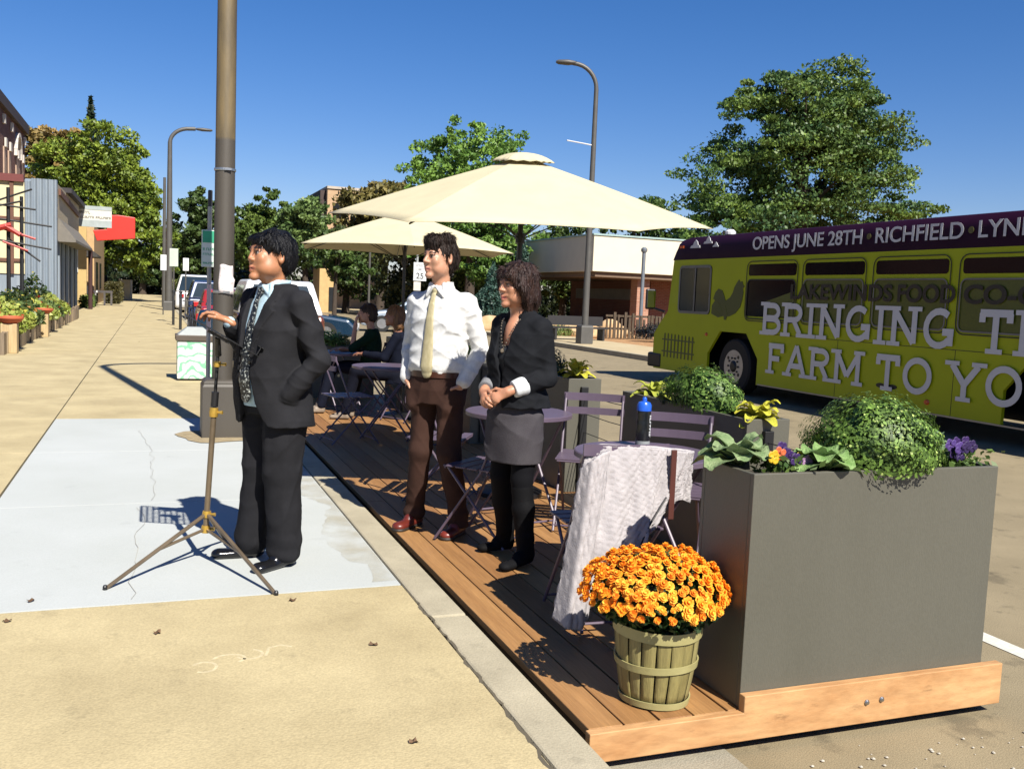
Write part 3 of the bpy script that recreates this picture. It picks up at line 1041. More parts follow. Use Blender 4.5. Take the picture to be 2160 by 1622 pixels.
    pts = [(.062 * math.sin(t), -.052 - .062 * abs(math.cos(t)) - .0, 1.335 - .155 * (1 - abs(math.sin(t)) ** 1.3)) for t in np.linspace(-PI / 2, PI / 2, 25)]
    for p in pts[1:-1]:
        nb.lathe([(.0, -.0045), (.004, -.002), (.004, .002), (0, .0045)], p, 6)
    nb.lathe([(.0, -.016), (.010, -.008), (.010, .006), (0, .012)], (0, -.125, 1.165), 8)
    nb.build('necklace', M('necklace_metal', (.5, .42, .32), rough=.35, metal=.8), body)
    # skirt
    K = Fld((-.25, -.22, .52), (.25, .22, .95), .006)
    K.stack([(.56, 0, -.005, .165, .125), (.70, 0, 0, .172, .135), (.82, 0, 0, .165, .132), (.92, 0, 0, .135, .11)], n=2.2, wr=add2(wrinkle(44, 6, (10, 30), .003), crease(87, 4, (20, 40), .006, .8)))
    K.stack([(.5, 0, -.005, .15, .11), (.585, 0, -.005, .15, .11)], k=.006, op='sub')
    sdf_obj(K, 'skirt', cloth('grey_skirt', (.062, .055, .062), scale=10, c2=(.085, .078, .085)), body)
    tm = cloth('black_tights', (.006, .006, .008), scale=10, bump=.05)
    Q = Fld((-.25, -.25, .3), (.25, .25, .7), .006)
    for A in (legL, legR):
        Q.cap((A[0][0], A[0][1], .66), A[1], .079, .058, k=.02)
        Q.cap(A[1], A[1] + (np.array(A[2]) - A[1]) * .35, .058, .056, k=.02)
    sdf_obj(Q, 'tights', tm, body)
    bm = M('black_boot_leather', (.004, .004, .005), rough=.8, spec=.15, var=.4, bump=.1, bscale=60)
    for A, hh, tt in ((legR, rfh, rft), (legL, lfh, lft)):
        K = Fld(np.minimum(np.minimum(hh, tt), A[1]) - (.1, .1, .5), np.maximum(np.maximum(hh, tt), A[1]) + (.1, .1, .05), .005)
        k_, f = np.array(A[1]), np.array(A[2])
        K.cap(k_ + (f - k_) * .12, k_ + (f - k_) * .4, .060, .062, k=.02)
        K.cap(k_ + (f - k_) * .4, k_ + (f - k_) * .8, .062, .048, k=.02)
        K.cap(k_ + (f - k_) * .8, f, .048, .044, k=.02)
        K.warp(wrinkle(51, 6, (20, 50), .0025, 1.2))
        shoe(K, hh, tt, w=.038)
        K.put(lambda x, y, z: z - .002 + 0 * x + 0 * y, K.lo, (.5, .5, .002), .003, op='sub')
        sdf_obj(K, 'boot', bm, body)
    place(body, root, th)
    return body

def seated(root, th, label, skin, hair_c, top_c, leg_c, arm, hairlong, knees, top_name, seat_h=.45):
    """arm: 'face' hand to mouth or 'table'"""
    hc = np.array((0, -.06, seat_h + .73)); Rh = Rz(rad(-5)); hs = .95
    F = Fld((-.32, -.72, -.02), (.32, .28, 1.36), .0055)
    F.stack([(seat_h, 0, 0, .13, .1), (seat_h + .5, 0, 0, .14, .08)], n=2)
    F.cap((0, .0, seat_h + .5), (0, -.03, seat_h + .66), .05, .045, k=.03)
    head_sdf(F, hc, Rh, hs)
    if arm == 'face':
        aR = [(.16, 0, seat_h + .5), (.15, -.24, seat_h + .33), (.04, -.20, seat_h + .60)]
        hand_sdf(F, aR[2], (-.2, .15, 1), (.2, -1, 0), (-1, 0, 0), curl=.5, s=.9)
    else:
        aR = [(.16, 0, seat_h + .5), (.2, -.12, seat_h + .28), (.08, -.38, seat_h + .3)]
        hand_sdf(F, aR[2], (-.3, -1, 0), (0, 0, 1), (-1, 0, 0), curl=.3, s=.9)
    aL = [(-.16, 0, seat_h + .5), (-.21, -.12, seat_h + .26), (-.08, -.36, seat_h + .3)]
    hand_sdf(F, aL[2], (.3, -1, 0), (0, 0, 1), (1, 0, 0), curl=.3, s=.9)
    for A in (aR, aL):
        F.cap(A[0], A[1], .04, .034, k=.02); F.cap(A[1], A[2], .034, .023, k=.02)
    L = []
    for q, kx in ((1, knees[0]), (-1, knees[1])):
        hip = (q * .09, -.02, seat_h + .08); kn = (q * .1 + kx, -.46, seat_h + .10); an = (q * .1 + kx * 1.4, -.46 - knees[2], .07)
        F.cap(hip, kn, .06, .05, k=.02); F.cap(kn, an, .045, .035, k=.02)
        L.append((hip, kn, an))
    V, Fc = F.verts()
    C = head_cols(V, hc, Rh, hs, skin, (.45, .13, .10))
    body = link_mesh('person', np_mesh('person', V, Fc, C), SKIN, None, org=(0, 0, 0), smooth=3.2)
    tag(body, label, 'person')
    T = lambda *p: hc + Rh @ (np.array(p) * hs)
    H = Fld(hc - .22, hc + .18, .006)
    H.ell(T(0, .02, .045), np.array((.088, .108, .092)) * hs, .02, Rh)
    H.ell(T(0, .06, -.02), np.array((.082, .07, .08)) * hs, .03, Rh)
    if hairlong: H.ell(T(0, .06, -.08), np.array((.085, .06, .09)) * hs, .03, Rh)
    H.ell(T(0, -.118, -.05), np.array((.12, .075, .12)) * hs, .012, Rh, op='sub')
    strands(H, hc, .004, seed=15)
    hair_obj(H, M('hair_' + top_name, hair_c, rough=.5, var=.4, scale=60, bump=.5, bscale=120), body, hc, 15, 1500, .035, .003, .2)
    J = Fld((-.32, -.42, seat_h - .06), (.32, .26, seat_h + .66), .006)
    J.stack([(seat_h - .02, 0, 0, .165, .13), (seat_h + .15, 0, 0, .155, .12), (seat_h + .38, 0, 0, .17, .12), (seat_h + .5, 0, .01, .15, .095), (seat_h + .56, 0, .01, .075, .065)])
    for A in (aR, aL):
        a, b, c = (np.array(p) for p in A)
        J.cap(a, b, .055, .05, k=.03)
        if arm != 'face': J.cap(b, b + (c - b) * .9, .048, .038, k=.02)
    J.warp(wrinkle(61, 6, (15, 45), .004))
    sdf_obj(J, top_name, cloth('cloth_' + top_name, top_c), body)
    P_ = Fld((-.34, -.75, .0), (.34, .2, seat_h + .2), .007)
    for h_, k_, a_ in L:
        P_.cap(h_, k_, .085, .068, k=.02); P_.cap(k_, np.array(a_) + (0, 0, .03), .064, .052, k=.02)
    P_.stack([(seat_h - .01, 0, 0, .17, .12), (seat_h + .12, 0, 0, .16, .12)])
    P_.warp(wrinkle(62, 6, (12, 35), .004))
    sdf_obj(P_, 'trousers', cloth('legs_' + top_name, leg_c), body)
    sm = M('shoe_' + top_name, (.30, .24, .18), rough=.5)
    for h_, k_, a_ in L:
        a = np.array(a_); hh = a + (0, .05, 0); hh[2] = 0; tt = a + (0, -.19, 0); tt[2] = 0
        K = Fld(np.minimum(hh, tt) - (.09, .09, .01), np.maximum(hh, tt) + (.09, .09, .16), .006)
        shoe(K, hh, tt, w=.038)
        K.put(lambda x, y, z: z - .003 + 0 * x + 0 * y, K.lo, (1, 1, .003), .003, op='sub')
        sdf_obj(K, 'shoe', sm, body)
    place(body, root, th)
    return body
# ---------------------------------------------------------------- ground
def wood_mat(name, a, b, axis='y', rough=.55, fine=.12):
    st = {'y': (9, .5, 9), 'x': (.5, 9, 9), 'z': (9, 9, .5)}[axis]
    return M(name, a, rough=rough, c2=b, scale=2.2, stretch=st, bump=.12, bscale=14, fine=fine)

def setting():
    mg = M('grass_ground', (.06, .075, .022), rough=.95, c2=(.13, .11, .05), scale=.6)
    g = MB(); g.box(-700, 700, -120, 1200, -.6, -.17)
    tag(g.build('ground', mg, org=(0, 0, -.17)), kind='structure')
    ma = M('asphalt', (.25, .20, .115), rough=.9, c2=(.335, .27, .16), scale=1.3, bump=.25, bscale=170, fine=.24, spots=((2.4, .58, .32), (7, .62, .25)))
    r = MB(); r.box(1.30, 12.78, -20, 260, -.3, -.15)
    tag(r.build('road', ma, org=(0, 0, -.15)), kind='structure')
    mgut = M('gutter_concrete', (.30, .27, .20), rough=.9, c2=(.40, .36, .27), scale=3, bump=.3, bscale=150, fine=.15)
    r = MB(); r.box(1.37, 1.95, -20, 12, -.2, -.145)
    tag(r.build('gutter_pan', mgut, org=(1.4, 0, -.15)), kind='structure')
    mt = M('worn_tan_concrete', (.44, .355, .19), rough=.92, c2=(.60, .495, .275), scale=1.6, bump=.18, bscale=110, fine=.13, spots=((5.5, .60, .13), (34, .64, .22), (1.1, .58, .08)))
    mw = M('pale_new_concrete', (.50, .525, .50), rough=.9, c2=(.56, .585, .57), scale=.8, bump=.15, bscale=140, fine=.05, spots=((2.6, .63, .07), (24, .68, .12)))
    mk = M('kerb_concrete', (.37, .325, .225), rough=.92, c2=(.52, .46, .325), scale=2.5, bump=.18, bscale=130, fine=.10, spots=((6, .6, .15), (40, .64, .2)))
    s = MB(); s.box(-14, 1.17, -20, 260, -.4, -.014)
    tag(s.build('sidewalk_base', M('joint_dirt', (.10, .085, .05), rough=1), org=(0, 0, -.1)), kind='structure')
    xs = [-6.2, -3.05, -.93, 1.17]
    ys = [-12, -8, -4, .30, 4.49, 6.585, 8.67, 10.78, 12.9]
    y = 12.9
    while y < 120: y += 2.12; ys.append(y)
    t, w = MB(), MB()
    for i in range(len(xs) - 1):
        for j in range(len(ys) - 1):
            white = i == 2 and 4.4 < ys[j] < 10.7
            g_ = .0075
            h = 0.0 + (.0015 * ((i * 7 + j * 3) % 4))
            x0 = xs[i] + (g_ if i else 0)
            if ys[j] < 4.4 and i == 1: continue
            if ys[j] < 4.4 and i == 2: x0 = xs[1] + g_
            (w if white else t).box(x0, xs[i + 1] - (g_ if i < 2 else 0), ys[j] + g_, ys[j + 1] - g_, -.05, h * .7)
    tag(t.build('sidewalk', mt, org=(0, 0, 0), bev=.0015), kind='structure')
    tag(w.build('sidewalk_pale_slabs', mw, org=(0, 0, 0), bev=.0015), kind='structure')
    # left forecourt
    s = MB(); s.box(-40, -6.21, -20, 260, -.3, -.004)
    tag(s.build('forecourt_ground', M('forecourt', (.30, .26, .18), rough=.95, scale=2, bump=.3, bscale=80), org=(0, 0, 0)), kind='structure')
    k = MB()
    y = -20.
    rng = random.Random(3)
    while y < 200:
        L_ = 3.0
        k.box(1.182, 1.355, y + .004, y + L_ - .004, -.3, .002)
        y += L_
    tag(k.build('kerb', mk, org=(1.2, 0, 0), bev=.012), kind='structure')
    # rough broken line of old sealant along the kerb joint
    e = MB()
    y = 2.2; x = 1.176
    pts = []
    while y < 4.4:
        pts.append((x + rng.uniform(-.010, .010) - .02 * max(0, (3.2 - y)), y)); y += .05
    for a, b in zip(pts[:-1], pts[1:]):
        wd = rng.uniform(.002, .008)
        e.add([(a[0] - wd, a[1], .0035), (a[0] + wd, a[1], .0035), (b[0] + wd, b[1], .0035), (b[0] - wd, b[1], .0035)], [(0, 1, 2, 3)])
    tag(e.build('kerb_crack', M('crack_dark', (.12, .10, .065), rough=1)), kind='structure')
    # far side
    f = MB(); f.box(12.78, 12.93, -20, 220, -.3, .0)
    tag(f.build('far_kerb', mk, org=(12.8, 0, 0), bev=.015), kind='structure')
    f = MB(); f.box(12.935, 15.6, -20, 220, -.3, -.006)
    tag(f.build('far_sidewalk', M('far_walk', (.50, .39, .215), rough=.92, c2=(.60, .49, .30), scale=1, bump=.2, bscale=90), org=(13, 0, 0)), kind='structure')
    f = MB(); f.box(15.62, 40, -20, 60, -.3, -.02)
    tag(f.build('mulch_ground', M('mulch', (.36, .17, .06), rough=1, c2=(.55, .33, .15), scale=3, bump=.8, bscale=25, fine=.3), org=(16, 0, 0)), kind='structure')
    # dirt stains with a shape of their own, where water has run along the kerb
    st = M('dirt_stain', (.30, .25, .13), rough=1, c2=(.40, .34, .2), scale=6, fine=.2, bscale=60)
    rng2 = np.random.default_rng(5)
    q = MB()
    yy = np.linspace(4.56, 8.3, 60)
    left = [1.06 - .05 * math.sin(v * 1.9) - .06 * math.sin(v * 4.7 + 1) - (.10 if 4.9 < v < 6.2 else .02) + rng2.uniform(-.012, .012) for v in yy]
    for i in range(59):
        q.add([(left[i], yy[i], .0062), (1.165, yy[i], .0062), (1.165, yy[i + 1], .0062), (left[i + 1], yy[i + 1], .0062)], [(0, 1, 2, 3)])
    tag(q.build('kerb_dirt_stain', stain_mat(), org=(1.1, 6, .006)), kind='structure')
    # hairline cracks in the pale slabs
    q = MB()
    for (x, y0, y1, sd) in ((.02, 6.65, 9.9, 1), (-.10, 4.55, 6.5, 2)):
        r_ = random.Random(sd); pts = []; yv = y0
        while yv < y1:
            x += r_.uniform(-.022, .022); pts.append((x, yv)); yv += .09
        for a, b in zip(pts[:-1], pts[1:]):
            wd = .0012
            q.add([(a[0] - wd, a[1], .0066), (a[0] + wd, a[1], .0066), (b[0] + wd, b[1], .0066), (b[0] - wd, b[1], .0066)], [(0, 1, 2, 3)])
    tag(q.build('slab_crack', M('crack_grey', (.42, .40, .34), rough=1), org=(0, 6, .006)), kind='structure')
    # chalk scribble
    q = MB()
    fm = lambda u, v, w_: (u, v, .0028 + w_)
    arcs = [[(.195 + .045 * math.cos(t), 3.66 + .05 * math.sin(t)) for t in np.linspace(2.6, -2.2, 12)],
            [(.29 + .06 * math.cos(t), 3.72 + .045 * math.sin(t)) for t in np.linspace(2.9, -1.0, 12)],
            [(.37 + .05 * math.cos(t), 3.75 + .05 * math.sin(t)) for t in np.linspace(-2.8, 1.2, 12)],
            [(.43, 3.72), (.45, 3.80), (.50, 3.82), (.54, 3.79)]]
    for a in arcs: ribbon(q, a, .012, fm, th=.0006)
    tag(q.build('chalk_marking', M('chalk', (.64, .54, .33), rough=1, scale=40, var=.2), org=(.3, 3.7, .003)), kind='structure')
    # pale paint spots
    q = MB()
    rr = random.Random(9)
    for (cx_, cy_, r_) in ((-.55, 3.25, .05), (-.25, 3.95, .06), (1.02, 4.30, .05), (.98, 3.25, .03), (1.1, 2.75, .035), (-.05, 3.1, .03), (.7, 3.0, .02), (.75, 4.38, .03)):
        n = 12
        vs = [(cx_, cy_, .0031)] + [(cx_ + r_ * 1.5 * rr.uniform(.5, 1) * math.cos(2 * PI * i / n), cy_ + r_ * rr.uniform(.4, 1) * math.sin(2 * PI * i / n), .0031) for i in range(n)]
        q.add(vs, [(0, 1 + i, 1 + (i + 1) % n) for i in range(n)])
    tag(q.build('paint_spots', M('worn_paint', (.52, .48, .36), rough=1, scale=30, c2=(.58, .53, .4)), org=(0, 3, .003)), kind='structure')
    # white lane line
    q = MB(); q.box(3.86, 3.97, -6, 3.55, -.149, -.146)
    tag(q.build('lane_line_marking', M('road_paint', (.72, .70, .60), rough=.8, scale=20, var=.12, fine=.1), org=(3.9, 0, -.146)), kind='structure')
    # gravel bits along the gutter
    rng = np.random.default_rng(8)
    q = MB()
    for i in range(260):
        x = rng.uniform(1.5, 4.4); y = 2.62 - abs(rng.normal(0, .35)) if rng.uniform() < .7 else rng.uniform(1.2, 2.7)
        s_ = rng.uniform(.003, .009)
        q.lathe([(0, 0), (s_, s_ * .4), (0, s_)], (x, y, -.148), 5)
    tag(q.build('road_gravel', M('pebbles', (.4, .36, .28), rough=.9, scale=3, c2=(.6, .56, .48))), kind='stuff')
    lf = M('dead_leaf', (.10, .055, .025), rough=.8, c2=(.2, .11, .05), scale=30)
    spots = [((62, 1297), ''), ((362, 1340), ''), ((595, 1380), ''), ((860, 1414), ''), ((95, 1258), ''), ((968, 1567), ''), ((730, 1263), ''), ((320, 700), ''), ((1175, 1515), ''), ((1660, 1560), '')]
    lab = 'small brown dead leaf lying on the concrete sidewalk'
    xy = LEAFXY
    src = None
    for i, (x, y) in enumerate(xy):
        if src is None:
            q = MB(); n = 10
            vs = [(0, 0, .004)]
            for k_ in range(n):
                a = 2 * PI * k_ / n; r_ = .016 * (1 if k_ % 2 else .75)
                vs.append((r_ * 1.3 * math.cos(a), r_ * math.sin(a), .004 + .009 * (k_ % 3 == 0)))
            q.add(vs, [(0, 1 + k_, 1 + (k_ + 1) % n) for k_ in range(n)])
            src = q.build('fallen_leaf', lf, org=(0, 0, 0)); o = src
            tag(o, lab, 'leaf', 'dead leaves scattered on the sidewalk')
        else:
            o = copy_tree(src)
        place(o, (x, y, .004), i * 1.3)

def stain_mat():
    m = M('kerb_stain', (.46, .37, .19), rough=1, c2=(.56, .48, .30), scale=5, fine=.15, bscale=50)
    N = m.node_tree.nodes; L = m.node_tree.links
    n = N.new('ShaderNodeTexNoise'); n.inputs['Scale'].default_value = 4; n.inputs['Detail'].default_value = 9
    tc = N.new('ShaderNodeTexCoord'); L.new(tc.outputs['Object'], n.inputs['Vector'])
    r = N.new('ShaderNodeMapRange'); r.inputs[1].default_value = .34; r.inputs[2].default_value = .8; r.inputs[4].default_value = .5
    L.new(n.outputs['Fac'], r.inputs[0])
    L.new(r.outputs[0], N['Principled BSDF'].inputs['Alpha'])
    return m
LEAFXY = [(-.56, 4.36), (.03, 4.07), (.86, 3.72), (-.50, 4.62), (.80, 2.85), (.62, 4.36), (-.28, 24.5)]

# ---------------------------------------------------------------- deck
DX0, DX1, DY0, DY1 = 1.395, 3.20, 2.79, 13.2
def deck():
    t = thing('timber_deck', 'brown plank deck of the parklet laid in the street beside the kerb', 'deck', (DX0, DY0, 0))
    wm = [wood_mat('deck_board_a', (.30, .145, .048), (.43, .22, .08)), wood_mat('deck_board_b', (.34, .17, .06), (.48, .255, .095)), wood_mat('deck_board_c', (.26, .12, .04), (.38, .185, .066))]
    n = 13
    w = (DX1 - DX0) / n
    for i in range(n):
        b = MB()
        x0 = DX0 + i * w
        cuts = [DY0, DY0 + 3.6 + (i * 1.7) % 1.9, DY0 + 7.6 + (i * 1.1) % 1.3, DY1]
        for c0, c1 in zip(cuts[:-1], cuts[1:]):
            b.box(x0 + .004, x0 + w - .004, c0 + .002, c1 - .002, -.032, -.0015 * (i % 2))
        b.build('plank', wm[(i * 5 + 1) % 3], t, bev=.003)
    b = MB(); b.box(DX0 + .02, DX1, DY0 + .01, DY1, -.13, -.036)
    b.build('joist_frame', M('dark_frame_wood', (.05, .03, .018), rough=.9), t)
    # front fascia: low at the left, higher under the planter
    b = MB()
    poly = [(DX0 - .01, -.105), (3.225, -.105), (3.225, .062), (1.995, .062), (1.995, .000), (DX0 - .01, .000)]
    b.prism(poly, lambda x, z: (x, 2.752, z), lambda x, z: (x, 2.788, z))
    fw = M('cedar_fascia', (.46, .225, .085), rough=.55, c2=(.68, .40, .18), scale=3.2, stretch=(1.2, 6, 4), spots=((5, .63, .28), (22, .68, .3)), bump=.1, bscale=12, fine=.10)
    fa = b.build('fascia_board', fw, t, bev=.003)
    b = MB()
    for (x, z) in ((2.545, -.022), (2.615, -.018)):
        b.lathe([(.011, 0), (.011, .004), (.007, .009), (0, .010)], (0, 0, 0), 12)
        for i in range(len(b.v) - 48, len(b.v)):
            vx, vy, vz = b.v[i]
            b.v[i] = (x + vx, 2.752 - vz, z + vy)
    b.build('bolt', M('zinc', (.6, .6, .6), rough=.3, metal=1), fa)
    b = MB(); b.box(3.19, 3.225, 2.79, DY1, -.105, .03)
    b.build('side_board', fw, t, bev=.003)

# ---------------------------------------------------------------- planters
PLM = None
def planter(x0, x1, y0, y1, z1, label, z0=.0, bracket=True, soilz=None):
    global PLM, SOIL, STEEL
    if PLM is None:
        PLM = M('grey_composite_panel', (.108, .103, .078), rough=.5, c2=(.128, .122, .095), scale=2.2, stretch=(1, 1, .35), spots=((9, .66, .10), (2.2, .60, .07)), bump=.08, bscale=200, fine=.05)
        SOIL = M('soil', (.03, .02, .012), rough=1, bump=.8, bscale=60)
        STEEL = M('black_steel', (.010, .010, .011), rough=.45)
    t = thing('planter_box', label, 'planter', ((x0 + x1) / 2, (y0 + y1) / 2, z0), 'tall grey planter boxes around the parklet')
    w = .022
    b = MB()
    b.box(x0, x1, y0, y0 + w, z0, z1); b.box(x0, x1, y1 - w, y1, z0, z1)
    b.box(x0, x0 + w, y0 + w, y1 - w, z0, z1 - .0008); b.box(x1 - w, x1, y0 + w, y1 - w, z0, z1 - .0008)
    b.build('panel', PLM, t, bev=.0025)
    b = MB(); b.box(x0 + w, x1 - w, y0 + w, y1 - w, z0 + .02, z1 - .05)
    b.build('soil', SOIL, t)
    if bracket:
        b = MB(); xm = (x0 + x1) / 2 - .01
        b.box(xm - .028, xm + .028, y0 - .030, y0 - .001, .02, z1 - .06)
        b.build('cable_bracket', STEEL, t, bev=.003)
    return t

GL = None
def leafmat():
    global GL
    GL = M('leaf', (1, 1, 1), rough=.5, attr=True, var=.25, scale=3, trans=.22, spec=.35)
def dome(name, label, cat, c, r, n, size, cA, cB, seed, hz=1., group=None, jit=.82, tips=0):
    """dense small-leaved dome plant"""
    rng = np.random.default_rng(seed)
    d = rng.normal(size=(n, 3)); d /= np.linalg.norm(d, axis=1)[:, None]
    d[:, 2] = np.where(d[:, 2] < -.25, -d[:, 2] * .5, d[:, 2])
    ph = np.arctan2(d[:, 1], d[:, 0])
    lump = 1 + .07 * np.sin(ph * 3 + seed) + .06 * np.sin(ph * 7 + d[:, 2] * 9) + .05 * np.sin(d[:, 2] * 14 + ph * 4)
    rr = (rng.uniform(0, 1, n) ** .22) * lump
    P_ = d * rr[:, None] * np.array((r[0], r[1], r[2])) + np.array(c)
    t = thing(name, label, cat, (c[0], c[1], c[2] - r[2] * .2), group)
    cols = lerp_cols(rng, n, cA, cB, 1.4)
    leaf_cloud('foliage', P_, d, size, cols, t, GL, seed, jit)
    if tips:
        q = rng.integers(0, n, tips); q = q[rr[q] > .8]
        leaf_cloud('bud', P_[q] + d[q] * .006, d[q], .0055, lerp_cols(rng, len(q), (.42, .60, .12), (.66, .78, .25)), t, GL, seed + 7, .3, .9)
    b = MB()
    for i in range(9):
        a = i * 2 * PI / 9
        b.tube([(c[0], c[1], c[2] - .06), (c[0] + r[0] * .35 * math.cos(a), c[1] + r[1] * .35 * math.sin(a), c[2] + r[2] * .3), (c[0] + r[0] * .75 * math.cos(a), c[1] + r[1] * .75 * math.sin(a), c[2] + r[2] * .55)], [.006, .004, .002], 5)
    b.build('stem', M('stem_green', (.05, .07, .02), rough=.8) if 'stem_green' not in bpy.data.materials else bpy.data.materials['stem_green'], t)
    return t

def broadleaf(name, label, cat, c, n, L_, W_, cA, cB, seed, lift=.5, spread=1., group=None, ruffle=.0, veins=False, part='leaf', maxparts=40):
    """rosette of broad arching leaves"""
    rng = random.Random(seed)
    t = thing(name, label, cat, c, group)
    mm = M(name + '_leaf' + str(seed), cA, rough=.75, c2=cB, scale=34, trans=.18, bump=.5, bscale=90, spec=.2)
    nu, nv = 7, 5
    for k in range(n):
        a = k * 2.4 + rng.uniform(-.3, .3)
        f = (k + .5) / n
        up = lift * (1.5 - 1.3 * f) * rng.uniform(.8, 1.2)
        L1 = L_ * (.55 + .5 * f) * rng.uniform(.85, 1.15)
        W1 = W_ * (.6 + .45 * f)
        b = MB(); vs = []
        for i in range(nu):
            s = i / (nu - 1)
            x = L1 * spread * s
            z = L1 * (up * math.sin(s * PI * .62) * 1.1 - .35 * s * s * (1 - up * .6))
            wd = W1 * math.sin(PI * min(1, .12 + s * .80)) ** .7
            for j in range(nv):
                v = (j / (nv - 1) - .5) * 2
                rz_ = ruffle * L1 * math.sin(v * 9 + i * 2.1 + k) * abs(v) + abs(v) ** 1.5 * wd * .35
                px, py = x, v * wd
                vs.append((c[0] + px * math.cos(a) - py * math.sin(a), c[1] + px * math.sin(a) + py * math.cos(a), c[2] + z + rz_))
        fs = [(i * nv + j, i * nv + j + 1, (i + 1) * nv + j + 1, (i + 1) * nv + j) for i in range(nu - 1) for j in range(nv - 1)]
        b.add(vs, fs)
        b.build(part, mm, t, smooth=3.2)
    return t

def pansies(c, n, cols, label, seed, sp=(.1, .05)):
    rng = random.Random(seed)
    t = thing('pansy_plant', label, 'flowers', c, None)
    P_, D_, C_ = [], [], []
    r2 = np.random.default_rng(seed)
    m = 260
    pts = np.c_[r2.normal(0, sp[0] * .8, m), r2.normal(0, sp[1] * .8, m), r2.uniform(-.02, .05, m)] + np.array(c)
    leaf_cloud('foliage', pts, r2.normal(size=(m, 3)), .016, lerp_cols(r2, m, (.05, .11, .02), (.18, .27, .06)), t, GL, seed)
    for k in range(n):
        col = cols[k % len(cols)]
        p = (c[0] + rng.uniform(-1, 1) * sp[0], c[1] + rng.uniform(-1, .6) * sp[1], c[2] + rng.uniform(.03, .08))
        nm = 'petal_%d' % (abs(hash(col)) % 9999)
        mm = bpy.data.materials.get(nm) or M(nm, col, rough=.6, var=.25, scale=40, trans=.2)
        b = MB()
        for q in range(5):
            a = q * 2 * PI / 5 + k
            cx_, cz_ = .014 * math.cos(a), .014 * math.sin(a)
            b.lathe([(.0135, 0), (.010, .0015), (0, .0005)], (0, 0, 0), 8)
            for i in range(len(b.v) - 24, len(b.v)):
                vx, vy, vz = b.v[i]
                b.v[i] = (p[0] + cx_ + vx, p[1] - vz - .002 * q, p[2] + cz_ + vy)
        b.build('blossom', mm, t)
    return t

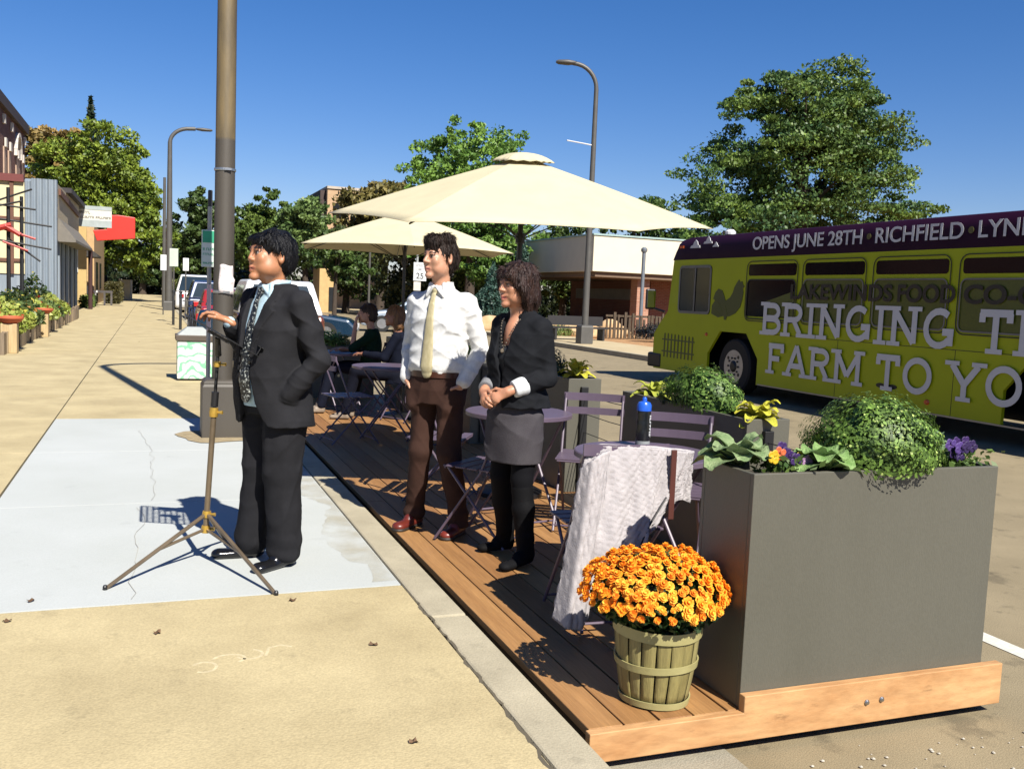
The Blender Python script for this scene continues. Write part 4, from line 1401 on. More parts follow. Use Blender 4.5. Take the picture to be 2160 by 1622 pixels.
def planters():
    leafmat()
    planter(2.0, 3.15, 2.79, 3.125, .862, 'nearest grey planter box, end panel facing the sidewalk above the cedar board', z0=.002, bracket=False)
    planter(2.93, 3.20, 4.18, 5.60, .862, 'long grey planter box with green mound and yellow leaves beside the bistro table')
    planter(2.92, 3.19, 6.45, 7.85, .862, 'grey planter box behind the woman, yellow leaves at its near end')
    planter(2.92, 3.19, 8.75, 10.1, .862, 'grey planter box behind the man in the white shirt')
    planter(2.92, 3.19, 11.0, 12.4, .862, 'grey planter box beside the seated pair')
    planter(1.55, 2.85, 12.75, 13.1, .70, 'grey planter box across the far end of the deck', bracket=False)
    g1, g2 = (.055, .115, .018), (.20, .33, .06)
    dome('mum_plant', 'big round unopened chrysanthemum overflowing the nearest planter box', 'plant', (2.69, 2.97, .90), (.285, .25, .225), 17000, .0095, (.05, .10, .018), (.30, .50, .09), 1, tips=1300)
    dome('mum_plant', 'round green mound in the middle of the long planter box', 'plant', (3.07, 4.85, .89), (.20, .33, .20), 6500, .0125, (.05, .12, .02), (.24, .40, .08), 2, tips=600)
    dome('shrub', 'dark green mound behind the woman in the planter box', 'plant', (3.05, 7.35, .87), (.2, .36, .2), 2600, .016, (.012, .03, .008), (.05, .10, .03), 3)
    dome('shrub', 'green mound in the planter box behind the man in the white shirt', 'plant', (3.05, 9.4, .90), (.2, .42, .24), 2400, .02, (.02, .05, .012), (.10, .17, .04), 4)
    dome('shrub', 'green mound in the planter box beside the seated pair', 'plant', (3.05, 11.7, .90), (.2, .4, .24), 1800, .022, (.05, .09, .02), (.20, .28, .07), 5)
    dome('shrub', 'bright green mound in the planter box at the far end of the deck', 'plant', (2.15, 12.9, .74), (.42, .2, .17), 1800, .022, (.05, .12, .02), (.22, .36, .08), 6)
    yl, yd = (.75, .68, .07), (.50, .52, .06)
    gy = 'yellow leafed heuchera plants in the planter boxes'
    broadleaf('yellow_plant', 'yellow leafed plant at the near end of the long planter box', 'plant', (3.06, 4.27, .84), 26, .15, .042, yl, yd, 11, .7, group=gy)
    broadleaf('yellow_plant', 'yellow leafed plant hidden behind the green mound of the long planter box', 'plant', (3.06, 5.42, .84), 20, .15, .036, yd, (.35, .42, .08), 12, .7, group=gy)
    broadleaf('yellow_plant', 'yellow leafed plant at the near end of the planter behind the woman', 'plant', (3.06, 6.62, .85), 28, .15, .038, yl, yd, 13, .9, group=gy)
    cb1, cb2 = (.16, .26, .10), (.38, .48, .24)
    broadleaf('ornamental_cabbage', 'ornamental cabbage leaning over the left corner of the nearest planter box', 'plant', (2.07, 3.0, .855), 15, .155, .070, cb1, cb2, 21, .75, ruffle=.05)
    broadleaf('ornamental_cabbage', 'ornamental cabbage at the front edge of the nearest planter box below the big mound', 'plant', (2.36, 2.87, .855), 15, .145, .068, (.15, .30, .07), (.36, .52, .20), 22, .6, ruffle=.05)
    broadleaf('ornamental_cabbage', 'small cabbage rosette at the street corner of the nearest planter box', 'plant', (3.02, 3.0, .875), 11, .085, .035, (.12, .24, .10), (.30, .42, .24), 23, .9, ruffle=.05)
    ye, orr, pu, pk = (.85, .55, .02), (.75, .16, .05), (.05, .015, .13), (.45, .25, .45)
    pansies((2.20, 2.90, .86), 9, [ye, pu, orr, pu, pu, pk], 'yellow, orange and purple pansies between the two large cabbages', 31, (.075, .05))
    pansies((3.05, 2.90, .862), 8, [pu, (.03, .01, .09), (.10, .05, .25)], 'dark purple pansies at the street corner of the nearest planter box', 32, (.07, .05))
    # cables
    def cables(y0, y1, x, label, hs=(.74, .6, .46, .32)):
        t = thing('cable_railing', label, 'railing', (x, (y0 + y1) / 2, .0), 'steel cables between the planter boxes')
        for h in hs:
            b = MB(); b.tube([(x, y0, h), (x, (y0 + y1) / 2, h - .006), (x, y1, h)], .0032, 5)
            b.build('cable', STEEL, t)
    cables(3.125, 4.15, 3.05, 'thin cables from the nearest planter box to the long one')
    cables(5.6, 6.42, 3.05, 'thin cables beside the water bottle, between long planter and the one behind the woman')
    cables(7.85, 8.72, 3.05, 'thin cables beyond the dark green mound behind the woman')

# ---------------------------------------------------------------- furniture
FM = None
def table(x, y, rz, label, r=.345):
    global FM
    if FM is None:
        FM = M('mauve_powder_coat', (.130, .095, .138), rough=.42, var=.08, scale=6, bump=.02)
    t = thing('bistro_table', label, 'table', (0, 0, 0), 'round mauve bistro tables on the deck')
    b = MB(); b.lathe([(r - .012, .690), (r, .694), (r, .716), (r - .006, .720), (0, .7205)], (0, 0, 0), 56, caps=False)
    b.build('table_top', FM, t, smooth=.5)
    for s in (-1, 1):
        b = MB(); b.tube([(s * r * .55, -.22, .69), (s * r * .55, .22, .69)], .009, 8)
        b.build('under_rail', FM, t)
    for s in (-1, 1):
        b = MB(); xx = s * r * .55
        b.tube([(xx, -.22, .685), (xx + s * .004, .24, .012)], .0095, 8)
        b.build('leg', FM, t)
        b = MB(); b.tube([(xx - s * .022, .22, .685), (xx - s * .018, -.24, .012)], .0095, 8)
        b.build('leg', FM, t)
    b = MB()
    for yy, zz in ((.225, .04), (-.225, .04)):
        b = MB(); b.tube([(-r * .55, yy, zz), (r * .55, yy, zz)], .007, 8)
        b.build('stretcher', FM, t)
    place(t, (x, y, 0), rz)
    return t

def chair(label):
    t = thing('bistro_chair', label, 'chair', (0, 0, 0), 'mauve folding bistro chairs on the deck')
    # seat faces -Y, backrest at +Y
    w = .20
    for i in range(5):
        y = -.17 + i * .082
        b = MB(); b.box(-w, w, y, y + .066, .452, .462); b.build('seat_slat', FM, t, bev=.002)
    for z, dz in ((.70, .045), (.79, .05)):
        b = MB(); vs = []
        n = 8
        for i in range(n + 1):
            u = -w + 2 * w * i / n
            yb = .225 + .022 * (1 - (u / w) ** 2)
            for (dy, zz) in ((0, z), (.009, z), (.009, z + dz), (0, z + dz)):
                vs.append((u, yb + dy, zz))
        fs = [(3, 2, 1, 0), (n * 4, n * 4 + 1, n * 4 + 2, n * 4 + 3)]
        for i in range(n):
            for k in range(4):
                k2 = (k + 1) % 4
                fs.append((i * 4 + k, i * 4 + k2, i * 4 + 4 + k2, i * 4 + 4 + k))
        b.add(vs, fs); b.build('back_slat', FM, t)
    for s in (-1, 1):
        b = MB(); b.tube([(s * (w - .012), -.22, .012), (s * (w - .012), .08, .44), (s * (w - .012), .222, .80), (s * (w - .012), .226, .835)], .0085, 8)
        b.build('back_frame', FM, t)
        b = MB(); b.tube([(s * (w - .03), .24, .012), (s * (w - .03), -.155, .448)], .0085, 8)
        b.build('leg', FM, t)
    for q in ([(-w + .012, -.20, .045), (w - .012, -.20, .045)], [(-w + .03, .215, .045), (w - .03, .215, .045)], [(-w + .012, -.165, .445), (w - .012, -.165, .445)]):
        b = MB(); b.tube(q, .0065, 8)
        b.build('crossbar', FM, t)
    return t

def umbrella(x, y, rz, R, ztop, zedge, label, lean=0.):
    t = thing('patio_umbrella', label, 'umbrella', (0, 0, 0), 'cream market umbrellas over the deck')
    cm = bpy.data.materials.get('cream_canvas') or M('cream_canvas', (.76, .675, .44), rough=.85, var=.05, scale=5, trans=.12, bump=.12, bscale=260, fine=.03)
    pm = bpy.data.materials.get('dark_pole') or M('dark_pole', (.012, .012, .013), rough=.35)
    def canopy(r0, r1, z0, z1, nr, sag, valance, name, mat, parent, dome_=False):
        vs = []; seg = 10
        n = 6 * seg
        for i in range(nr + 1):
            s = i / nr
            for k in range(n):
                a = k / seg; i0 = math.floor(a); f = a - i0
                A0, A1 = i0 * PI / 3, (i0 + 1) * PI / 3
                rr = r0 + (r1 - r0) * s
                px = math.cos(A0) * (1 - f) + math.cos(A1) * f; py = math.sin(A0) * (1 - f) + math.sin(A1) * f
                edge = 4 * f * (1 - f)
                inw = 1 - .012 * edge * s ** 2
                z = z0 + (z1 - z0) * (s if not dome_ else s ** 2.2) + .008 * sag * math.sin(PI * s) + .014 * edge * s ** 3 * sag + (.004 * math.sin(6 * PI * a / 3 * 2.5) * s ** 4 if dome_ else 0)
                vs.append((px * rr * inw, py * rr * inw, z))
        fs = [(i * n + k, i * n + (k + 1) % n, (i + 1) * n + (k + 1) % n, (i + 1) * n + k) for i in range(nr) for k in range(n)]
        b = MB(); b.add(vs, [f[::-1] for f in fs])
        o = b.build(name, mat, parent, smooth=.12)
        m = o.modifiers.new('thick', 'SOLIDIFY'); m.thickness = .003; m.offset = -1
        return o
    c = canopy(.10, R, ztop - .055, zedge, 12, 1., 0, 'canopy', cm, t)
    v = canopy(.015, .225, ztop + .004, ztop - .058, 7, 0., 0, 'vent', cm, c, True)
    b = MB()
    for k in range(6):
        a = k * PI / 3
        b.tube([(R * .975 * math.cos(a), R * .975 * math.sin(a), zedge - .014), (.03 * math.cos(a), .03 * math.sin(a), ztop - .09)], .006, 6)
        b.tube([(R * .5 * math.cos(a), R * .5 * math.sin(a), (zedge + ztop) / 2 - .065), (.03 * math.cos(a), .03 * math.sin(a), zedge - .12)], .005, 6)
    rb = b.build('ribs', pm, t)
    b = MB(); b.tube([(0, 0, .05), (0, 0, ztop - .02)], .019, 12)
    b.build('pole', pm, t)
    b = MB(); b.tube([(0, 0, zedge - .16), (0, 0, zedge - .09)], .034, 12)
    b.build('hub', pm, t)
    b = MB(); b.lathe([(.24, 0), (.24, .03), (.20, .05), (.05, .07), (.04, .20), (0, .2)], (0, 0, 0), 28)
    b.build('base', pm, t, smooth=.5)
    # the head leans toward the view side by tipping the canopy on its joint
    A = Vector((math.cos(rad(21) + rz), -math.sin(rad(21) + rz), 0)) if 0 else (Matrix.Rotation(-rz, 3, 'Z') @ Vector((math.cos(rad(21)), -math.sin(rad(21)), 0)))
    pv = Vector((0, 0, zedge - .05))
    mt = Matrix.Translation(pv) @ Matrix.Rotation(lean, 4, A) @ Matrix.Translation(-pv)
    for o in (c, v, rb): o.data.transform(mt)
    t.location = (x, y, 0); t.rotation_euler = (0, 0, rz)
    return t

def furniture():
    table(2.27, 4.08, .3, 'bistro table with a blue capped bottle, nearest one in front of the long planter')
    table(2.22, 5.66, .2, 'bistro table under the nearer umbrella behind the woman')
    table(2.22, 9.25, 1.2, 'bistro table beyond the man in the white shirt, seen edge on', .37)
    table(2.10, 11.25, .4, 'bistro table the seated pair lean on')
    c0 = chair('mauve chair right of the bottle, its back against the long planter')
    FMroot = c0
    place(c0, (2.62, 4.42, 0), rad(-38))
    def put(x, y, rz, label):
        c = copy_tree(FMroot); c['label'] = label; place(c, (x, y, 0), rz); return c
    put(1.94, 3.84, rad(176), 'mauve chair hidden under the quilted jacket')
    put(2.62, 5.42, rad(-160 + 130), 'mauve chair just right of the woman, its two back slats before the planter')
    put(1.86, 5.25, rad(-215 + 75), 'mauve chair whose crossed legs show between the two standing people')
    put(1.93, 6.35, rad(60), 'mauve chair whose crossed legs show left of the brown trousers')
    put(2.55, 8.7, rad(190), 'mauve chair at the near side of the table beyond the man in the white shirt')
    put(1.78, 8.95, rad(100), 'mauve chair turned sideways at the left of the edge on table')
    put(2.50, 11.05, rad(-70), 'mauve chair carrying the person in green')
    put(2.72, 10.45, rad(-60), 'mauve chair carrying the person in navy')
    umbrella(2.485, 6.46, rad(-20.5), 1.39, 2.475, 2.00, 'nearer and larger looking cream umbrella, its peak above the woman', lean=rad(6))
    umbrella(2.72, 10.75, rad(-40), 1.33, 2.40, 1.93, 'farther cream umbrella open behind the man in the white shirt')
    # bottle
    t = thing('water_bottle', 'black sports bottle with blue cap and white side lettering on the bistro table', 'bottle', (0, 0, 0))
    b = MB(); b.lathe([(.032, 0), (.036, .006), (.036, .13), (.033, .15), (.036, .165), (.034, .185), (0, .186)], (0, 0, 0), 28)
    b.build('bottle_body', M('black_plastic', (.010, .012, .013), rough=.25), t, smooth=.6)
    b = MB(); b.lathe([(.037, .186), (.037, .215), (.030, .228), (.012, .234), (.012, .248), (.009, .254), (0, .255)], (0, 0, 0), 28)
    b.build('cap', M('blue_plastic', (.02, .12, .65), rough=.3), t, smooth=.6)
    me = marks(7, .0165, .018, lambda u, v, w: ((.0368 + w) * math.sin((v - .009) / .0368), -(.0368 + w) * math.cos((v - .009) / .0368), .165 - u), 4)
    wm = M('white_print', (.8, .82, .82), rough=.5)
    link_mesh('lettering', me, wm, t)
    b = MB(); b.lathe([(.0372, .016), (.0372, .034)], (0, 0, 0), 28, caps=False); b.build('base_band', M('grey_print', (.3, .32, .32), rough=.4), t)
    place(t, (2.335, 4.22, .7207), rad(40))
    # printed paper + sunglasses-like blue handout on the table
    b = MB()
    vs = []
    for i in range(9):
        for j in range(7):
            u, v = i / 8, j / 6
            vs.append((2.03 + .20 * u + .02 * v, 3.90 + .13 * v - .03 * u, .7225 + .012 * math.sin(u * 3) * v + .004 * math.sin(v * 7)))
    b.add(vs, [(i * 7 + j, (i + 1) * 7 + j, (i + 1) * 7 + j + 1, i * 7 + j + 1) for i in range(8) for j in range(6)])
    o = b.build('folded_paper', M('pale_blue_paper', (.62, .76, .86), rough=.7, c2=(.8, .85, .88), scale=14), smooth=3.2)
    m = o.modifiers.new('th', 'SOLIDIFY'); m.thickness = .001; m.offset = 1
    tag(o, 'pale blue and white paper lying at the table edge in front of the bottle', 'paper')

def quilted_jacket():
    """draped over chair back; local x across, hanging both sides"""
    t = thing('quilted_jacket', 'pale grey quilted jacket draped over a chair in front of the bistro table', 'jacket', (1.93, 3.60, .0))
    m = M('pale_quilted_cloth', (.40, .37, .375), rough=.85, c2=(.52, .485, .49), scale=12, bump=.15, bscale=120)
    N = m.node_tree.nodes; L = m.node_tree.links
    def sheet(name, top, bot, rows, cols, fold, thick=.012, phase=0., lift=None, gq=26):
        """top/bot: polylines of 3D points; interpolated"""
        top = [np.array(p, float) for p in top]; bot = [np.array(p, float) for p in bot]
        def samp(pl, u):
            k = u * (len(pl) - 1); i = min(int(k), len(pl) - 2); f = k - i
            return pl[i] * (1 - f) + pl[i + 1] * f
        vs = []
        for i in range(rows + 1):
            v = i / rows
            for j in range(cols + 1):
                u = j / cols
                p = samp(top, u) * (1 - v) + samp(bot, u) * v
                out = fold * (math.sin(u * 17 + phase + 2 * math.sin(v * 2.2)) + .6 * math.sin(u * 31 + phase * 2 + v * 3)) * (v ** .7)
                q1 = abs(math.sin(PI * (u * gq * .5 + v * gq * .9))); q2 = abs(math.sin(PI * (u * gq * .5 - v * gq * .9)))
                puff = .0085 * min(q1, q2) ** .5
                rump = .004 * math.sin(u * 57 + v * 23) * math.sin(v * 41 + u * 13)
                p = p + np.array((.25 * fold * math.cos(u * 17), -1, 0)) * (out + puff + rump)
                vs.append(tuple(p))
        nc = cols + 1
        b = MB(); b.add(vs, [(i * nc + j, (i + 1) * nc + j, (i + 1) * nc + j + 1, i * nc + j + 1) for i in range(rows) for j in range(cols)])
        o = b.build(name, m, t, smooth=3.2)
        md = o.modifiers.new('th', 'SOLIDIFY'); md.thickness = thick; md.offset = 0
        return o
    y = 3.555
    # main body over the front of chair back
    sheet('body_panel', [(1.74, y + .10, .80), (1.80, y + .06, .835), (1.95, y + .03, .83), (2.05, y + .02, .825), (2.12, y + .02, .815)],
          [(1.66, y - .02, .20), (1.74, y - .06, .22), (1.86, y - .07, .30), (1.96, y - .06, .36), (1.98, y - .03, .42)], 70, 60, .014)
    # hanging sleeve at left
    sheet('sleeve', [(1.705, y + .05, .74), (1.735, y - .01, .79), (1.775, y - .005, .815), (1.82, y + .02, .82)],
          [(1.605, y + .05, .10), (1.625, y - .055, .085), (1.675, y - .075, .08), (1.735, y - .02, .11)], 60, 26, .004, phase=.5, gq=11)
    # open flap on the right, turned out
    sheet('front_flap', [(2.10, y + .02, .82), (2.18, y + .0, .81), (2.235, y + .03, .805), (2.25, y + .06, .79)],
          [(1.93, y - .05, .36), (2.05, y - .02, .52), (2.17, y + .02, .60), (2.25, y + .06, .57)], 50, 40, .010, phase=1.2)
    sheet('yoke', [(1.77, y + .20, .742), (1.95, y + .30, .738), (2.12, y + .22, .742), (2.22, y + .24, .738)], [(1.745, y + .10, .806), (1.80, y + .062, .838), (1.95, y + .034, .834), (2.05, y + .024, .828), (2.12, y + .022, .820), (2.20, y + .02, .812), (2.25, y + .05, .80)], 16, 50, .004, phase=2)
    b = MB(); b.box(2.095, 2.122, y - .035, y - .025, .52, .825); 
    b.build('strap', M('dark_red_strap', (.09, .02, .012), rough=.6), t, bev=.003)
    b = MB()
    b.tube([(2.08, y - .035, .62), (1.99, y - .055, .50), (1.90, y - .08, .33)], .004, 6)
    b.build('zip_edge', M('zip_dark', (.03, .028, .03), rough=.5), t)

# ---------------------------------------------------------------- basket and mum
def basket():
    cx_, cy_ = 1.745, 2.965
    t = thing('bushel_basket', 'olive tinted wooden bushel basket standing at the deck corner', 'basket', (cx_, cy_, 0))
    ms = [M('stave_a', (.27, .23, .085), rough=.6, c2=(.36, .31, .125), scale=3, stretch=(9, 9, .8), bump=.15, bscale=20, fine=.12),
          M('stave_b', (.20, .165, .055), rough=.6, c2=(.33, .28, .10), scale=3, stretch=(9, 9, .8), bump=.15, bscale=20, fine=.12)]
    hoop = M('hoop_wood', (.36, .32, .13), rough=.5, c2=(.46, .42, .19), scale=5, bump=.1, bscale=30)
    H_ = .285; r0, r1 = .120, .156
    n = 18
    rr = random.Random(4)
    for k in range(n):
        a0, a1 = 2 * PI * (k + .04) / n, 2 * PI * (k + .96) / n
        b = MB(); vs = []
        off = .0025 * (k % 2)
        for i in range(7):
            s = i / 6
            r = r0 + (r1 - r0) * s + .006 * math.sin(PI * s) + off
            tw = .015 * math.sin(s * 3 + k)
            for j in range(4):
                a = a0 + (a1 - a0) * j / 3 + tw
                vs.append((cx_ + r * math.cos(a), cy_ + r * math.sin(a), .008 + H_ * s))
        b.add(vs, [(i * 4 + j, i * 4 + j + 1, (i + 1) * 4 + j + 1, (i + 1) * 4 + j) for i in range(6) for j in range(3)])
        o = b.build('stave', ms[rr.random() < .45], t, smooth=.6)
        md = o.modifiers.new('th', 'SOLIDIFY'); md.thickness = .003; md.offset = -1
    for z0, z1, nm in ((.258, .298, 'rim_hoop'), (.142, .168, 'middle_hoop'), (.004, .028, 'bottom_hoop')):
        b = MB(); vs = []; N_ = 48
        for k in range(N_):
            a = 2 * PI * k / N_
            for (z, d) in ((z0, .004), (z0, .0095), (z1, .0095), (z1, .004)):
                s = (z - .008) / H_; r = r0 + (r1 - r0) * s + .006 * math.sin(PI * min(max(s, 0), 1)) + d
                vs.append((cx_ + r * math.cos(a), cy_ + r * math.sin(a), z + .003 * math.sin(a * 2 + z0 * 30)))
        fs = [(k * 4 + q, ((k + 1) % N_) * 4 + q, ((k + 1) % N_) * 4 + (q + 1) % 4, k * 4 + (q + 1) % 4) for k in range(N_) for q in range(4)]
        b.add(vs, fs); b.build(nm, hoop, t, smooth=.7)
    b = MB(); b.lathe([(r0 - .004, .01), (r1 - .010, .245), (0, .255)], (cx_, cy_, 0), 30)
    b.build('lining', SOIL, t)
    # plant
    P = thing('chrysanthemum', 'chrysanthemum covered with orange blooms growing in the bushel basket', 'plant', (cx_, cy_, .25))
    c = np.array((cx_ - .005, cy_ + .01, .385))
    R_ = np.array((.262, .24, .165))
    rng = np.random.default_rng(12)
    n = 3600
    d = rng.normal(size=(n, 3)); d /= np.linalg.norm(d, axis=1)[:, None]
    pts = c + d * R_ * (rng.uniform(.25, 1, n) ** .5)[:, None] * .93
    low = pts[:, 2] < .26
    pts = pts[(pts[:, 2] > .27) & (pts[:, 2] < c[2] + .14)]
    cone = np.hypot(pts[:, 0] - cx_, pts[:, 1] - cy_) < .13 + (pts[:, 2] - .27) * 1.6
    pts = pts[cone]
    n = len(pts)
    leaf_cloud('foliage', pts, rng.normal(size=(n, 3)), .017, lerp_cols(rng, n, (.012, .035, .008), (.06, .13, .03)), P, GL, 12)
    # bloom mesh
    def bloom(seed):
        r = random.Random(seed); b = MB()
        for ring, (np_, rad_, zz, tl, ln) in enumerate(((13, .0052, .000, .15, .0155), (11, .004, .0035, .5, .0125), (8, .002, .0065, .95, .009))):
            for k in range(np_):
                a = 2 * PI * k / np_ + ring * .3 + r.uniform(-.1, .1)
                l = ln * r.uniform(.85, 1.1); ti = tl + r.uniform(-.1, .1)
                ca, sa = math.cos(a), math.sin(a)
                w = .0042
                q = []
                for (s, ww, dz) in ((0, .5, 0), (.45, 1., .0), (.85, .85, .0008), (1, .25, .0016)):
                    x = rad_ * .4 + l * s * math.cos(ti); z = zz + l * s * math.sin(ti) + dz
                    q.append((x, ww * w, z)); q.append((x, -ww * w, z))
                vs = [(x * ca - y * sa, x * sa + y * ca, z) for x, y, z in q]
                b.add(vs, [(0, 1, 3, 2), (2, 3, 5, 4), (4, 5, 7, 6)])
        b.lathe([(.0045, .005), (.0035, .0105), (0, .0115)], (0, 0, 0), 8)
        return b.mesh('bloom')
    fm = [M('orange_petal_a', (1.26, .44, .018), rough=.7, c2=(1.36, .60, .035), scale=50, trans=.2), M('orange_petal_b', (1.18, .33, .015), rough=.7, c2=(1.32, .50, .03), scale=50, trans=.2), M('orange_petal_c', (1.33, .62, .04), rough=.7, c2=(1.36, .76, .09), scale=50, trans=.2)]
    ms_ = []
    for i, mm in enumerate(fm):
        me = bloom(i); me.materials.append(mm); ms_.append(me)
    # fibonacci points on the dome
    N_ = 520; blooms = []
    for i in range(N_):
        z = 1 - (i + .5) / N_ * 1.22
        if z < -.10: continue
        a = i * 2.39996
        rr_ = math.sqrt(max(0, 1 - z * z))
        dd = np.array((rr_ * math.cos(a), rr_ * math.sin(a), z)) + rng.normal(0, .035, 3)
        dd /= np.linalg.norm(dd)
        k = 1 + .05 * math.sin(a * 3) + rng.uniform(-.07, .06)
        if rng.uniform() < .035: continue
        p = c + dd * R_ * k
        nn = dd / R_; nn /= np.linalg.norm(nn)
        nn = nn + np.array((.03, -.22, .28)); nn /= np.linalg.norm(nn)
        blooms.append((p, nn, rng.uniform(.78, 1.25) * (.62 if rng.uniform() < .14 else 1), int(rng.integers(0, 3))))
    cam = np.array((0, 0, 1.45))
    blooms.sort(key=lambda q: float(np.linalg.norm(q[0] - cam)))
    rest = MB()
    for i, (p, nn, s, k) in enumerate(blooms):
        q = Vector(nn).to_track_quat('Z', 'Y') @ Vector((0, 0, 1)).rotation_difference(Vector((0, 0, 1)))
        mt = Matrix.Translation(Vector(p)) @ q.to_matrix().to_4x4() @ Matrix.Rotation(i * 1.7, 4, 'Z') @ Matrix.Scale(s, 4)
        if i < 100:
            o = bpy.data.objects.new('bloom', ms_[k]); COL.objects.link(o)
            o.parent = P; o.matrix_local = Matrix.Translation(-ORG[P.name]) @ mt
        else:
            me = ms_[k]
            rest.add([mt @ v.co for v in me.vertices], [tuple(f.vertices) for f in me.polygons])
    o = rest.build('blooms', fm[0], P)
    o['kind'] = 'stuff'

# ---------------------------------------------------------------- music stand
def music_stand():
    t = thing('music_stand', 'bronze tripod stand with brass collars and black perforated desk before the speaker', 'music stand', (.275, 5.10, 0))
    br = M('bronze_tube', (.20, .15, .095), rough=.35, metal=.35, var=.2, scale=10)
    bs = M('brass_collar', (.70, .44, .08), rough=.35, metal=.6, var=.15, scale=20)
    bk = M('black_metal', (.012, .012, .013), rough=.4)
    top = Vector((.322, 5.10, 1.13)); foot = Vector((.270, 5.10, .17))
    P_ = lambda s: foot.lerp(top, s)
    b = MB(); b.tube([P_(0), P_(.66)], .0145, 12); b.build('lower_tube', br, t, smooth=.6)
    b = MB(); b.tube([P_(.64), P_(.96)], .0085, 12); b.build('upper_tube', bk, t, smooth=.6)
    b = MB(); b.tube([P_(.68), P_(.76)], .019, 12); b.build('clutch', bk, t, smooth=.6)
    for s0, s1, r in ((.625, .675, .021), (.895, .925, .017), (.075, .11, .021), (-.01, .03, .021)):
        b = MB(); b.tube([P_(s0), P_((s0 + s1) / 2), P_(s1)], [r, r * 1.12, r], 12); o = b.build('collar', bs, t, smooth=.6)
        c_ = P_((s0 + s1) / 2)
        b = MB(); b.tube([c_ + Vector((.018, -.01, 0)), c_ + Vector((.042, -.02, 0))], [.006, .010], 8); b.build('knob', bs, o, smooth=.6)
    legs = [(-.197, 4.73), (.558, 4.465), (.40, 5.52)]
    for (x, y) in legs:
        a = P_(.095); m = P_(.01)
        e = Vector((x, y, .006))
        kn = a.lerp(e, .42)
        b = MB()
        b.tube([a, kn, e], [.0105, .0105, .0095], 8)
        b.build('leg', br, t, smooth=.6)
        b = MB(); b.tube([m, a.lerp(e, .52) + Vector((0, 0, .002))], .0085, 8); b.build('strut', br, t, smooth=.6)
        b = MB(); b.lathe([(.011, -.004), (.011, .012), (.007, .02)], (x, y, .005), 10); b.build('foot', bk, t)
    # desk: slopes down toward the speaker
    ex = Vector((.37, -.0, -.205)).normalized()      # along slope
    ey = Vector((0, 1, 0))
    nz = ex.cross(ey).normalized()
    if nz.z < 0: nz = -nz
    c = Vector((.325, 5.06, 1.198))
    hw, hl = .215, .185
    def pt(u, v, w): return c + ex * u + ey * v + nz * w
    b = MB()
    nx, ny = 10, 12
    # perforated plate: bars crossing
    for i in range(nx + 1):
        u = -hl + 2 * hl * i / nx
        ww = .010 if 0 < i < nx else .016
        vs = [pt(u - ww / 2, -hw, 0), pt(u + ww / 2, -hw, 0), pt(u + ww / 2, hw, 0), pt(u - ww / 2, hw, 0)]
        vs2 = [v + nz * .002 for v in vs]
        b.add(vs + vs2, [(0, 3, 2, 1), (4, 5, 6, 7), (0, 1, 5, 4), (1, 2, 6, 5), (2, 3, 7, 6), (3, 0, 4, 7)])
    for j in range(ny + 1):
        v_ = -hw + 2 * hw * j / ny
        ww = .012 if 0 < j < ny else .018
        vs = [pt(-hl, v_ - ww / 2, .0022), pt(hl, v_ - ww / 2, .0022), pt(hl, v_ + ww / 2, .0022), pt(-hl, v_ + ww / 2, .0022)]
        vs2 = [v + nz * .002 for v in vs]
        b.add(vs + vs2, [(0, 3, 2, 1), (4, 5, 6, 7), (0, 1, 5, 4), (1, 2, 6, 5), (2, 3, 7, 6), (3, 0, 4, 7)])
    b.build('desk', bk, t)
    b = MB()
    b.obox(pt(hl, -hw, .025), pt(hl, hw, .025), .004, .05, up=nz)
    b.obox(pt(hl - .0, -hw, .048), pt(hl, hw, .048), .03, .004, up=nz)
    b.build('lip', bk, t)
    b = MB(); b.tube([top + Vector((0, 0, -.04)), c - nz * .02], [.017, .014], 10); b.obox(c + ex * -.06 - nz * .012, c + ex * .06 - nz * .012, .05, .016, up=nz)
    b.build('bracket', bk, t)
    # notes sheet held on the desk? folded papers
    return t
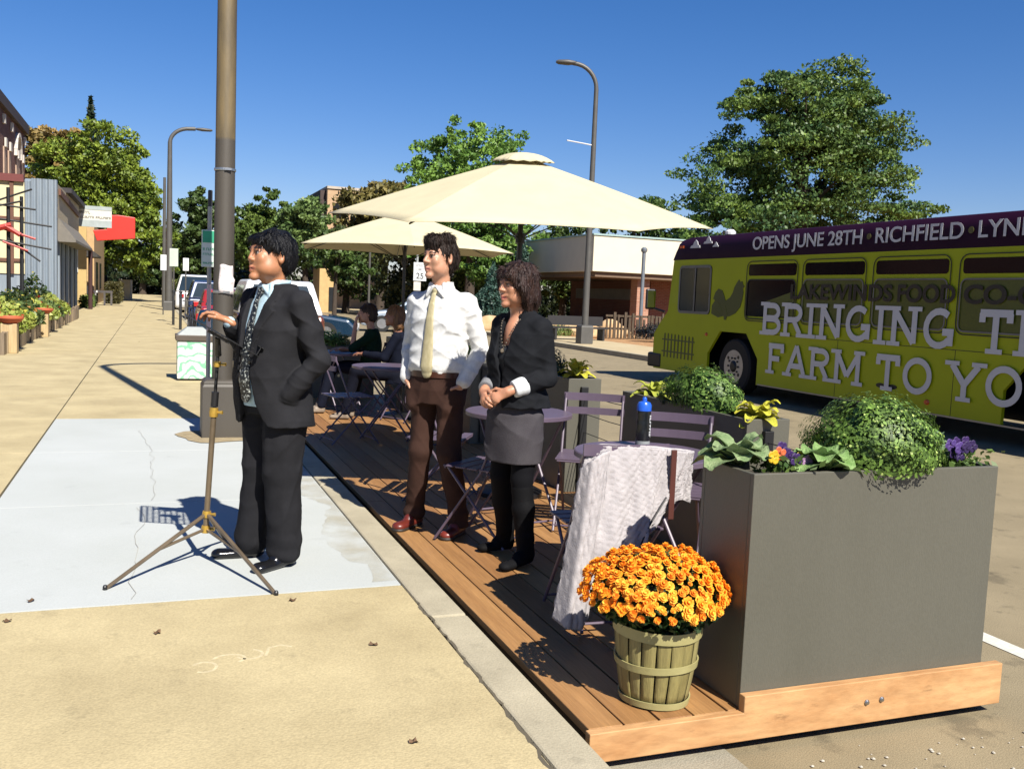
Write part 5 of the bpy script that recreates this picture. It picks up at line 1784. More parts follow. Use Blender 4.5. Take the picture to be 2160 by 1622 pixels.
# ---------------------------------------------------------------- lamp posts, signs, street things
def street_lamp(x, y, z0, h, r0, r1, arm, head, label, base=None, metal=None, group='tall grey street lamps', bands=False):
    t = thing('street_lamp', label, 'street lamp', (x, y, z0), group)
    pm = metal
    b = MB()
    R_ = 1.0
    pts = []
    for i in range(9): pts.append((x, y, z0 + (h - R_) * i / 8))
    ax, ay = arm[0], arm[1]
    for i in range(1, 9):
        a = PI / 2 * i / 8
        pts.append((x + ax * R_ * (1 - math.cos(a)), y + ay * R_ * (1 - math.cos(a)), z0 + h - R_ + R_ * .8 * math.sin(a)))
    e = pts[-1]
    pts.append((e[0] + ax * arm[2], e[1] + ay * arm[2], e[2] + .02))
    n = len(pts)
    rs = [r0 + (r1 - r0) * min(1, i / 9.) for i in range(n)]
    b.tube(pts, rs, 20)
    b.build('pole', pm, t, smooth=.7)
    e = Vector(pts[-1]); d = Vector((ax, ay, 0))
    b = MB(); b.tube([e, e + d * .1, e + d * .35, e + d * .75, e + d * .85], [.06, .11, .15, .12, .06], 14)
    for i, v in enumerate(b.v):
        b.v[i] = (v[0], v[1], e.z + (v[2] - e.z) * .6)
    b.build('lamp_head', pm, t, smooth=.9)
    if base:
        w, bh = base
        b = MB(); vs = []
        prof = [(w / 2, 0), (w / 2, bh - .06), (w / 2 - .012, bh - .045), (w / 2 - .012, bh - .02), (w * .40, bh), ]
        for (rr, zz) in prof:
            vs += [(x + sx * rr, y + sy * rr, z0 + zz) for sx, sy in ((-1, -1), (1, -1), (1, 1), (-1, 1))]
        fs = [(i * 4 + k, i * 4 + (k + 1) % 4, i * 4 + 4 + (k + 1) % 4, i * 4 + 4 + k) for i in range(len(prof) - 1) for k in range(4)]
        fs.append(tuple(range(len(vs) - 4, len(vs))))
        b.add(vs, fs)
        b.build('base_cover', pm, t, bev=.006)
    return t

def near_street():
    lm = M('weathered_bronze_paint', (.068, .058, .045), rough=.55, c2=(.088, .075, .058), scale=3, stretch=(1, 1, .3), bump=.05, bscale=60)
    # the near pole: lower part repainted darker, upper weathered tan
    lm2 = lm.copy(); lm2.name = 'pole_two_tone'
    N = lm2.node_tree.nodes; L = lm2.node_tree.links
    tc = N.new('ShaderNodeTexCoord'); sp = N.new('ShaderNodeSeparateXYZ'); L.new(tc.outputs['Object'], sp.inputs[0])
    mr = N.new('ShaderNodeMapRange'); mr.inputs[1].default_value = 2.80; mr.inputs[2].default_value = 2.83; L.new(sp.outputs[2], mr.inputs[0])
    nz = N.new('ShaderNodeTexNoise'); nz.inputs['Scale'].default_value = 2.2; nz.inputs['Detail'].default_value = 8
    mp = N.new('ShaderNodeMapping'); mp.inputs['Scale'].default_value = (3, 3, .5); L.new(tc.outputs['Object'], mp.inputs[0]); L.new(mp.outputs[0], nz.inputs['Vector'])
    mx1 = N.new('ShaderNodeMix'); mx1.data_type = 'RGBA'; mx1.inputs[6].default_value = (.058, .046, .028, 1); mx1.inputs[7].default_value = (.15, .108, .048, 1)
    r2 = N.new('ShaderNodeMapRange'); r2.inputs[1].default_value = .35; r2.inputs[2].default_value = .62; L.new(nz.outputs['Fac'], r2.inputs[0]); L.new(r2.outputs[0], mx1.inputs[0])
    mx2 = N.new('ShaderNodeMix'); mx2.data_type = 'RGBA'; L.new(mr.outputs[0], mx2.inputs[0])
    b_ = N['Principled BSDF']; old = b_.inputs['Base Color'].links[0].from_socket
    L.new(old, mx2.inputs[6]); L.new(mx1.outputs[2], mx2.inputs[7]); L.new(mx2.outputs[2], b_.inputs['Base Color'])
    t = street_lamp(.64, 9.50, 0, 9.2, .098, .074, (1, .1, .9), 1, 'nearest lamp post, broad and two toned, rising behind the speaker out of frame', base=(.385, .555), metal=lm2)
    steel = M('band_steel', (.62, .62, .6), rough=.3, metal=.9)
    for z in (2.52, 1.375):
        b = MB(); b.lathe([(.097, 0), (.100, .004), (.100, .022), (.097, .026)], (.64, 9.5, z), 24, caps=False)
        b.box(.63, .69, 9.388, 9.405, z + .002, z + .022)
        b.build('steel_band', steel, t)
    # clumped litter: broken concrete collar at the foot
    b = MB(); n = 18; rr = random.Random(2)
    vs = [(.60, 9.45, .012)] + [(.60 + (.36 + rr.uniform(-.05, .06)) * math.cos(2 * PI * i / n) * 1.0, 9.45 + (.42 + rr.uniform(-.06, .06)) * math.sin(2 * PI * i / n), .006) for i in range(n)]
    b.add(vs, [(0, 1 + i, 1 + (i + 1) % n) for i in range(n)])
    tag(b.build('lamp_base_patch', M('broken_concrete', (.30, .23, .12), rough=1, c2=(.45, .36, .22), scale=9, bump=.6, bscale=60)), kind='structure')
    # stapled poster
    P_ = MB(); vs = []
    for i in range(9):
        for j in range(7):
            u, v = j / 6, i / 8
            a = -2.05 + u * 1.25
            r = .104 + .012 * math.sin(v * 5 + u * 4) * (1 if j in (0, 6) else .4) + (.03 if (j == 6 and i < 5) else 0)
            vs.append((.64 + r * math.cos(a), 9.5 + r * math.sin(a), 1.37 + .27 * v + .008 * math.sin(u * 6)))
    P_.add(vs, [(i * 7 + j, i * 7 + j + 1, (i + 1) * 7 + j + 1, (i + 1) * 7 + j) for i in range(8) for j in range(6)])
    o = P_.build('taped_flyer', M('crumpled_flyer', (.74, .66, .64), rough=.8, c2=(.30, .27, .28), scale=24, thr=(.60, .68)), smooth=3.2)
    md = o.modifiers.new('t', 'SOLIDIFY'); md.thickness = .001
    tag(o, 'crumpled white flyer taped to the nearest lamp post', 'flyer')
    # parking sign on thin post
    t = thing('parking_sign', 'green and white parking sign on a thin post left of the nearest lamp post', 'sign', (.555, 10.4, 0))
    b = MB(); b.tube([(.555, 10.4, 0), (.555, 10.4, 2.25)], .022, 8); b.build('post', M('galvanised', (.40, .40, .38), rough=.5, metal=.4), t)
    b = MB(); b.box(.475, .615, 10.365, 10.372, 1.63, 2.01); sg = b.build('sign_panel', M('sign_white', (.72, .80, .72), rough=.5), t, bev=.01)
    gm = M('sign_green', (.03, .38, .20), rough=.5)
    b = MB(); b.box(.485, .605, 10.3615, 10.3645, 1.88, 2.0); b.build('green_field', gm, sg)
    fz = lambda u, v, w: (.49 + u, 10.362 - w, 1.70 + v)
    me = marks(6, .018, .026, lambda u, v, w: (.490 + u, 10.3635 - w, 1.80 + v), 1, (1,)); link_mesh('lettering', me, gm, sg)
    me = marks(6, .018, .022, lambda u, v, w: (.490 + u, 10.3635 - w, 1.75 + v), 2); link_mesh('lettering', me, gm, sg)
    me = marks(6, .018, .020, lambda u, v, w: (.490 + u, 10.3635 - w, 1.66 + v), 3); link_mesh('lettering', me, gm, sg)
    b = MB(); b.box(.535, .575, 10.376, 10.384, .95, 1.45); b.build('reflector_strip', M('pale_pink', (.70, .52, .50), rough=.6), t)
    b = MB(); b.box(.535, .580, 10.39, 10.43, 2.1, 2.42); b.build('meter_head', M('dark_meter', (.03, .03, .035), rough=.5), t, bev=.01)
    # litter bin with art wrap
    t = thing('litter_bin', 'square litter bin wrapped in white and green artwork, brown rim, sloped grey lid', 'litter bin', (.62, 15.2, 0))
    x0, x1, y0, y1 = .36, .87, 14.95, 15.45
    art = bpy.data.materials.new('green_swirl_art'); art.use_nodes = True
    N = art.node_tree.nodes; L = art.node_tree.links
    tc = N.new('ShaderNodeTexCoord'); wv = N.new('ShaderNodeTexWave'); wv.wave_type = 'RINGS'; wv.rings_direction = 'Y'
    wv.inputs['Scale'].default_value = 2.6; wv.inputs['Distortion'].default_value = 9; wv.inputs['Detail'].default_value = 3; wv.inputs['Detail Scale'].default_value = 1.8
    L.new(tc.outputs['Object'], wv.inputs['Vector'])
    cr = N.new('ShaderNodeValToRGB'); cr.color_ramp.elements[0].color = (.54, .55, .51, 1); cr.color_ramp.elements[0].position = .45
    cr.color_ramp.elements[1].color = (.17, .43, .25, 1); cr.color_ramp.elements[1].position = .92
    e_ = cr.color_ramp.elements.new(.68); e_.color = (.43, .55, .45, 1)
    L.new(wv.outputs['Fac'], cr.inputs[0]); L.new(cr.outputs[0], N['Principled BSDF'].inputs['Base Color']); N['Principled BSDF'].inputs['Roughness'].default_value = .5
    b = MB(); b.box(x0, x1, y0, y1, .03, .60); b.build('bin_body', art, t, bev=.01)
    b = MB(); b.box(x0 + .03, x1 - .03, y0 + .03, y1 - .03, 0, .03); b.build('plinth', M('bin_plinth', (.02, .02, .02), rough=.8), t)
    b = MB(); b.box(x0 - .025, x1 + .025, y0 - .025, y1 + .025, .60, .685); b.build('rim', M('brown_rim', (.10, .075, .055), rough=.55), t, bev=.008)
    b = MB(); m_ = .14
    b.add([(x0, y0, .685), (x1, y0, .685), (x1, y1, .685), (x0, y1, .685), (x0 + m_, y0 + m_, .80), (x1 - m_, y0 + m_, .80), (x1 - m_, y1 - m_, .80), (x0 + m_, y1 - m_, .80)],
          [(0, 1, 5, 4), (1, 2, 6, 5), (2, 3, 7, 6), (3, 0, 4, 7), (4, 5, 6, 7), (0, 3, 2, 1)])
    b.build('lid', M('pale_grey_lid', (.42, .44, .42), rough=.5), t, bev=.01)
    # distant lamp on the near sidewalk
    lmf = M('grey_lamp_paint', (.10, .095, .085), rough=.5)
    street_lamp(.83, 53.4, 0, 9.7, .19, .10, (1, 0, .25), 1, 'lamp post far down the near sidewalk beside the big maple', base=(.5, .5), metal=lmf)
    street_lamp(13.62, 29.0, 0, 9.35, .115, .07, (-.75, .25, -.12), 1, 'lamp post on the far sidewalk, arm curving left above the cream umbrella', base=(.44, .62), metal=lmf)
    # thin white banner arm
    b = MB(); b.tube([(13.55, 29.0, 6.55), (13.2, 29.0, 6.58), (12.65, 29.0, 6.62)], .022, 6)
    tag(b.build('banner_arm', M('white_rod', (.75, .75, .75), rough=.4)), 'thin white banner rod sticking out left from the far sidewalk lamp post', 'rod')
    # distant slim poles
    for (x, y, h, r, lab) in ((.66, 60.3, 7.6, .12, 'slim wooden utility pole just behind the far near-side lamp post'), (11.2, 52, 5.2, .07, 'slim grey pole between the blue car and the silver car')):
        b = MB(); b.tube([(x, y, 0), (x, y, h)], [r, r * .7], 10)
        tag(b.build('utility_pole', lmf), lab, 'pole', 'slim poles along the street')
    for (x, y, z0, z1, w, lab, c) in ((.74, 37.0, 2.05, 2.70, .30, 'small pale parking sign just right of the distant lamp post', (.55, .62, .52)), (.48, 46., 2.0, 2.7, .26, 'small white sign just left of the distant lamp post', (.75, .78, .78)), (1.25, 40., 1.95, 2.45, .22, 'small white sign above the parked cars left of the nearest lamp', (.8, .8, .8))):
        t = thing('street_sign', lab, 'sign', (x, y, 0), 'small signs along the near kerb')
        b = MB(); b.tube([(x, y, 0), (x, y, z1)], .03, 6); b.build('post', lmf, t)
        b = MB(); b.box(x - w / 2, x + w / 2, y - .06, y - .04, z0, z1); b.build('sign_panel', M('sp%d' % int(y), c, rough=.5), t, bev=.01)
    # bollard posts by distant lamp
    for (x, y) in ((.70, 35.0), (.84, 31.5)):
        b = MB(); b.tube([(x, y, 0), (x, y, 1.15)], .045, 10); b.lathe([(.06, 0), (.06, .05), (0, .09)], (x, y, 1.14), 10)
        tag(b.build('bollard', M('dark_bollard%d' % int(y), (.03, .03, .03), rough=.5)), 'slim dark bike post in front of the distant lamp, %s one' % ('farther' if y > 33 else 'nearer'), 'bike post', 'slim dark posts at the kerb')
    # speed limit sign
    t = thing('speed_sign', 'white speed limit sign with a small plate below it, beside the umbrella pole', 'sign', (10.95, 40.3, 0))
    x, y = 10.95, 40.3
    b = MB(); b.tube([(x - .18, y, 0), (x - .18, y, 3.4)], .05, 8); b.build('post', M('sign_post_grey', (.4, .42, .4), rough=.5), t)
    b = MB(); b.box(x - .36, x + .22, y - .09, y - .06, 1.98, 2.78); sg = b.build('sign_panel', M('sign_white_big', (.78, .80, .78), rough=.5), t, bev=.02)
    bl = M('sign_black', (.03, .03, .03), rough=.6)
    gy = M('sign_grey', (.45, .45, .45), rough=.6)
    for tx, sz, zz, mm in (('SPEED', .15, 2.60, gy), ('LIMIT', .15, 2.44, gy), ('25', .36, 2.08, bl)):
        me = text_mesh(tx, sz, lambda u, v, w: (x - .07 + u, y - .094 - w, zz + v), 'lettering', depth=.002, align='CENTER', bold=.004); link_mesh('lettering', me, mm, sg)
    b = MB(); b.box(x - .34, x - .02, y - .09, y - .06, 1.56, 1.94); b.build('lower_plate', M('cream_plate', (.72, .66, .56), rough=.6), t, bev=.01)
    # motorcycle-ish bicycle at the kerb
    bicycle(.95, 25.6, rad(82))

def bicycle(x, y, rz):
    t = thing('bicycle', 'black bicycle locked upright at the kerb behind the litter bin', 'bicycle', (0, 0, 0))
    bk = M('bike_black', (.015, .015, .018), rough=.4)
    for xx in (-.52, .52):
        b = MB(); pts = [(xx + .33 * math.cos(a), 0, .34 + .33 * math.sin(a)) for a in np.linspace(0, 2 * PI, 25)]
        b.tube(pts, .018, 6, caps=False)
        for k in range(10):
            a = k * PI / 10; b.tube([(xx + .32 * math.cos(a), 0, .34 + .32 * math.sin(a)), (xx - .32 * math.cos(a), 0, .34 - .32 * math.sin(a))], .003, 4)
        b.build('wheel', bk, t)
    b = MB()
    for p in (((-.52, 0, .34), (-.08, 0, .30)), ((-.08, 0, .30), (-.2, 0, .82)), ((-.2, 0, .82), (.40, 0, .84)), ((.40, 0, .84), (-.08, 0, .30)), ((-.52, 0, .34), (-.18, 0, .76)), ((.52, 0, .34), (.38, 0, .98))):
        b.tube(p, .017, 8)
    b.build('frame', bk, t)
    b = MB(); b.tube([(.38, -.26, 1.0), (.40, 0, 1.02), (.38, .26, 1.0)], .014, 8); b.build('handlebar', bk, t)
    b = MB(); b.lathe([(.02, 0), (.09, .02), (.07, .06), (0, .07)], (-.22, 0, .86), 12, sx=1.3, sy=.8); b.build('saddle', bk, t)
    place(t, (x, y, 0), rz)

def car(kind, x, y, rz, col, label, z=-.15, roofcol=None):
    """length along local x, front at +x"""
    t = thing('parked_car', label, 'car', (0, 0, 0), 'cars parked along the street')
    L_, W_, H_ = {'suv': (4.7, 1.85, 1.75), 'sedan': (4.6, 1.78, 1.45), 'van': (5.4, 2.0, 2.1)}[kind]
    pm = M('car_paint_' + label[:12], col, rough=.25, var=.05, coat=.6, metal=.2)
    gl = glass_dark('car_glass_' + label[:12], (.02, .035, .045))
    bk = bpy.data.materials.get('tyre_black') or M('tyre_black', (.012, .012, .012), rough=.8)
    si = bpy.data.materials.get('rim_silver') or M('rim_silver', (.5, .5, .5), rough=.3, metal=.8)
    h, l, w = H_, L_ / 2, W_ / 2
    hood = {'suv': .58, 'sedan': .60, 'van': .55}[kind] * h
    sill = .28
    lower = [(-l, sill + .1), (-l + .1, hood * .98), (-l + .35, hood + .03), (l - 1.25, hood + .02), (l - .25, hood - .12), (l, hood - .35), (l, sill + .05), (l - .15, sill - .05), (-l + .1, sill - .05)]
    b = MB()
    n = len(lower)
    # loft with tumblehome
    vs = []
    for s, ww in ((-1, w), (1, w)):
        vs += [(px, s * ww, pz) for px, pz in lower]
    b.add(vs, [tuple(range(n - 1, -1, -1)), tuple(range(n, 2 * n))] + [(k, (k + 1) % n, n + (k + 1) % n, n + k) for k in range(n)])
    bo = b.build('body', pm, t, bev=.09)
    rear = {'suv': -l + .15, 'sedan': -l + .85, 'van': -l + .1}[kind]
    roof0, roof1 = (rear + (.25 if kind != 'sedan' else .75)), l - (2.15 if kind != 'van' else 1.5)
    cab = [(rear, hood), (roof0, h - .03), (roof0 + .2, h), (roof1 - .15, h), (roof1, h - .04), (roof1 + .85, hood)]
    b = MB(); vs = []
    for s in (-1, 1):
        vs += [(px, s * (w - .03 - (pz - hood) * .28), pz) for px, pz in cab]
    m = len(cab)
    b.add(vs, [tuple(range(m - 1, -1, -1)), tuple(range(m, 2 * m))] + [(k, (k + 1) % m, m + (k + 1) % m, m + k) for k in range(m)])
    b.build('cabin', pm if roofcol is None else M('roof_paint', roofcol, rough=.3), t, bev=.05)
    # glazing
    b = MB()
    z0, z1 = hood + .05, h - .13
    for s in (-1, 1):
        xa0, xa1 = rear + .25, roof0 + .22
        segs = [(xa0 + .05, roof0 + .28, roof0 + .28 + (roof1 - roof0) * .42, roof0 + .28 + (roof1 - roof0) * .42), (roof0 + .36 + (roof1 - roof0) * .42, roof0 + .36 + (roof1 - roof0) * .42, roof1 - .02, roof1 + .58)]
        for q, (a0, a1, b1, b0) in enumerate(segs):
            yy0 = s * (w - .03 - (z0 - hood) * .28 + .006); yy1 = s * (w - .03 - (z1 - hood) * .28 + .006)
            vs = [(a0, yy0, z0), (b0, yy0, z0), (b1, yy1, z1), (a1, yy1, z1)]
            b = MB(); b.add(vs, [(0, 1, 2, 3) if s < 0 else (3, 2, 1, 0)])
            b.build('side_window', gl, t)
    def screen(xa, xb, name, sg):
        b = MB(); o = .012 * sg
        ya = w - .17; yb = w - .36
        vs = [(xa + o, -ya, hood + .06), (xa + o, ya, hood + .06), (xb + o, yb, h - .10), (xb + o, -yb, h - .10)]
        b.add(vs, [(0, 1, 2, 3) if sg > 0 else (3, 2, 1, 0)])
        b.build(name, gl, t)
    k = (.06) / (h - .04 - hood)
    f_ = lambda zq, xA, zA, xB, zB: xA + (xB - xA) * (zq - zA) / (zB - zA)
    screen(f_(hood + .06, roof1 + .85, hood, roof1, h - .04), f_(h - .10, roof1 + .85, hood, roof1, h - .04), 'windscreen', 1)
    screen(f_(hood + .06, rear, hood, roof0, h - .03), f_(h - .10, rear, hood, roof0, h - .03), 'rear_window', -1)
    for sx in (-l + .85, l - .9):
        for sy in (-1, 1):
            b = MB(); b.tube([(sx, sy * (w - .20), .33), (sx, sy * (w + .01), .33)], .33, 20)
            wh = b.build('wheel', bk, t, smooth=.6)
            b = MB(); b.tube([(sx, sy * (w + .008), .33), (sx, sy * (w + .02), .33)], .20, 14); b.build('rim', si, wh)
    for sy in (-1, 1):
        b = MB(); b.box(-l - .012, -l + .1, sy * (w - .32) - .12, sy * (w - .32) + .12, hood - .32, hood - .12); b.build('tail_light', bpy.data.materials.get('red_lens') or M('red_lens', (.5, .02, .02), rough=.3), t, bev=.01)
        b = MB(); b.box(l - .16, l + .01, sy * (w - .35) - .14, sy * (w - .35) + .14, hood - .40, hood - .26); b.build('headlight', bpy.data.materials.get('clear_lens') or M('clear_lens', (.6, .6, .6), rough=.2), t, bev=.01)
    place(t, (x, y, z), rz)
    return t

def cars():
    N_ = rad(90)
    car('van', 2.2, 58, N_, (.75, .75, .74), 'white van parked farthest along the near kerb')
    car('suv', 2.3, 43, N_, (.03, .05, .12), 'dark blue car parked down the kerb, seen left of the nearest lamp post')
    car('sedan', 2.35, 34, N_, (.42, .03, .03), 'red car parked just left of the nearest lamp post')
    car('suv', 2.6, 23.0, N_, (.16, .05, .03), 'dark car with a white roof right behind the speaker', roofcol=(.8, .8, .8))
    car('sedan', 3.6, 29.0, rad(-14), (.006, .035, .075), 'teal blue car between the speaker and the seated person in green')
    car('sedan', 10.1, 38.0, rad(172), (.42, .50, .60), 'silver car between the seated pair and the umbrella pole')
    car('sedan', 5.2, 70., -N_, (.55, .55, .56), 'pale grey car far down the street')

# ---------------------------------------------------------------- bus
def bus():
    X = 9.9; XF = 12.5; G0 = -.15
    t = thing('city_bus', 'lime green city bus with purple roof band, farm artwork and large white lettering', 'bus', (11.2, 11, G0))
    lime = M('lime_bus_paint', (.47, .53, .012), rough=.38, var=.04, scale=2, spec=.25)
    purple = M('purple_bus_paint', (.030, .005, .020), rough=.5, var=.1, spec=.12)
    dk = M('bus_black', (.010, .010, .012), rough=.5)
    olive = M('olive_print', (.10, .125, .010), rough=.35, scale=30, var=.15)
    grey = M('grey_frame', (.22, .23, .24), rough=.35, metal=.5)
    gls = glass_dark('bus_glass', (.006, .007, .009), .12); gls.node_tree.nodes['Principled BSDF'].inputs['Specular IOR Level'].default_value = .22
    white = M('white_vinyl', (.74, .74, .76), rough=.4, var=.04)
    Y1 = 17.65; Y0 = 5.6
    zb = .10; zband = 2.33; ztop = 2.80
    # side: polygon with wheel arches
    def arch(yc):
        return [(yc + .80, zb), (yc + .80, .55), (yc + .42, .98), (yc - .42, .98), (yc - .80, .55), (yc - .80, zb)]
    poly = [(Y1 - .05, zb), (Y1, .30), (Y1, .80), (17.45, 1.02), (17.12, 1.30), (16.98, zband), (Y0, zband), (Y0, zb)]
    poly = poly[:] + arch(8.0)[::-1] + arch(14.75)[::-1]
    for xa, xb, nm in ((X, X + .05, 'side_panel'), (XF - .05, XF, 'side_panel')):
        b = MB(); b.prism(poly, lambda y, z: (xa, y, z), lambda y, z: (xb, y, z))
        b.build(nm, lime, t)
    # core box
    b = MB(); b.box(X + .45, XF - .45, Y0 + .1, Y1 - .25, zb + .05, 1.05); b.build('chassis', dk, t)
    b = MB(); b.box(X + .051, XF - .051, Y0, 16.9, 1.05, zband - .01); b.build('cabin_shell', dk, t)
    b = MB(); b.prism([(Y1 - .05, zb), (Y1, .30), (Y1, .80), (17.45, 1.02), (17.12, 1.30), (16.90, 1.30), (16.90, zb)], lambda y, z: (X + .051, y, z), lambda y, z: (XF - .051, y, z)); b.build('front_panel', lime, t, bev=.02)
    b = MB(); b.prism([(17.12, 1.31), (16.98, zband - .01), (16.91, zband - .01), (16.91, 1.31)], lambda y, z: (X + .06, y, z), lambda y, z: (XF - .06, y, z)); b.build('windscreen', gls, t)
    # roof
    b = MB(); vs = []
    sec = [(X, zband), (X - .002, zband + .25), (X + .03, ztop - .12), (X + .12, ztop - .03), (X + .30, ztop), (XF - .30, ztop), (XF - .12, ztop - .03), (XF - .03, ztop - .12), (XF + .002, zband + .25), (XF, zband)]
    ys = [(Y0, 0, 0), (16.55, 0, 0), (16.85, .0, -.04), (17.02, .05, -.16)]
    for (yy, ins, dz) in ys:
        for (xx, zz) in sec:
            f = (zz - zband) / (ztop - zband)
            vs.append((xx + (ins if xx < 11 else -ins) * f, yy - .12 * f * (1 if ins else 0), zz + dz * f))
    n = len(sec)
    fs = [(i * n + k, i * n + k + 1, (i + 1) * n + k + 1, (i + 1) * n + k) for i in range(len(ys) - 1) for k in range(n - 1)]
    fs += [tuple(range(n)), tuple((len(ys) - 1) * n + k for k in range(n - 1, -1, -1))]
    b.add(vs, fs)
    roof = b.build('roof', purple, t, smooth=.6)
    b = MB(); b.lathe([(.10, 0), (.10, .05), (.06, .09), (0, .10)], (X + .25, 15.4, ztop - .01), 12); b.build('roof_marker', M('white_plastic', (.8, .8, .8), rough=.4), roof)
    b = MB(); b.box(X - .012, X - .004, 16.62, 16.78, 2.56, 2.61); b.build('marker_light', M('amber_lens', (.75, .13, .02), rough=.3), roof)
    # windows
    S_ = lambda u, v, w=0: (X - w, u, v)
    def rrect(y0, y1, z0, z1, r, n=4):
        p = []
        for cy_, cz_, a0 in ((y1 - r, z1 - r, 0), (y0 + r, z1 - r, PI / 2), (y0 + r, z0 + r, PI), (y1 - r, z0 + r, 1.5 * PI)):
            for i in range(n + 1):
                a = a0 + PI / 2 * i / n
                p.append((cy_ + r * math.cos(a), cz_ + r * math.sin(a)))
        return p
    def pane(poly, off, mat, name, par):
        b = MB(); b.prism(poly, lambda y, z: (X - off, y, z), lambda y, z: (X - off + .003, y, z)); return b.build(name, mat, par)
    def frame(poly, w, off, mat, name, par):
        b = MB(); ribbon(b, poly + [poly[0]], w, lambda u, v, q: (X - off - q, u, v), th=.004); return b.build(name, mat, par)
    # driver window
    w1 = pane(rrect(15.55, 16.72, 1.28, 2.20, .07), .004, gls, 'driver_window', t)
    frame(rrect(15.58, 16.70, 1.30, 2.19, .08), .05, .008, grey, 'frame', w1)
    b = MB(); ribbon(b, [(16.12, 1.32), (16.12, 2.17)], .045, lambda u, v, q: (X - .0135 - q, u, v), th=.003); b.build('mullion', grey, w1)
    wins = [(13.02, 14.36), (11.42, 12.80), (9.82, 11.18), (8.20, 9.58), (6.55, 7.95)]
    for i, (y0, y1) in enumerate(wins):
        fr = pane(rrect(y0 - .06, y1 + .06, 1.20, 2.26, .12), .002, lime, 'window_surround', t)
        pane(rrect(y0, y1, 2.00, 2.20, .05), .007, gls, 'upper_pane', fr)
        if i == 0:
            pane(rrect(y0 + .02, y1 + .02, 1.29, 1.92, .05), .006, gls, 'lower_pane', fr)
            pl = [(13.62, 1.60), (13.3, 1.68), (13.04, 1.74), (13.04, 1.31), (13.80, 1.31), (13.80, 1.56)]
            pane(pl, .011, olive, 'printed_film', fr)
        else:
            pane(rrect(y0, y1, 1.26, 1.92, .07), .006, olive, 'lower_pane', fr)
        frame(rrect(y0 - .045, y1 + .045, 1.21, 2.25, .13), .014, .013, dk, 'outer_seal', fr)
        frame(rrect(y0 - .005, y1 + .005, 1.25, 1.93, .09), .022, .0175, grey if i else dk, 'sash', fr)
    # lettering
    def put_text(s, size, ystart, z0, mat, bold, sx=1., off=.023, name='lettering', slant=0.):
        me = text_mesh(s, size, lambda u, v, w: (X - off - w, ystart - u - slant * v, z0 + v), name, bold=bold, depth=.001, sx=sx)
        return link_mesh(name, me, mat, t)
    def fit(s, size, ya, yb, z0, mat, bold, off, name):
        me = text_mesh(s, size, lambda u, v, w: (u, v, w), name, bold=bold, depth=.001)
        us = [v.co.x for v in me.vertices]; k = (ya - yb) / (max(us) - min(us)); u0 = min(us)
        for v in me.vertices: v.co = Vector((X - off - v.co.z, ya - (v.co.x - u0) * k, z0 + v.co.y))
        return link_mesh(name, me, mat, t)
    fit('OPENS JUNE 28TH', .31, 14.29, 11.52, 2.46, white, .004, .012, 'roof_lettering')
    fit('RICHFIELD', .31, 11.24, 9.62, 2.46, white, .004, .012, 'roof_lettering')
    fit('LYNDALE', .31, 9.38, 7.9, 2.46, white, .004, .012, 'roof_lettering')
    ol2 = M('olive_dot', (.12, .11, .02), rough=.5)
    for yy in (11.38, 9.50):
        b = MB(); b.tube([(X - .010, yy, 2.56), (X - .014, yy, 2.56)], .045, 12); b.build('dot_mark', ol2, t)
    blk = M('black_vinyl', (.015, .014, .01), rough=.4)
    fit('LAKEWINDS', .33, 13.12, 10.80, 1.62, blk, .010, .023, 'name_lettering')
    fit('FOOD', .33, 10.70, 9.66, 1.62, blk, .010, .023, 'name_lettering')
    fit('CO-OP', .33, 9.52, 8.1, 1.62, blk, .010, .023, 'name_lettering')
    slab_text('BRINGING', 13.90, .99, .56, .635, white, t, X - .026)
    slab_text('THE', 9.26, .99, .56, .635, white, t, X - .026)
    slab_text('FARM', 13.66, .34, .52, .585, white, t, X - .026)
    slab_text('TO', 11.04, .34, .52, .585, white, t, X - .026)
    slab_text('YOU', 9.68, .34, .52, .60, white, t, X - .026)
    # rooster silhouette
    roo = M('dark_olive_print', (.075, .095, .015), rough=.35, var=.1)
    R_ = [(0.02, .10), (.03, .30), (.10, .42), (.05, .46), (.10, .62), (.17, .70), (.27, .66), (.33, .52), (.36, .42), (.47, .50), (.53, .62), (.56, .74), (.61, .84), (.66, .92), (.69, .86), (.74, .88), (.76, .80), (.80, .76), (.76, .72), (.78, .62), (.76, .45), (.72, .28), (.62, .14), (.48, .06), (.42, .05), (.40, -.03), (.35, -.03), (.34, .06), (.20, .02)]
    b = MB(); b.prism([(15.52 - u * 1.02 * 1.3, 1.22 + v * .78) for u, v in R_], lambda y, z: (X - .008, y, z), lambda y, z: (X - .0005, y, z)); rb = b.build('rooster_artwork', roo, t)
    b = MB()
    for pts in ([(.12, .42), (.22, .32), (.30, .16)], [(.06, .2), (.18, .14), (.28, .05)], [(.36, .30), (.40, .2), (.42, .1)]):
        ribbon(b, [(15.52 - u * 1.02 * 1.3, 1.22 + v * .78) for u, v in pts], .016, lambda u, v, q: (X - .009 - q, u, v), th=.002)
    b.build('feather_line', olive, rb)
    # fence artwork
    b = MB()
    for i in range(9):
        y = 17.18 - i * .135
        zt = .86 - i * .004
        b.prism([(y - .024, .36), (y + .024, .36), (y + .024, zt - .03), (y, zt), (y - .024, zt - .03)], lambda yy, z: (X - .006, yy, z), lambda yy, z: (X - .001, yy, z))
    for z in (.48, .72):
        b.box(X - .009, X - .0065, 16.02, 17.28, z - .014, z + .014)
    b.build('fence_artwork', roo, t)
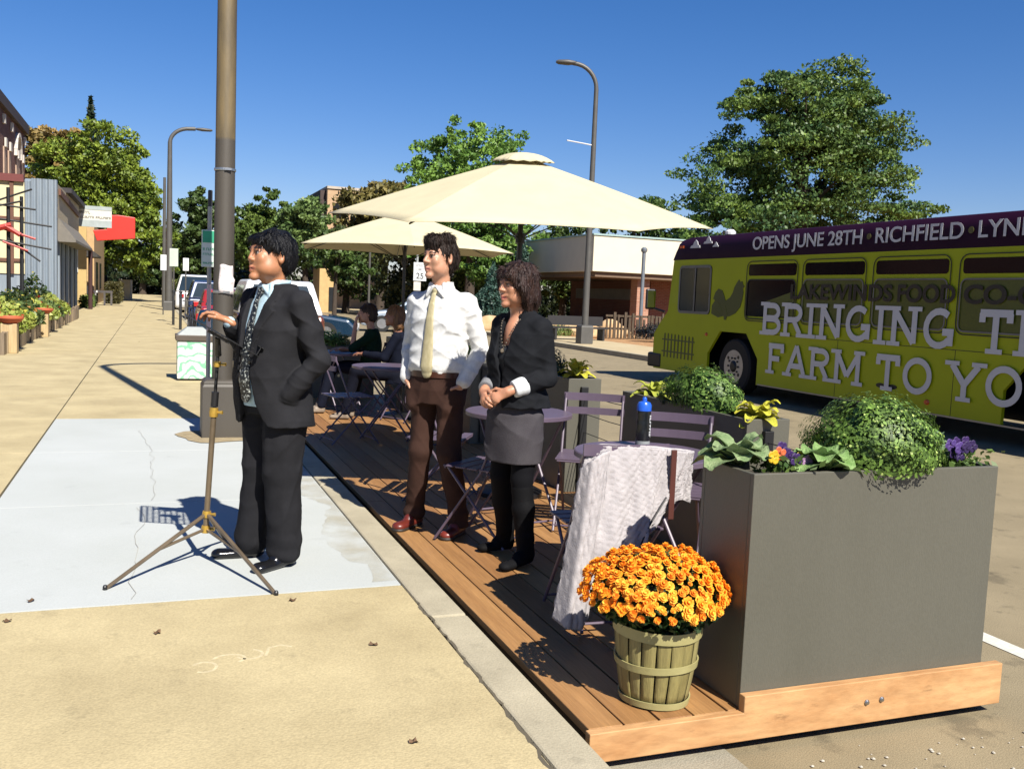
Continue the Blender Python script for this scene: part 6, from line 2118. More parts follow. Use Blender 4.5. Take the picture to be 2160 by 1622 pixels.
    # clouds on roof band
    for (y, z, s) in ((16.20, 2.55, .36), (15.75, 2.62, .30), (15.48, 2.55, .20)):
        b = MB(); P_ = [(-.5, 0), (.5, 0), (.46, .16), (.3, .2), (.24, .42), (.05, .55), (-.12, .40), (-.2, .22), (-.4, .16)]
        b.prism([(y - u * s, z + v * s * .8) for u, v in P_], lambda yy, zz_: (X - .012, yy, zz_), lambda yy, zz_: (X - .002, yy, zz_)); b.build('cloud_artwork', white, t)
    # wheels
    tr = M('bus_tyre', (.012, .012, .012), rough=.8)
    rm = M('alloy', (.55, .55, .56), rough=.35, metal=.6)
    for yc in (14.75, 8.0):
        for xs in (X + .06, XF - .36):
            b = MB(); b.tube([(xs, yc, .36), (xs + .03, yc, .36), (xs + .27, yc, .36), (xs + .30, yc, .36)], [.47, .505, .505, .47], 36); w = b.build('wheel', tr, t, smooth=.7)
            b = MB()
            b.tube([(xs - .004, yc, .36), (xs + .05, yc, .36)], [.30, .24], 30)
            r_ = b.build('rim', rm, w, smooth=.5)
            b = MB()
            b.tube([(xs - .03, yc, .36), (xs - .003, yc, .36)], [.07, .11], 20)
            for k in range(10):
                a = k * PI / 5
                b.tube([(xs - .022, yc + .155 * math.cos(a), .36 + .155 * math.sin(a)), (xs - .004, yc + .155 * math.cos(a), .36 + .155 * math.sin(a))], .019, 8)
            b.build('hub', dk, r_)
            b = MB()
            for k in range(4):
                a = k * PI / 2 + .7
                b.tube([(xs - .007, yc + .225 * math.cos(a), .36 + .225 * math.sin(a)), (xs - .0045, yc + .225 * math.cos(a), .36 + .225 * math.sin(a))], .034, 10)
            b.build('hand_hole', dk, r_)
    # bumper, mirror, lights, trim
    b = MB(); b.box(X + .0 - .02, XF, 17.30, 17.86, .12, .42); b.build('bumper', dk, t, bev=.04)
    mm = M('mirror_black', (.015, .015, .015), rough=.4)
    b = MB(); b.tube([(X, 17.25, 1.28), (X - .16, 17.45, 1.35), (X - .22, 17.5, 1.55)], .025, 8); b.build('mirror_arm', mm, t)
    b = MB(); b.box(X - .34, X - .12, 17.42, 17.50, 1.32, 1.74); mr = b.build('mirror', mm, t, bev=.03)
    b = MB(); b.box(X - .325, X - .14, 17.412, 17.4185, 1.36, 1.70); b.build('mirror_glass', M('mirror_glass', (.8, .8, .8), rough=.02, metal=1, var=0), mr)
    am = bpy.data.materials['amber_lens']
    for (y, z, r) in ((15.62, .90, .045), (10.02, .26, .05)):
        b = MB(); b.lathe([(r, 0), (r * .7, .02), (0, .025)], (0, 0, 0), 14)
        for i, v in enumerate(b.v): b.v[i] = (X - v[2] - .002, y + v[0], z + v[1] * .8)
        b.build('side_marker', am, t)
    b = MB(); b.box(X - .010, X - .002, Y0, 13.90, zb - .0, zb + .022); b.build('skirt_trim', M('trim_alu', (.45, .43, .38), rough=.4, metal=.5), t)
    # fuel vents
    for yy in (10.92, 10.68):
        b = MB(); P_ = [(yy + .09 * math.cos(a), .40 + .035 * math.sin(a)) for a in np.linspace(0, 2 * PI, 13)[:-1]]
        b.prism(P_, lambda y, z: (X - .006, y, z), lambda y, z: (X - .001, y, z)); b.build('vent', dk, t)
    b = MB()
    for yy in (9.6, 11.9): b.box(X - .002, X - .0005, yy - .004, yy + .004, zb, 1.0)
    b.box(X - .003, X - .0012, Y0, 13.85, 1.0 - .004, 1.0 + .004)
    b.build('panel_seam', dk, t)

SLAB = {
 'B': (.92, [[(.2, .09), (.2, .91)]], [('arc', .55, .71, .24, .19, -90, 90, .2), ('arc', .57, .29, .27, .20, -90, 90, .2)], [(.2, 0), (.2, 1)]),
 'R': (.98, [[(.2, .09), (.2, .91)], [(.52, .50), (.80, .09)]], [('arc', .54, .70, .25, .20, -90, 90, .2)], [(.2, 0), (.2, 1), (.86, 0)]),
 'I': (.46, [[(.23, .09), (.23, .91)]], [], [(.23, 0), (.23, 1)]),
 'N': (1.0, [[(.2, .09), (.2, .91)], [(.8, .09), (.8, .91)], [(.2, .9), (.8, .1)]], [], [(.2, 0), (.17, 1), (.8, 1)]),
 'G': (1.0, [[(.60, .42), (.90, .42)], [(.82, .10), (.82, .42)]], [('arc', .5, .5, .36, .41, 50, 320, 0)], []),
 'T': (.9, [[(.45, .09), (.45, .95)], [(.06, .91), (.84, .91)], [(.12, .70), (.12, .91)], [(.78, .70), (.78, .91)]], [], [(.45, 0)]),
 'H': (1.02, [[(.2, .09), (.2, .91)], [(.8, .09), (.8, .91)], [(.2, .5), (.8, .5)]], [], [(.2, 0), (.2, 1), (.8, 0), (.8, 1)]),
 'E': (.88, [[(.2, .09), (.2, .91)], [(.1, .91), (.80, .91)], [(.1, .09), (.80, .09)], [(.2, .5), (.6, .5)], [(.74, .72), (.74, .91)], [(.74, .09), (.74, .3)]], [], []),
 'F': (.88, [[(.2, .09), (.2, .91)], [(.1, .91), (.80, .91)], [(.2, .5), (.62, .5)], [(.74, .70), (.74, .91)]], [], [(.2, 0)]),
 'A': (1.02, [[(.14, .09), (.5, .97)], [(.86, .09), (.5, .97)], [(.28, .34), (.72, .34)]], [], [(.12, 0), (.88, 0)]),
 'M': (1.22, [[(.2, .09), (.2, .91)], [(1.0, .09), (1.0, .91)], [(.2, .9), (.6, .25)], [(1.0, .9), (.6, .25)]], [], [(.2, 0), (.16, 1), (1.0, 0), (1.04, 1)]),
 'O': (1.06, [], [('arc', .52, .5, .38, .41, 0, 360, 0)], []),
 'Y': (.98, [[(.12, .91), (.48, .42)], [(.84, .91), (.48, .42)], [(.48, .09), (.48, .45)]], [], [(.12, 1), (.86, 1), (.48, 0)]),
 'U': (1.0, [[(.2, .35), (.2, .91)], [(.8, .35), (.8, .91)]], [('arc', .5, .37, .30, .28, 180, 360, 0)], [(.2, 1), (.8, 1)]),
}
def slab_text(s, ystart, z0, h, w, mat, parent, x):
    cur = ystart
    for ch in s:
        adv, st, arcs, ser = SLAB[ch]
        b = MB(); k = [0]
        def f(u, v, q): return (x - q, cur - u * w, z0 + v * h)
        def fn(pts, th):
            P_ = [(u * w / h, v) for u, v in pts]
            ribbon(b, P_, th, lambda u, v, q: (x - q - .0004 * k[0], cur - u * h, z0 + v * h), th=.002); k[0] += 1
        for p in st: fn(p, .17)
        for a in arcs:
            _, cx_, cy_, rx, ry, a0, a1, bar = a
            pts = [(cx_ + rx * math.cos(rad(t_)), cy_ + ry * math.sin(rad(t_))) for t_ in np.linspace(a0, a1, 25 if a1 - a0 > 300 else 15)]
            if bar: pts = [(bar, pts[0][1])] + pts + [(bar, pts[-1][1])]
            fn(pts, .165)
        for (u, v) in ser:
            vv = .055 if v == 0 else .945
            fn([(u - .20, vv), (u + .20, vv)], .11)
        b.build('big_lettering', mat, parent)
        cur -= adv * w
# ---------------------------------------------------------------- trees
BARK = None
def tree(name, label, base, lobes, n, size, cA, cB, trunk_r, seed, group='trees along the street', limbs=8, cone=False, dark=.0, twig=True):
    """lobes: list of (cx, cy, cz, rx, ry, rz)"""
    global BARK
    if BARK is None:
        BARK = M('bark', (.07, .05, .035), rough=.95, var=.3, scale=8, stretch=(3, 3, .6), bump=.6, bscale=18)
    rng = np.random.default_rng(seed)
    t = thing(name, label, 'tree', base, group)
    lob = np.array(lobes, float)
    if name == 'locust_tree':
        k_ = 1.36; lob[:, 0] *= k_; lob[:, 1] *= k_; lob[:, 2] = 1.45 + (lob[:, 2] - 1.45) * k_; lob[:, 3:] *= k_
    vol = lob[:, 3] * lob[:, 4] * lob[:, 5]
    # clumps: sub-blobs on lobes
    nc = max(30, n // 70)
    pick = rng.choice(len(lob), nc, p=vol / vol.sum())
    d = rng.normal(size=(nc, 3)); d /= np.linalg.norm(d, axis=1)[:, None]
    rr = rng.uniform(.25, 1.0, nc) ** .45
    cc = lob[pick, :3] + d * rr[:, None] * lob[pick, 3:6] * 1.04
    if name == 'locust_tree':
        nc = 520; pick = pick[:nc]; d = d[:nc]; rr = rr[:nc]; cc = cc[:nc]; tone = tone[:nc] if 'tone' in dir() else None
    cr = (vol[pick] ** (1 / 3)) * rng.uniform(.16, .36, nc)
    tone = rng.uniform(0, 1, nc)
    m = rng.integers(0, nc, n)
    dd = rng.normal(size=(n, 3)); dd /= np.linalg.norm(dd, axis=1)[:, None]
    P_ = cc[m] + dd * (rng.uniform(0, 1, n) ** .45)[:, None] * cr[m][:, None] * (np.array((1.35, 1.35, .5)) if name == 'locust_tree' else np.array((1.15, 1.15, .7)))
    tt = (tone[m] * .6 + rng.uniform(0, 1, n) * .4)[:, None]
    cols = 1.5 * (np.array(cA) * (1 - tt) + np.array(cB) * tt) * rng.uniform(.75, 1.25, n)[:, None]
    ok = P_[:, 2] > base[2] + .3
    P_, dd, cols = P_[ok], dd[ok], cols[ok]
    leaf_cloud('crown', P_, dd, size, cols, t, GL, seed, .85, .6)
    top = lob[:, 2].max(); ctr = (lob[:, :3] * vol[:, None]).sum(0) / vol.sum()
    b = MB()
    bx, by, bz = base
    mid = (bx * .6 + ctr[0] * .4, by * .6 + ctr[1] * .4, bz + (ctr[2] - bz) * .55)
    b.tube([(bx, by, bz - .1), (bx, by, bz + .4), mid, tuple(ctr), (ctr[0], ctr[1], (ctr[2] + top) / 2)], [trunk_r * 1.3, trunk_r, trunk_r * .8, trunk_r * .5, trunk_r * .15], 10)
    b.build('trunk', BARK, t, smooth=.8)
    b = MB()
    for k in range(limbs):
        i = rng.integers(0, nc)
        s = Vector(mid).lerp(Vector(ctr), rng.uniform(0, .8))
        e = Vector(cc[i])
        md = s.lerp(e, .5) + Vector((0, 0, .12 * (e - s).length))
        b.tube([s, md, e], [trunk_r * .42, trunk_r * .25, trunk_r * .06], 6)
    if limbs: b.build('limbs', BARK, t)
    return t

def rnd_lobes(c, r, n, seed, sub=.5, flat=1.):
    rng = np.random.default_rng(seed)
    r = [q * 1.16 for q in r]
    out = [(c[0], c[1], c[2], r[0] * .66, r[1] * .66, r[2] * .66)]
    for i in range(n):
        d = rng.normal(size=3); d /= np.linalg.norm(d)
        k = rng.uniform(.5, .72)
        out.append((c[0] + d[0] * r[0] * k, c[1] + d[1] * r[1] * k, c[2] + d[2] * r[2] * k, r[0] * sub * rng.uniform(.7, 1.1), r[1] * sub * rng.uniform(.7, 1.1), r[2] * sub * rng.uniform(.6, .9)))
    return out

def conifer(label, base, h, r, n, size, cA, cB, seed, group='trees along the street'):
    rng = np.random.default_rng(seed)
    t = thing('spruce_tree', label, 'tree', base, group)
    z = 1 - rng.uniform(0, 1, n) ** .6
    z = np.clip(z, .03, .99)
    tier = 1 + .22 * np.sin(z * h * 5.5)
    a = rng.uniform(0, 2 * PI, n)
    k = np.floor(a / (2 * PI) * 11); a = (k + rng.normal(.5, .22, n)) / 11 * 2 * PI
    rr = (1 - z) * r * tier * rng.uniform(.3, 1, n) ** .5
    P_ = np.c_[base[0] + rr * np.cos(a), base[1] + rr * np.sin(a), base[2] + .4 + z * (h - .4) - rr * .25]
    d = np.c_[np.cos(a), np.sin(a), .3 * np.ones(n)]
    leaf_cloud('crown', P_, d, size, lerp_cols(rng, n, cA, cB), t, GL, seed, .6, .4)
    b = MB(); b.tube([(base[0], base[1], base[2]), (base[0], base[1], base[2] + h * .95)], [r * .09, .02], 8); b.build('trunk', BARK, t)
    return t

def trees():
    G1, G2 = (.035, .075, .014), (.15, .22, .035)
    # big locust right
    D = lambda x, y, z, a, b_, c: (x, y, z, a, b_, c)
    tree('locust_tree', 'large spreading locust tree towering behind the bus', (31.8, 41.6, -.1),
         [D(23.0, 30.6, 8.9, 1.9, 2.2, 1.6), D(24.3, 30.2, 9.3, 1.6, 2.0, 1.5), D(21.3, 31.2, 7.8, 1.7, 2, 1.5), D(22.2, 31, 9.4, 1.2, 1.5, 1.0), D(25.2, 29.8, 7.9, 1.7, 2, 1.6), D(20.6, 31.5, 6.0, 1.9, 2.2, 1.4), D(23.2, 30.5, 6.6, 2.6, 2.6, 1.9), D(20.4, 31.6, 4.6, 1.6, 2, 1.1), D(25.6, 29.6, 5.7, 2.0, 2.2, 1.3), D(27.0, 29, 5.0, 1.5, 1.8, .9), D(22.8, 30.6, 4.6, 2.4, 2.4, 1.3), D(21.0, 31.2, 9.2, .8, 1.1, .8), D(24.9, 30, 9.5, 1.0, 1.3, .7)],
         85000, .10, (.03, .085, .035), (.16, .23, .035), .38, 101, limbs=16)
    tree('elm_tree', 'bright green tree whose top rises over the cream umbrellas', (17.4, 53.2, -.1), rnd_lobes((17.5, 53, 8.7), (3.6, 3.3, 3.0), 17, 5, .46) + rnd_lobes((17.5, 53, 5.4), (4.2, 3.3, 2.6), 5, 6), 34000, .115, (.05, .12, .02), (.22, .36, .06), .32, 102, limbs=12)
    tree('oak_tree', 'olive brown tree behind the tan brick building', (16.6, 73, -.1), rnd_lobes((16.6, 72, 7.4), (4.6, 3.5, 3.2), 9, 7), 16000, .20, (.07, .075, .02), (.27, .21, .06), .35, 103)
    tree('elm_tree', 'pale green tree left of the tan brick building', (9.3, 62, -.1), rnd_lobes((9.2, 62, 5.2), (1.9, 2.2, 3.0), 8, 8), 11000, .15, (.05, .10, .03), (.20, .28, .08), .22, 104)
    # big maple left
    tree('maple_tree', 'huge full maple overhanging the shops and the distant sidewalk', (-3.6, 80, -.1), rnd_lobes((-3.6, 77, 8.2), (3.8, 4, 3.9), 12, 9) + rnd_lobes((-.6, 74, 4.6), (2.1, 3, 3.6), 8, 10) + rnd_lobes((-5.0, 77, 4.6), (3.6, 4, 3.2), 5, 11), 50000, .15, (.05, .095, .014), (.28, .35, .04), .45, 105, limbs=12)
    tree('oak_tree', 'rusty orange tree top behind the brick building', (-8.6, 96, -.1), rnd_lobes((-8.6, 95, 12.4), (2.6, 3, 3.0), 8, 12) + rnd_lobes((-8.8, 95, 8), (3.2, 3, 3), 4, 13), 13000, .22, (.10, .09, .025), (.36, .24, .08), .4, 106)
    conifer('pointed dark spruce rising above the maple', (-5.5, 100, -.1), 18.9, 3.4, 9000, .28, (.012, .03, .014), (.05, .075, .03), 107)
    tree('maple_tree', 'dark green tree right of the distant lamp post', (3.2, 96, -.1), rnd_lobes((3.4, 96, 6.2), (2.2, 3, 4.0), 9, 14), 13000, .20, (.022, .05, .014), (.10, .15, .035), .3, 108)
    tree('maple_tree', 'green tree seen between the nearest lamp post and the speaker', (8.0, 83, -.1), rnd_lobes((8.3, 83, 5.6), (2.4, 3, 3.7), 9, 15), 13000, .18, (.035, .07, .014), (.15, .21, .04), .3, 109)
    tree('maple_tree', 'shadowy tree closing the end of the street', (5.6, 112, -.1), rnd_lobes((5.4, 112, 4.6), (4.2, 3, 3.6), 8, 16), 9000, .26, (.02, .045, .012), (.08, .12, .03), .35, 110)
    tree('maple_tree', 'dark tree closing the far end of the near sidewalk', (-1.0, 118, -.1), rnd_lobes((-1.0, 118, 5.2), (4.5, 3, 4.6), 8, 17), 9000, .28, (.015, .035, .01), (.06, .10, .025), .4, 111)
    # wall of trees across the street, behind umbrellas and canopy
    spec = [(12.6, 66, 3.2, 2.6, 3.0, (.02, .04, .012), (.10, .13, .03), 'dark tree right of the nearest gap behind the blue car'),
            (15.4, 60, 3.4, 3.0, 3.4, (.02, .035, .012), (.13, .13, .035), 'deep shaded tree behind the silver car'),
            (19.6, 58, 3.8, 3.6, 3.6, (.03, .06, .018), (.15, .20, .05), 'leafy tree behind the man in the white shirt'),
            (24.6, 56, 4.0, 3.4, 3.3, (.03, .065, .018), (.14, .20, .045), 'leafy tree behind the left end of the canopy building'),
            (29.5, 54, 4.3, 3.8, 3.3, (.03, .07, .018), (.13, .20, .04), 'leafy tree behind the middle of the canopy building'),
            (36.0, 48, 3.8, 4.4, 3.2, (.03, .07, .018), (.14, .22, .04), 'leafy tree behind the front of the bus')]
    for i, (x, y, z, rx, rz_, a, b_, lab) in enumerate(spec):
        tree('street_tree', lab, (x, y, -.1), rnd_lobes((x, y, z), (rx, 2.6, rz_), 8, 30 + i), 13000, .13, a, b_, .25, 120 + i)
    tree('young_tree', 'small bright green tree between the two standing people', (16.4, 45.5, -.05), rnd_lobes((16.4, 45.5, 3.0), (1.9, 1.6, 1.9), 7, 50), 7500, .11, (.05, .11, .02), (.20, .32, .06), .10, 140)
    tree('young_tree', 'small green tree beneath the farther umbrella, behind the seated pair', (8.6, 48, -.1), rnd_lobes((8.6, 48, 3.0), (1.5, 1.5, 1.5), 6, 51), 5000, .11, (.03, .065, .015), (.12, .18, .04), .12, 141)
    tree('young_tree', 'green tree low behind the canopy pillars', (25.2, 50.5, -.05), rnd_lobes((25.2, 50.5, 1.6), (2.2, 1.5, 1.6), 6, 52), 5000, .12, (.03, .07, .02), (.10, .18, .05), .12, 142)
    conifer('bluish spruce beside the woman', (14.7, 41.5, -.05), 3.1, 1.25, 5200, .085, (.03, .08, .06), (.10, .20, .15), 150)
    conifer('bluish spruce behind the nearer umbrella pole', (16.6, 42.8, -.05), 4.6, 1.3, 5200, .10, (.03, .075, .055), (.11, .20, .15), 151)

# ---------------------------------------------------------------- left side buildings
def left_side():
    # corrugated + cream shop
    t = thing('corrugated_shop', 'cream shop with ribbed steel corner, red beams and grey awning', 'building', (-5, 40, 0))
    cream = M('cream_stucco', (.78, .70, .42), rough=.8, var=.05, scale=3, bump=.1, bscale=80)
    red = M('maroon_trim', (.17, .035, .03), rough=.6)
    steel = M('ribbed_steel', (.30, .36, .42), rough=.4, c2=(.42, .48, .53), scale=2, stretch=(3, 3, .3), metal=.25)
    brown = M('brown_board', (.16, .07, .04), rough=.7)
    b = MB(); b.box(-13.5, -4.46, 40, 52, 1.55, 4.95); b.build('wall', cream, t)
    b = MB(); b.box(-13.5, -4.47, 40.05, 52, 0, 1.55); b.build('lower_wall', steel, t)
    # ribs
    b = MB(); vs = []; n = 44
    xs = np.linspace(-4.46, -3.37, n + 1)
    for i, x in enumerate(xs):
        y = 40 - .045 * (1 + math.sin(i / n * 2 * PI * 5.5))
        vs += [(x, y, 0), (x, y, 5.12 + (.0 if i > 9 else -.12)), (x, 40.3, 5.12), (x, 40.3, 0)]
    fs = []
    for i in range(n):
        a, c = i * 4, i * 4 + 4
        fs += [(a, c, c + 1, a + 1), (a + 1, c + 1, c + 2, a + 2)]
    fs += [(0, 1, 2, 3), (n * 4 + 3, n * 4 + 2, n * 4 + 1, n * 4)]
    b.add(vs, fs); b.build('steel_cladding', steel, t)
    b = MB(); b.box(-13.5, -4.48, 39.86, 40, 4.95, 5.22); b.build('cornice', red, t)
    b = MB()
    b.box(-4.95, -4.82, 39.92, 40, 1.55, 4.95); b.box(-13.5, -4.48, 39.94, 40, 2.0, 2.12); b.box(-13.5, -4.48, 39.94, 40, 3.55, 3.66); b.box(-7.2, -7.05, 39.92, 40, 1.55, 4.95)
    b.build('beam', brown, t)
    # street face
    cr2 = M('tan_side_panel', (.60, .50, .33), rough=.8, var=.08)
    b = MB(); b.box(-4.4, -3.37, 40.3, 51.5, 2.9, 5.0); b.build('street_wall', cr2, t)
    dkw = M('dark_window', (.02, .022, .025), rough=.2)
    b = MB(); b.box(-4.4, -3.45, 40.3, 51.5, 0, 2.9); b.build('shopfront', dkw, t)
    for y in (41, 42.8, 45, 47.5, 50):
        b = MB(); b.box(-3.44, -3.36, y, y + .45, 0, 2.9)
        b.build('shopfront_column', steel, t)
    b = MB(); b.prism([(40.6, 4.85), (50.8, 4.6), (50.8, 4.4), (40.6, 4.62)], lambda y, z: (-3.36, y, z), lambda y, z: (-3.28, y, z)); b.build('sloped_beam', brown, t)
    b = MB(); b.box(-4.6, -3.15, 44, 53, 5.0, 5.2); b.build('roof_edge', M('dark_roof', (.04, .035, .04), rough=.8), t)
    b = MB(); b.prism([(-3.37, 3.75), (-2.75, 2.95), (-2.75, 2.85), (-3.37, 2.85)], lambda x, z: (x, 40.5, z), lambda x, z: (x, 51.2, z)); b.build('awning', M('grey_awning', (.20, .18, .15), rough=.8), t)
    b = MB(); b.tube([(-2.82, 51.0, 0), (-2.82, 51.0, 2.9)], .10, 8); b.build('awning_post', M('dark_red_post', (.06, .02, .018), rough=.7), t)
    # two tall black art posts with crossbars
    blk = M('black_sculpture', (.008, .008, .009), rough=.6)
    rdm = M('red_sculpture', (.50, .04, .025), rough=.5)
    t = thing('pole_sculpture', 'black post sculpture with crossing horizontal rods and a red crown in the flower bed', 'sculpture', (-4.1, 33, 0))
    X0 = lambda px: -4.13 + (px - 8) * .0174
    for px, zt in ((8, 4.15), (29, 3.9)):
        b = MB(); b.tube([(X0(px), 33, 0), (X0(px), 33, zt)], [.065, .05], 8); b.build('post', blk, t)
    b = MB()
    for (p0, z0, p1, z1, y) in ((-12, 3.62, 52, 3.52, 32.9), (-12, 3.20, 77, 3.04, 33.1), (-12, 2.56, 77, 2.33, 32.9), (-8, 3.75, 45, 4.15, 33.1), (5, 2.62, 58, 1.95, 33.12), (-20, 3.5, 30, 3.75, 32.88)):
        b.tube([(X0(p0), y, z0), (X0(p1), y, z1)], .032, 6)
    b.build('crossbar', blk, t)
    b = MB()
    for (p0, z0, p1, z1, y, r) in ((-12, 2.95, 52, 2.62, 32.85, .04), (-14, 2.85, 14, 3.0, 32.82, .10), (4, 2.98, 28, 2.72, 32.8, .08), (0, 2.5, 40, 2.25, 32.84, .035)):
        b.tube([(X0(p0), y, z0), (X0(p1), y, z1)], r, 6)
    b.build('red_crossbar', rdm, t)
    # brick building
    bm = brick_mat('dark_red_brick', (.14, .035, .022), (.20, .055, .035), (.25, .2, .17), 1.)
    lime_ = M('pale_stone', (.66, .60, .54), rough=.8)
    t = thing('brick_building', 'dark red brick building with pale arched window stones behind the cream shop', 'building', (-9, 60, 0))
    Xb = -7.0
    b = MB(); b.box(-18, Xb, 30, 63, 0, 9.7); b.build('wall', bm, t)
    b = MB(); b.box(-18, Xb + .22, 30, 63.1, 9.7, 10.25); b.build('cornice', M('dark_cornice', (.05, .025, .02), rough=.7), t)
    tanp = M('tan_bay', (.52, .36, .26), rough=.8)
    for i, y in enumerate((54.2, 55.9, 58.8, 61.2)):
        b = MB(); wd = 1.5 if i == 2 else .8
        b.box(Xb, Xb + .06, y, y + wd, 5.2, 7.9); w = b.build('window', tanp, t)
        b = MB(); b.box(Xb + .06, Xb + .12, y - .1, y + wd + .1, 5.05, 5.22); b.build('sill', lime_, w)
        b = MB(); b.box(Xb + .05, Xb + .14, y + wd * .5 - .25, y + wd * .5 + .25, 7.9, 8.35); b.build('keystone', lime_, w)
    b = MB()
    pts = [(58.5 + 1.05 * math.cos(a) + 1.0, 7.95 + 1.25 * math.sin(a)) for a in np.linspace(0, PI, 13)]
    for (y, z), (y2, z2) in zip(pts[:-1], pts[1:]):
        b.obox((Xb + .08, y, z), (Xb + .08, y2, z2), .18, .2)
    b.build('arch', lime_, t)
    b = MB()
    for y in (54, 56.8, 62.2): b.box(Xb + .02, Xb + .14, y, y + .35, 9.0, 9.45)
    b.build('cornice_block', lime_, t)
    # yellow shop beyond with sign
    ye = M('ochre_stucco', (.60, .42, .17), rough=.8, var=.08)
    t = thing('ochre_shop', 'ochre shop beyond the corrugated one, white panel on its corner', 'building', (-4, 62, 0))
    b = MB(); b.box(-9, -3.45, 54.5, 59, 0, 4.3); b.build('wall', ye, t)
    b = MB(); b.box(-9, -3.15, 60.5, 73, 0, 4.6); b.build('wall', M('tan_stucco', (.58, .38, .18), rough=.8), t)
    b = MB(); b.box(-3.45, -3.2, 54.5, 54.58, 0, 4.3); b.build('corner_pilaster', ye, t)
    b = MB(); b.box(-4.15, -3.6, 54.42, 54.49, 1.8, 3.7); b.build('white_panel', M('white_board', (.78, .78, .74), rough=.6), t)
    b = MB(); b.box(-3.14, -3.10, 62, 64, .1, 2.5); b.box(-3.14, -3.10, 66.5, 68, .9, 2.5); b.build('dark_opening', dkw, t)
    b = MB(); b.prism([(-3.44, 3.3), (-2.7, 2.75), (-2.7, 2.65), (-3.44, 2.65)], lambda x, z: (x, 55, z), lambda x, z: (x, 58.8, z)); b.build('awning', M('dark_awning', (.05, .045, .04), rough=.8), t)
    # projecting signs
    t = thing('projecting_sign', 'white projecting shop sign with grey bands and two lines of dark lettering', 'sign', (-2.8, 52.6, 4))
    b = MB(); b.box(-3.62, -1.92, 52.5, 52.62, 4.08, 5.12); sg = b.build('sign_panel', M('sign_cream', (.75, .72, .62), rough=.6), t)
    gr = M('sign_band', (.42, .47, .46), rough=.6)
    b = MB(); b.box(-3.62, -1.92, 52.485, 52.496, 4.93, 5.12); b.box(-3.62, -1.92, 52.485, 52.496, 4.08, 4.42); b.build('band', gr, sg)
    bl = M('sign_ink', (.08, .075, .06), rough=.7)
    for nn_, zz, xx in ((7, 4.72, -3.52), (17, 4.50, -3.52)):
        me = marks(nn_, .088, .13 if nn_ == 7 else .11, lambda u, v, w: (xx + u, 52.495 - w * 3, zz + v), nn_, (9,)); link_mesh('lettering', me, bl, sg)
    b = MB(); b.box(-3.66, -3.62, 52.5, 52.6, 3.9, 5.2); b.build('bracket', bl, t)
    t = thing('red_sign', 'plain bright red projecting sign behind the white shop sign', 'sign', (-1.9, 56.5, 4))
    rd = M('bright_red_panel', (.78, .035, .02), rough=.45, var=.05)
    b = MB(); b.prism([(-2.80, 3.55), (-.88, 3.78), (-.88, 4.92), (-1.75, 5.0), (-2.3, 4.95), (-2.3, 4.2), (-3.0, 4.1)], lambda x, z: (x, 56.4, z), lambda x, z: (x, 56.6, z)); b.build('sign_panel', rd, t, bev=.03)
    b = MB(); b.tube([(-3.2, 56.5, 4.9), (-2.3, 56.5, 4.9)], .03, 6); b.build('bracket', blk, t)
    # low things by the wall
    t = thing('white_bench', 'small white bench on the distant sidewalk before the ochre shop', 'bench', (-3.0, 60, 0))
    wm = M('white_bench_paint', (.78, .76, .74), rough=.5)
    b = MB(); b.box(-3.15, -2.15, 60.0, 60.6, .72, .84); b.build('seat', wm, t)
    for x in (-3.12, -2.62, -2.25):
        b = MB(); b.box(x, x + .1, 60.02, 60.14, 0, .72); b.build('leg', wm, t)
    b = MB(); b.box(-3.95, -3.2, 58.0, 58.5, 0, 1.1)
    o = tag(b.build('white_cabinet', M('white_cab', (.68, .68, .70), rough=.6), bev=.03), 'white cabinet standing against the distant ochre shop wall', 'cabinet')
    # hedges
    rng = np.random.default_rng(77)
    def hedge(x0, x1, y0, y1, h, lab, n, a, c, size=.07):
        t = thing('hedge', lab, 'hedge', ((x0 + x1) / 2, (y0 + y1) / 2, 0))
        P_ = np.c_[rng.uniform(x0, x1, n), rng.uniform(y0, y1, n), rng.uniform(.05, h, n)]
        f = rng.integers(0, 3, n)
        P_[f == 0, 0] = np.where(rng.uniform(size=(f == 0).sum()) < .5, x0, x1)
        P_[f == 1, 1] = y0; P_[f == 2, 2] = h
        P_ += rng.normal(0, .05, P_.shape)
        leaf_cloud('foliage', P_, rng.normal(size=(n, 3)), size, lerp_cols(rng, n, a, c), t, GL, 5)
        b = MB(); b.box(x0 + .1, x1 - .1, y0 + .1, y1 - .1, 0, h - .1); b.build('branches', BARK, t)
    hedge(-2.7, -1.95, 64, 74, 1.25, 'clipped brownish hedge beside the distant sidewalk', 3500, (.05, .05, .015), (.16, .14, .04))
    hedge(-3.4, -2.9, 53, 57, .55, 'low green weeds at the foot of the white cabinet', 900, (.06, .12, .02), (.25, .35, .08))
    hedge(1.3, 2.4, 66, 74, 1.6, 'bright weeds beside the road at the end of the sidewalk', 1800, (.06, .10, .02), (.28, .30, .08))
    b = MB(); b.box(-2.3, -1.5, 76, 84, 0, 1.55)
    tag(b.build('garden_wall', M('pale_wall', (.50, .44, .33), rough=.9)), 'low pale wall behind the clipped hedge', 'wall')
    # flower bed boxes along X=-2.5, Y 19..40
    wd = [wood_mat('old_plank_a', (.24, .17, .10), (.40, .30, .18), 'z'), wood_mat('old_plank_b', (.17, .12, .08), (.30, .23, .15), 'z')]
    t = thing('wooden_raised_bed', 'long raised flower bed of upright weathered planks along the shop front', 'raised bed', (-2.6, 20, 0))
    rr = random.Random(6)
    y = 19.6
    bs = [MB(), MB()]
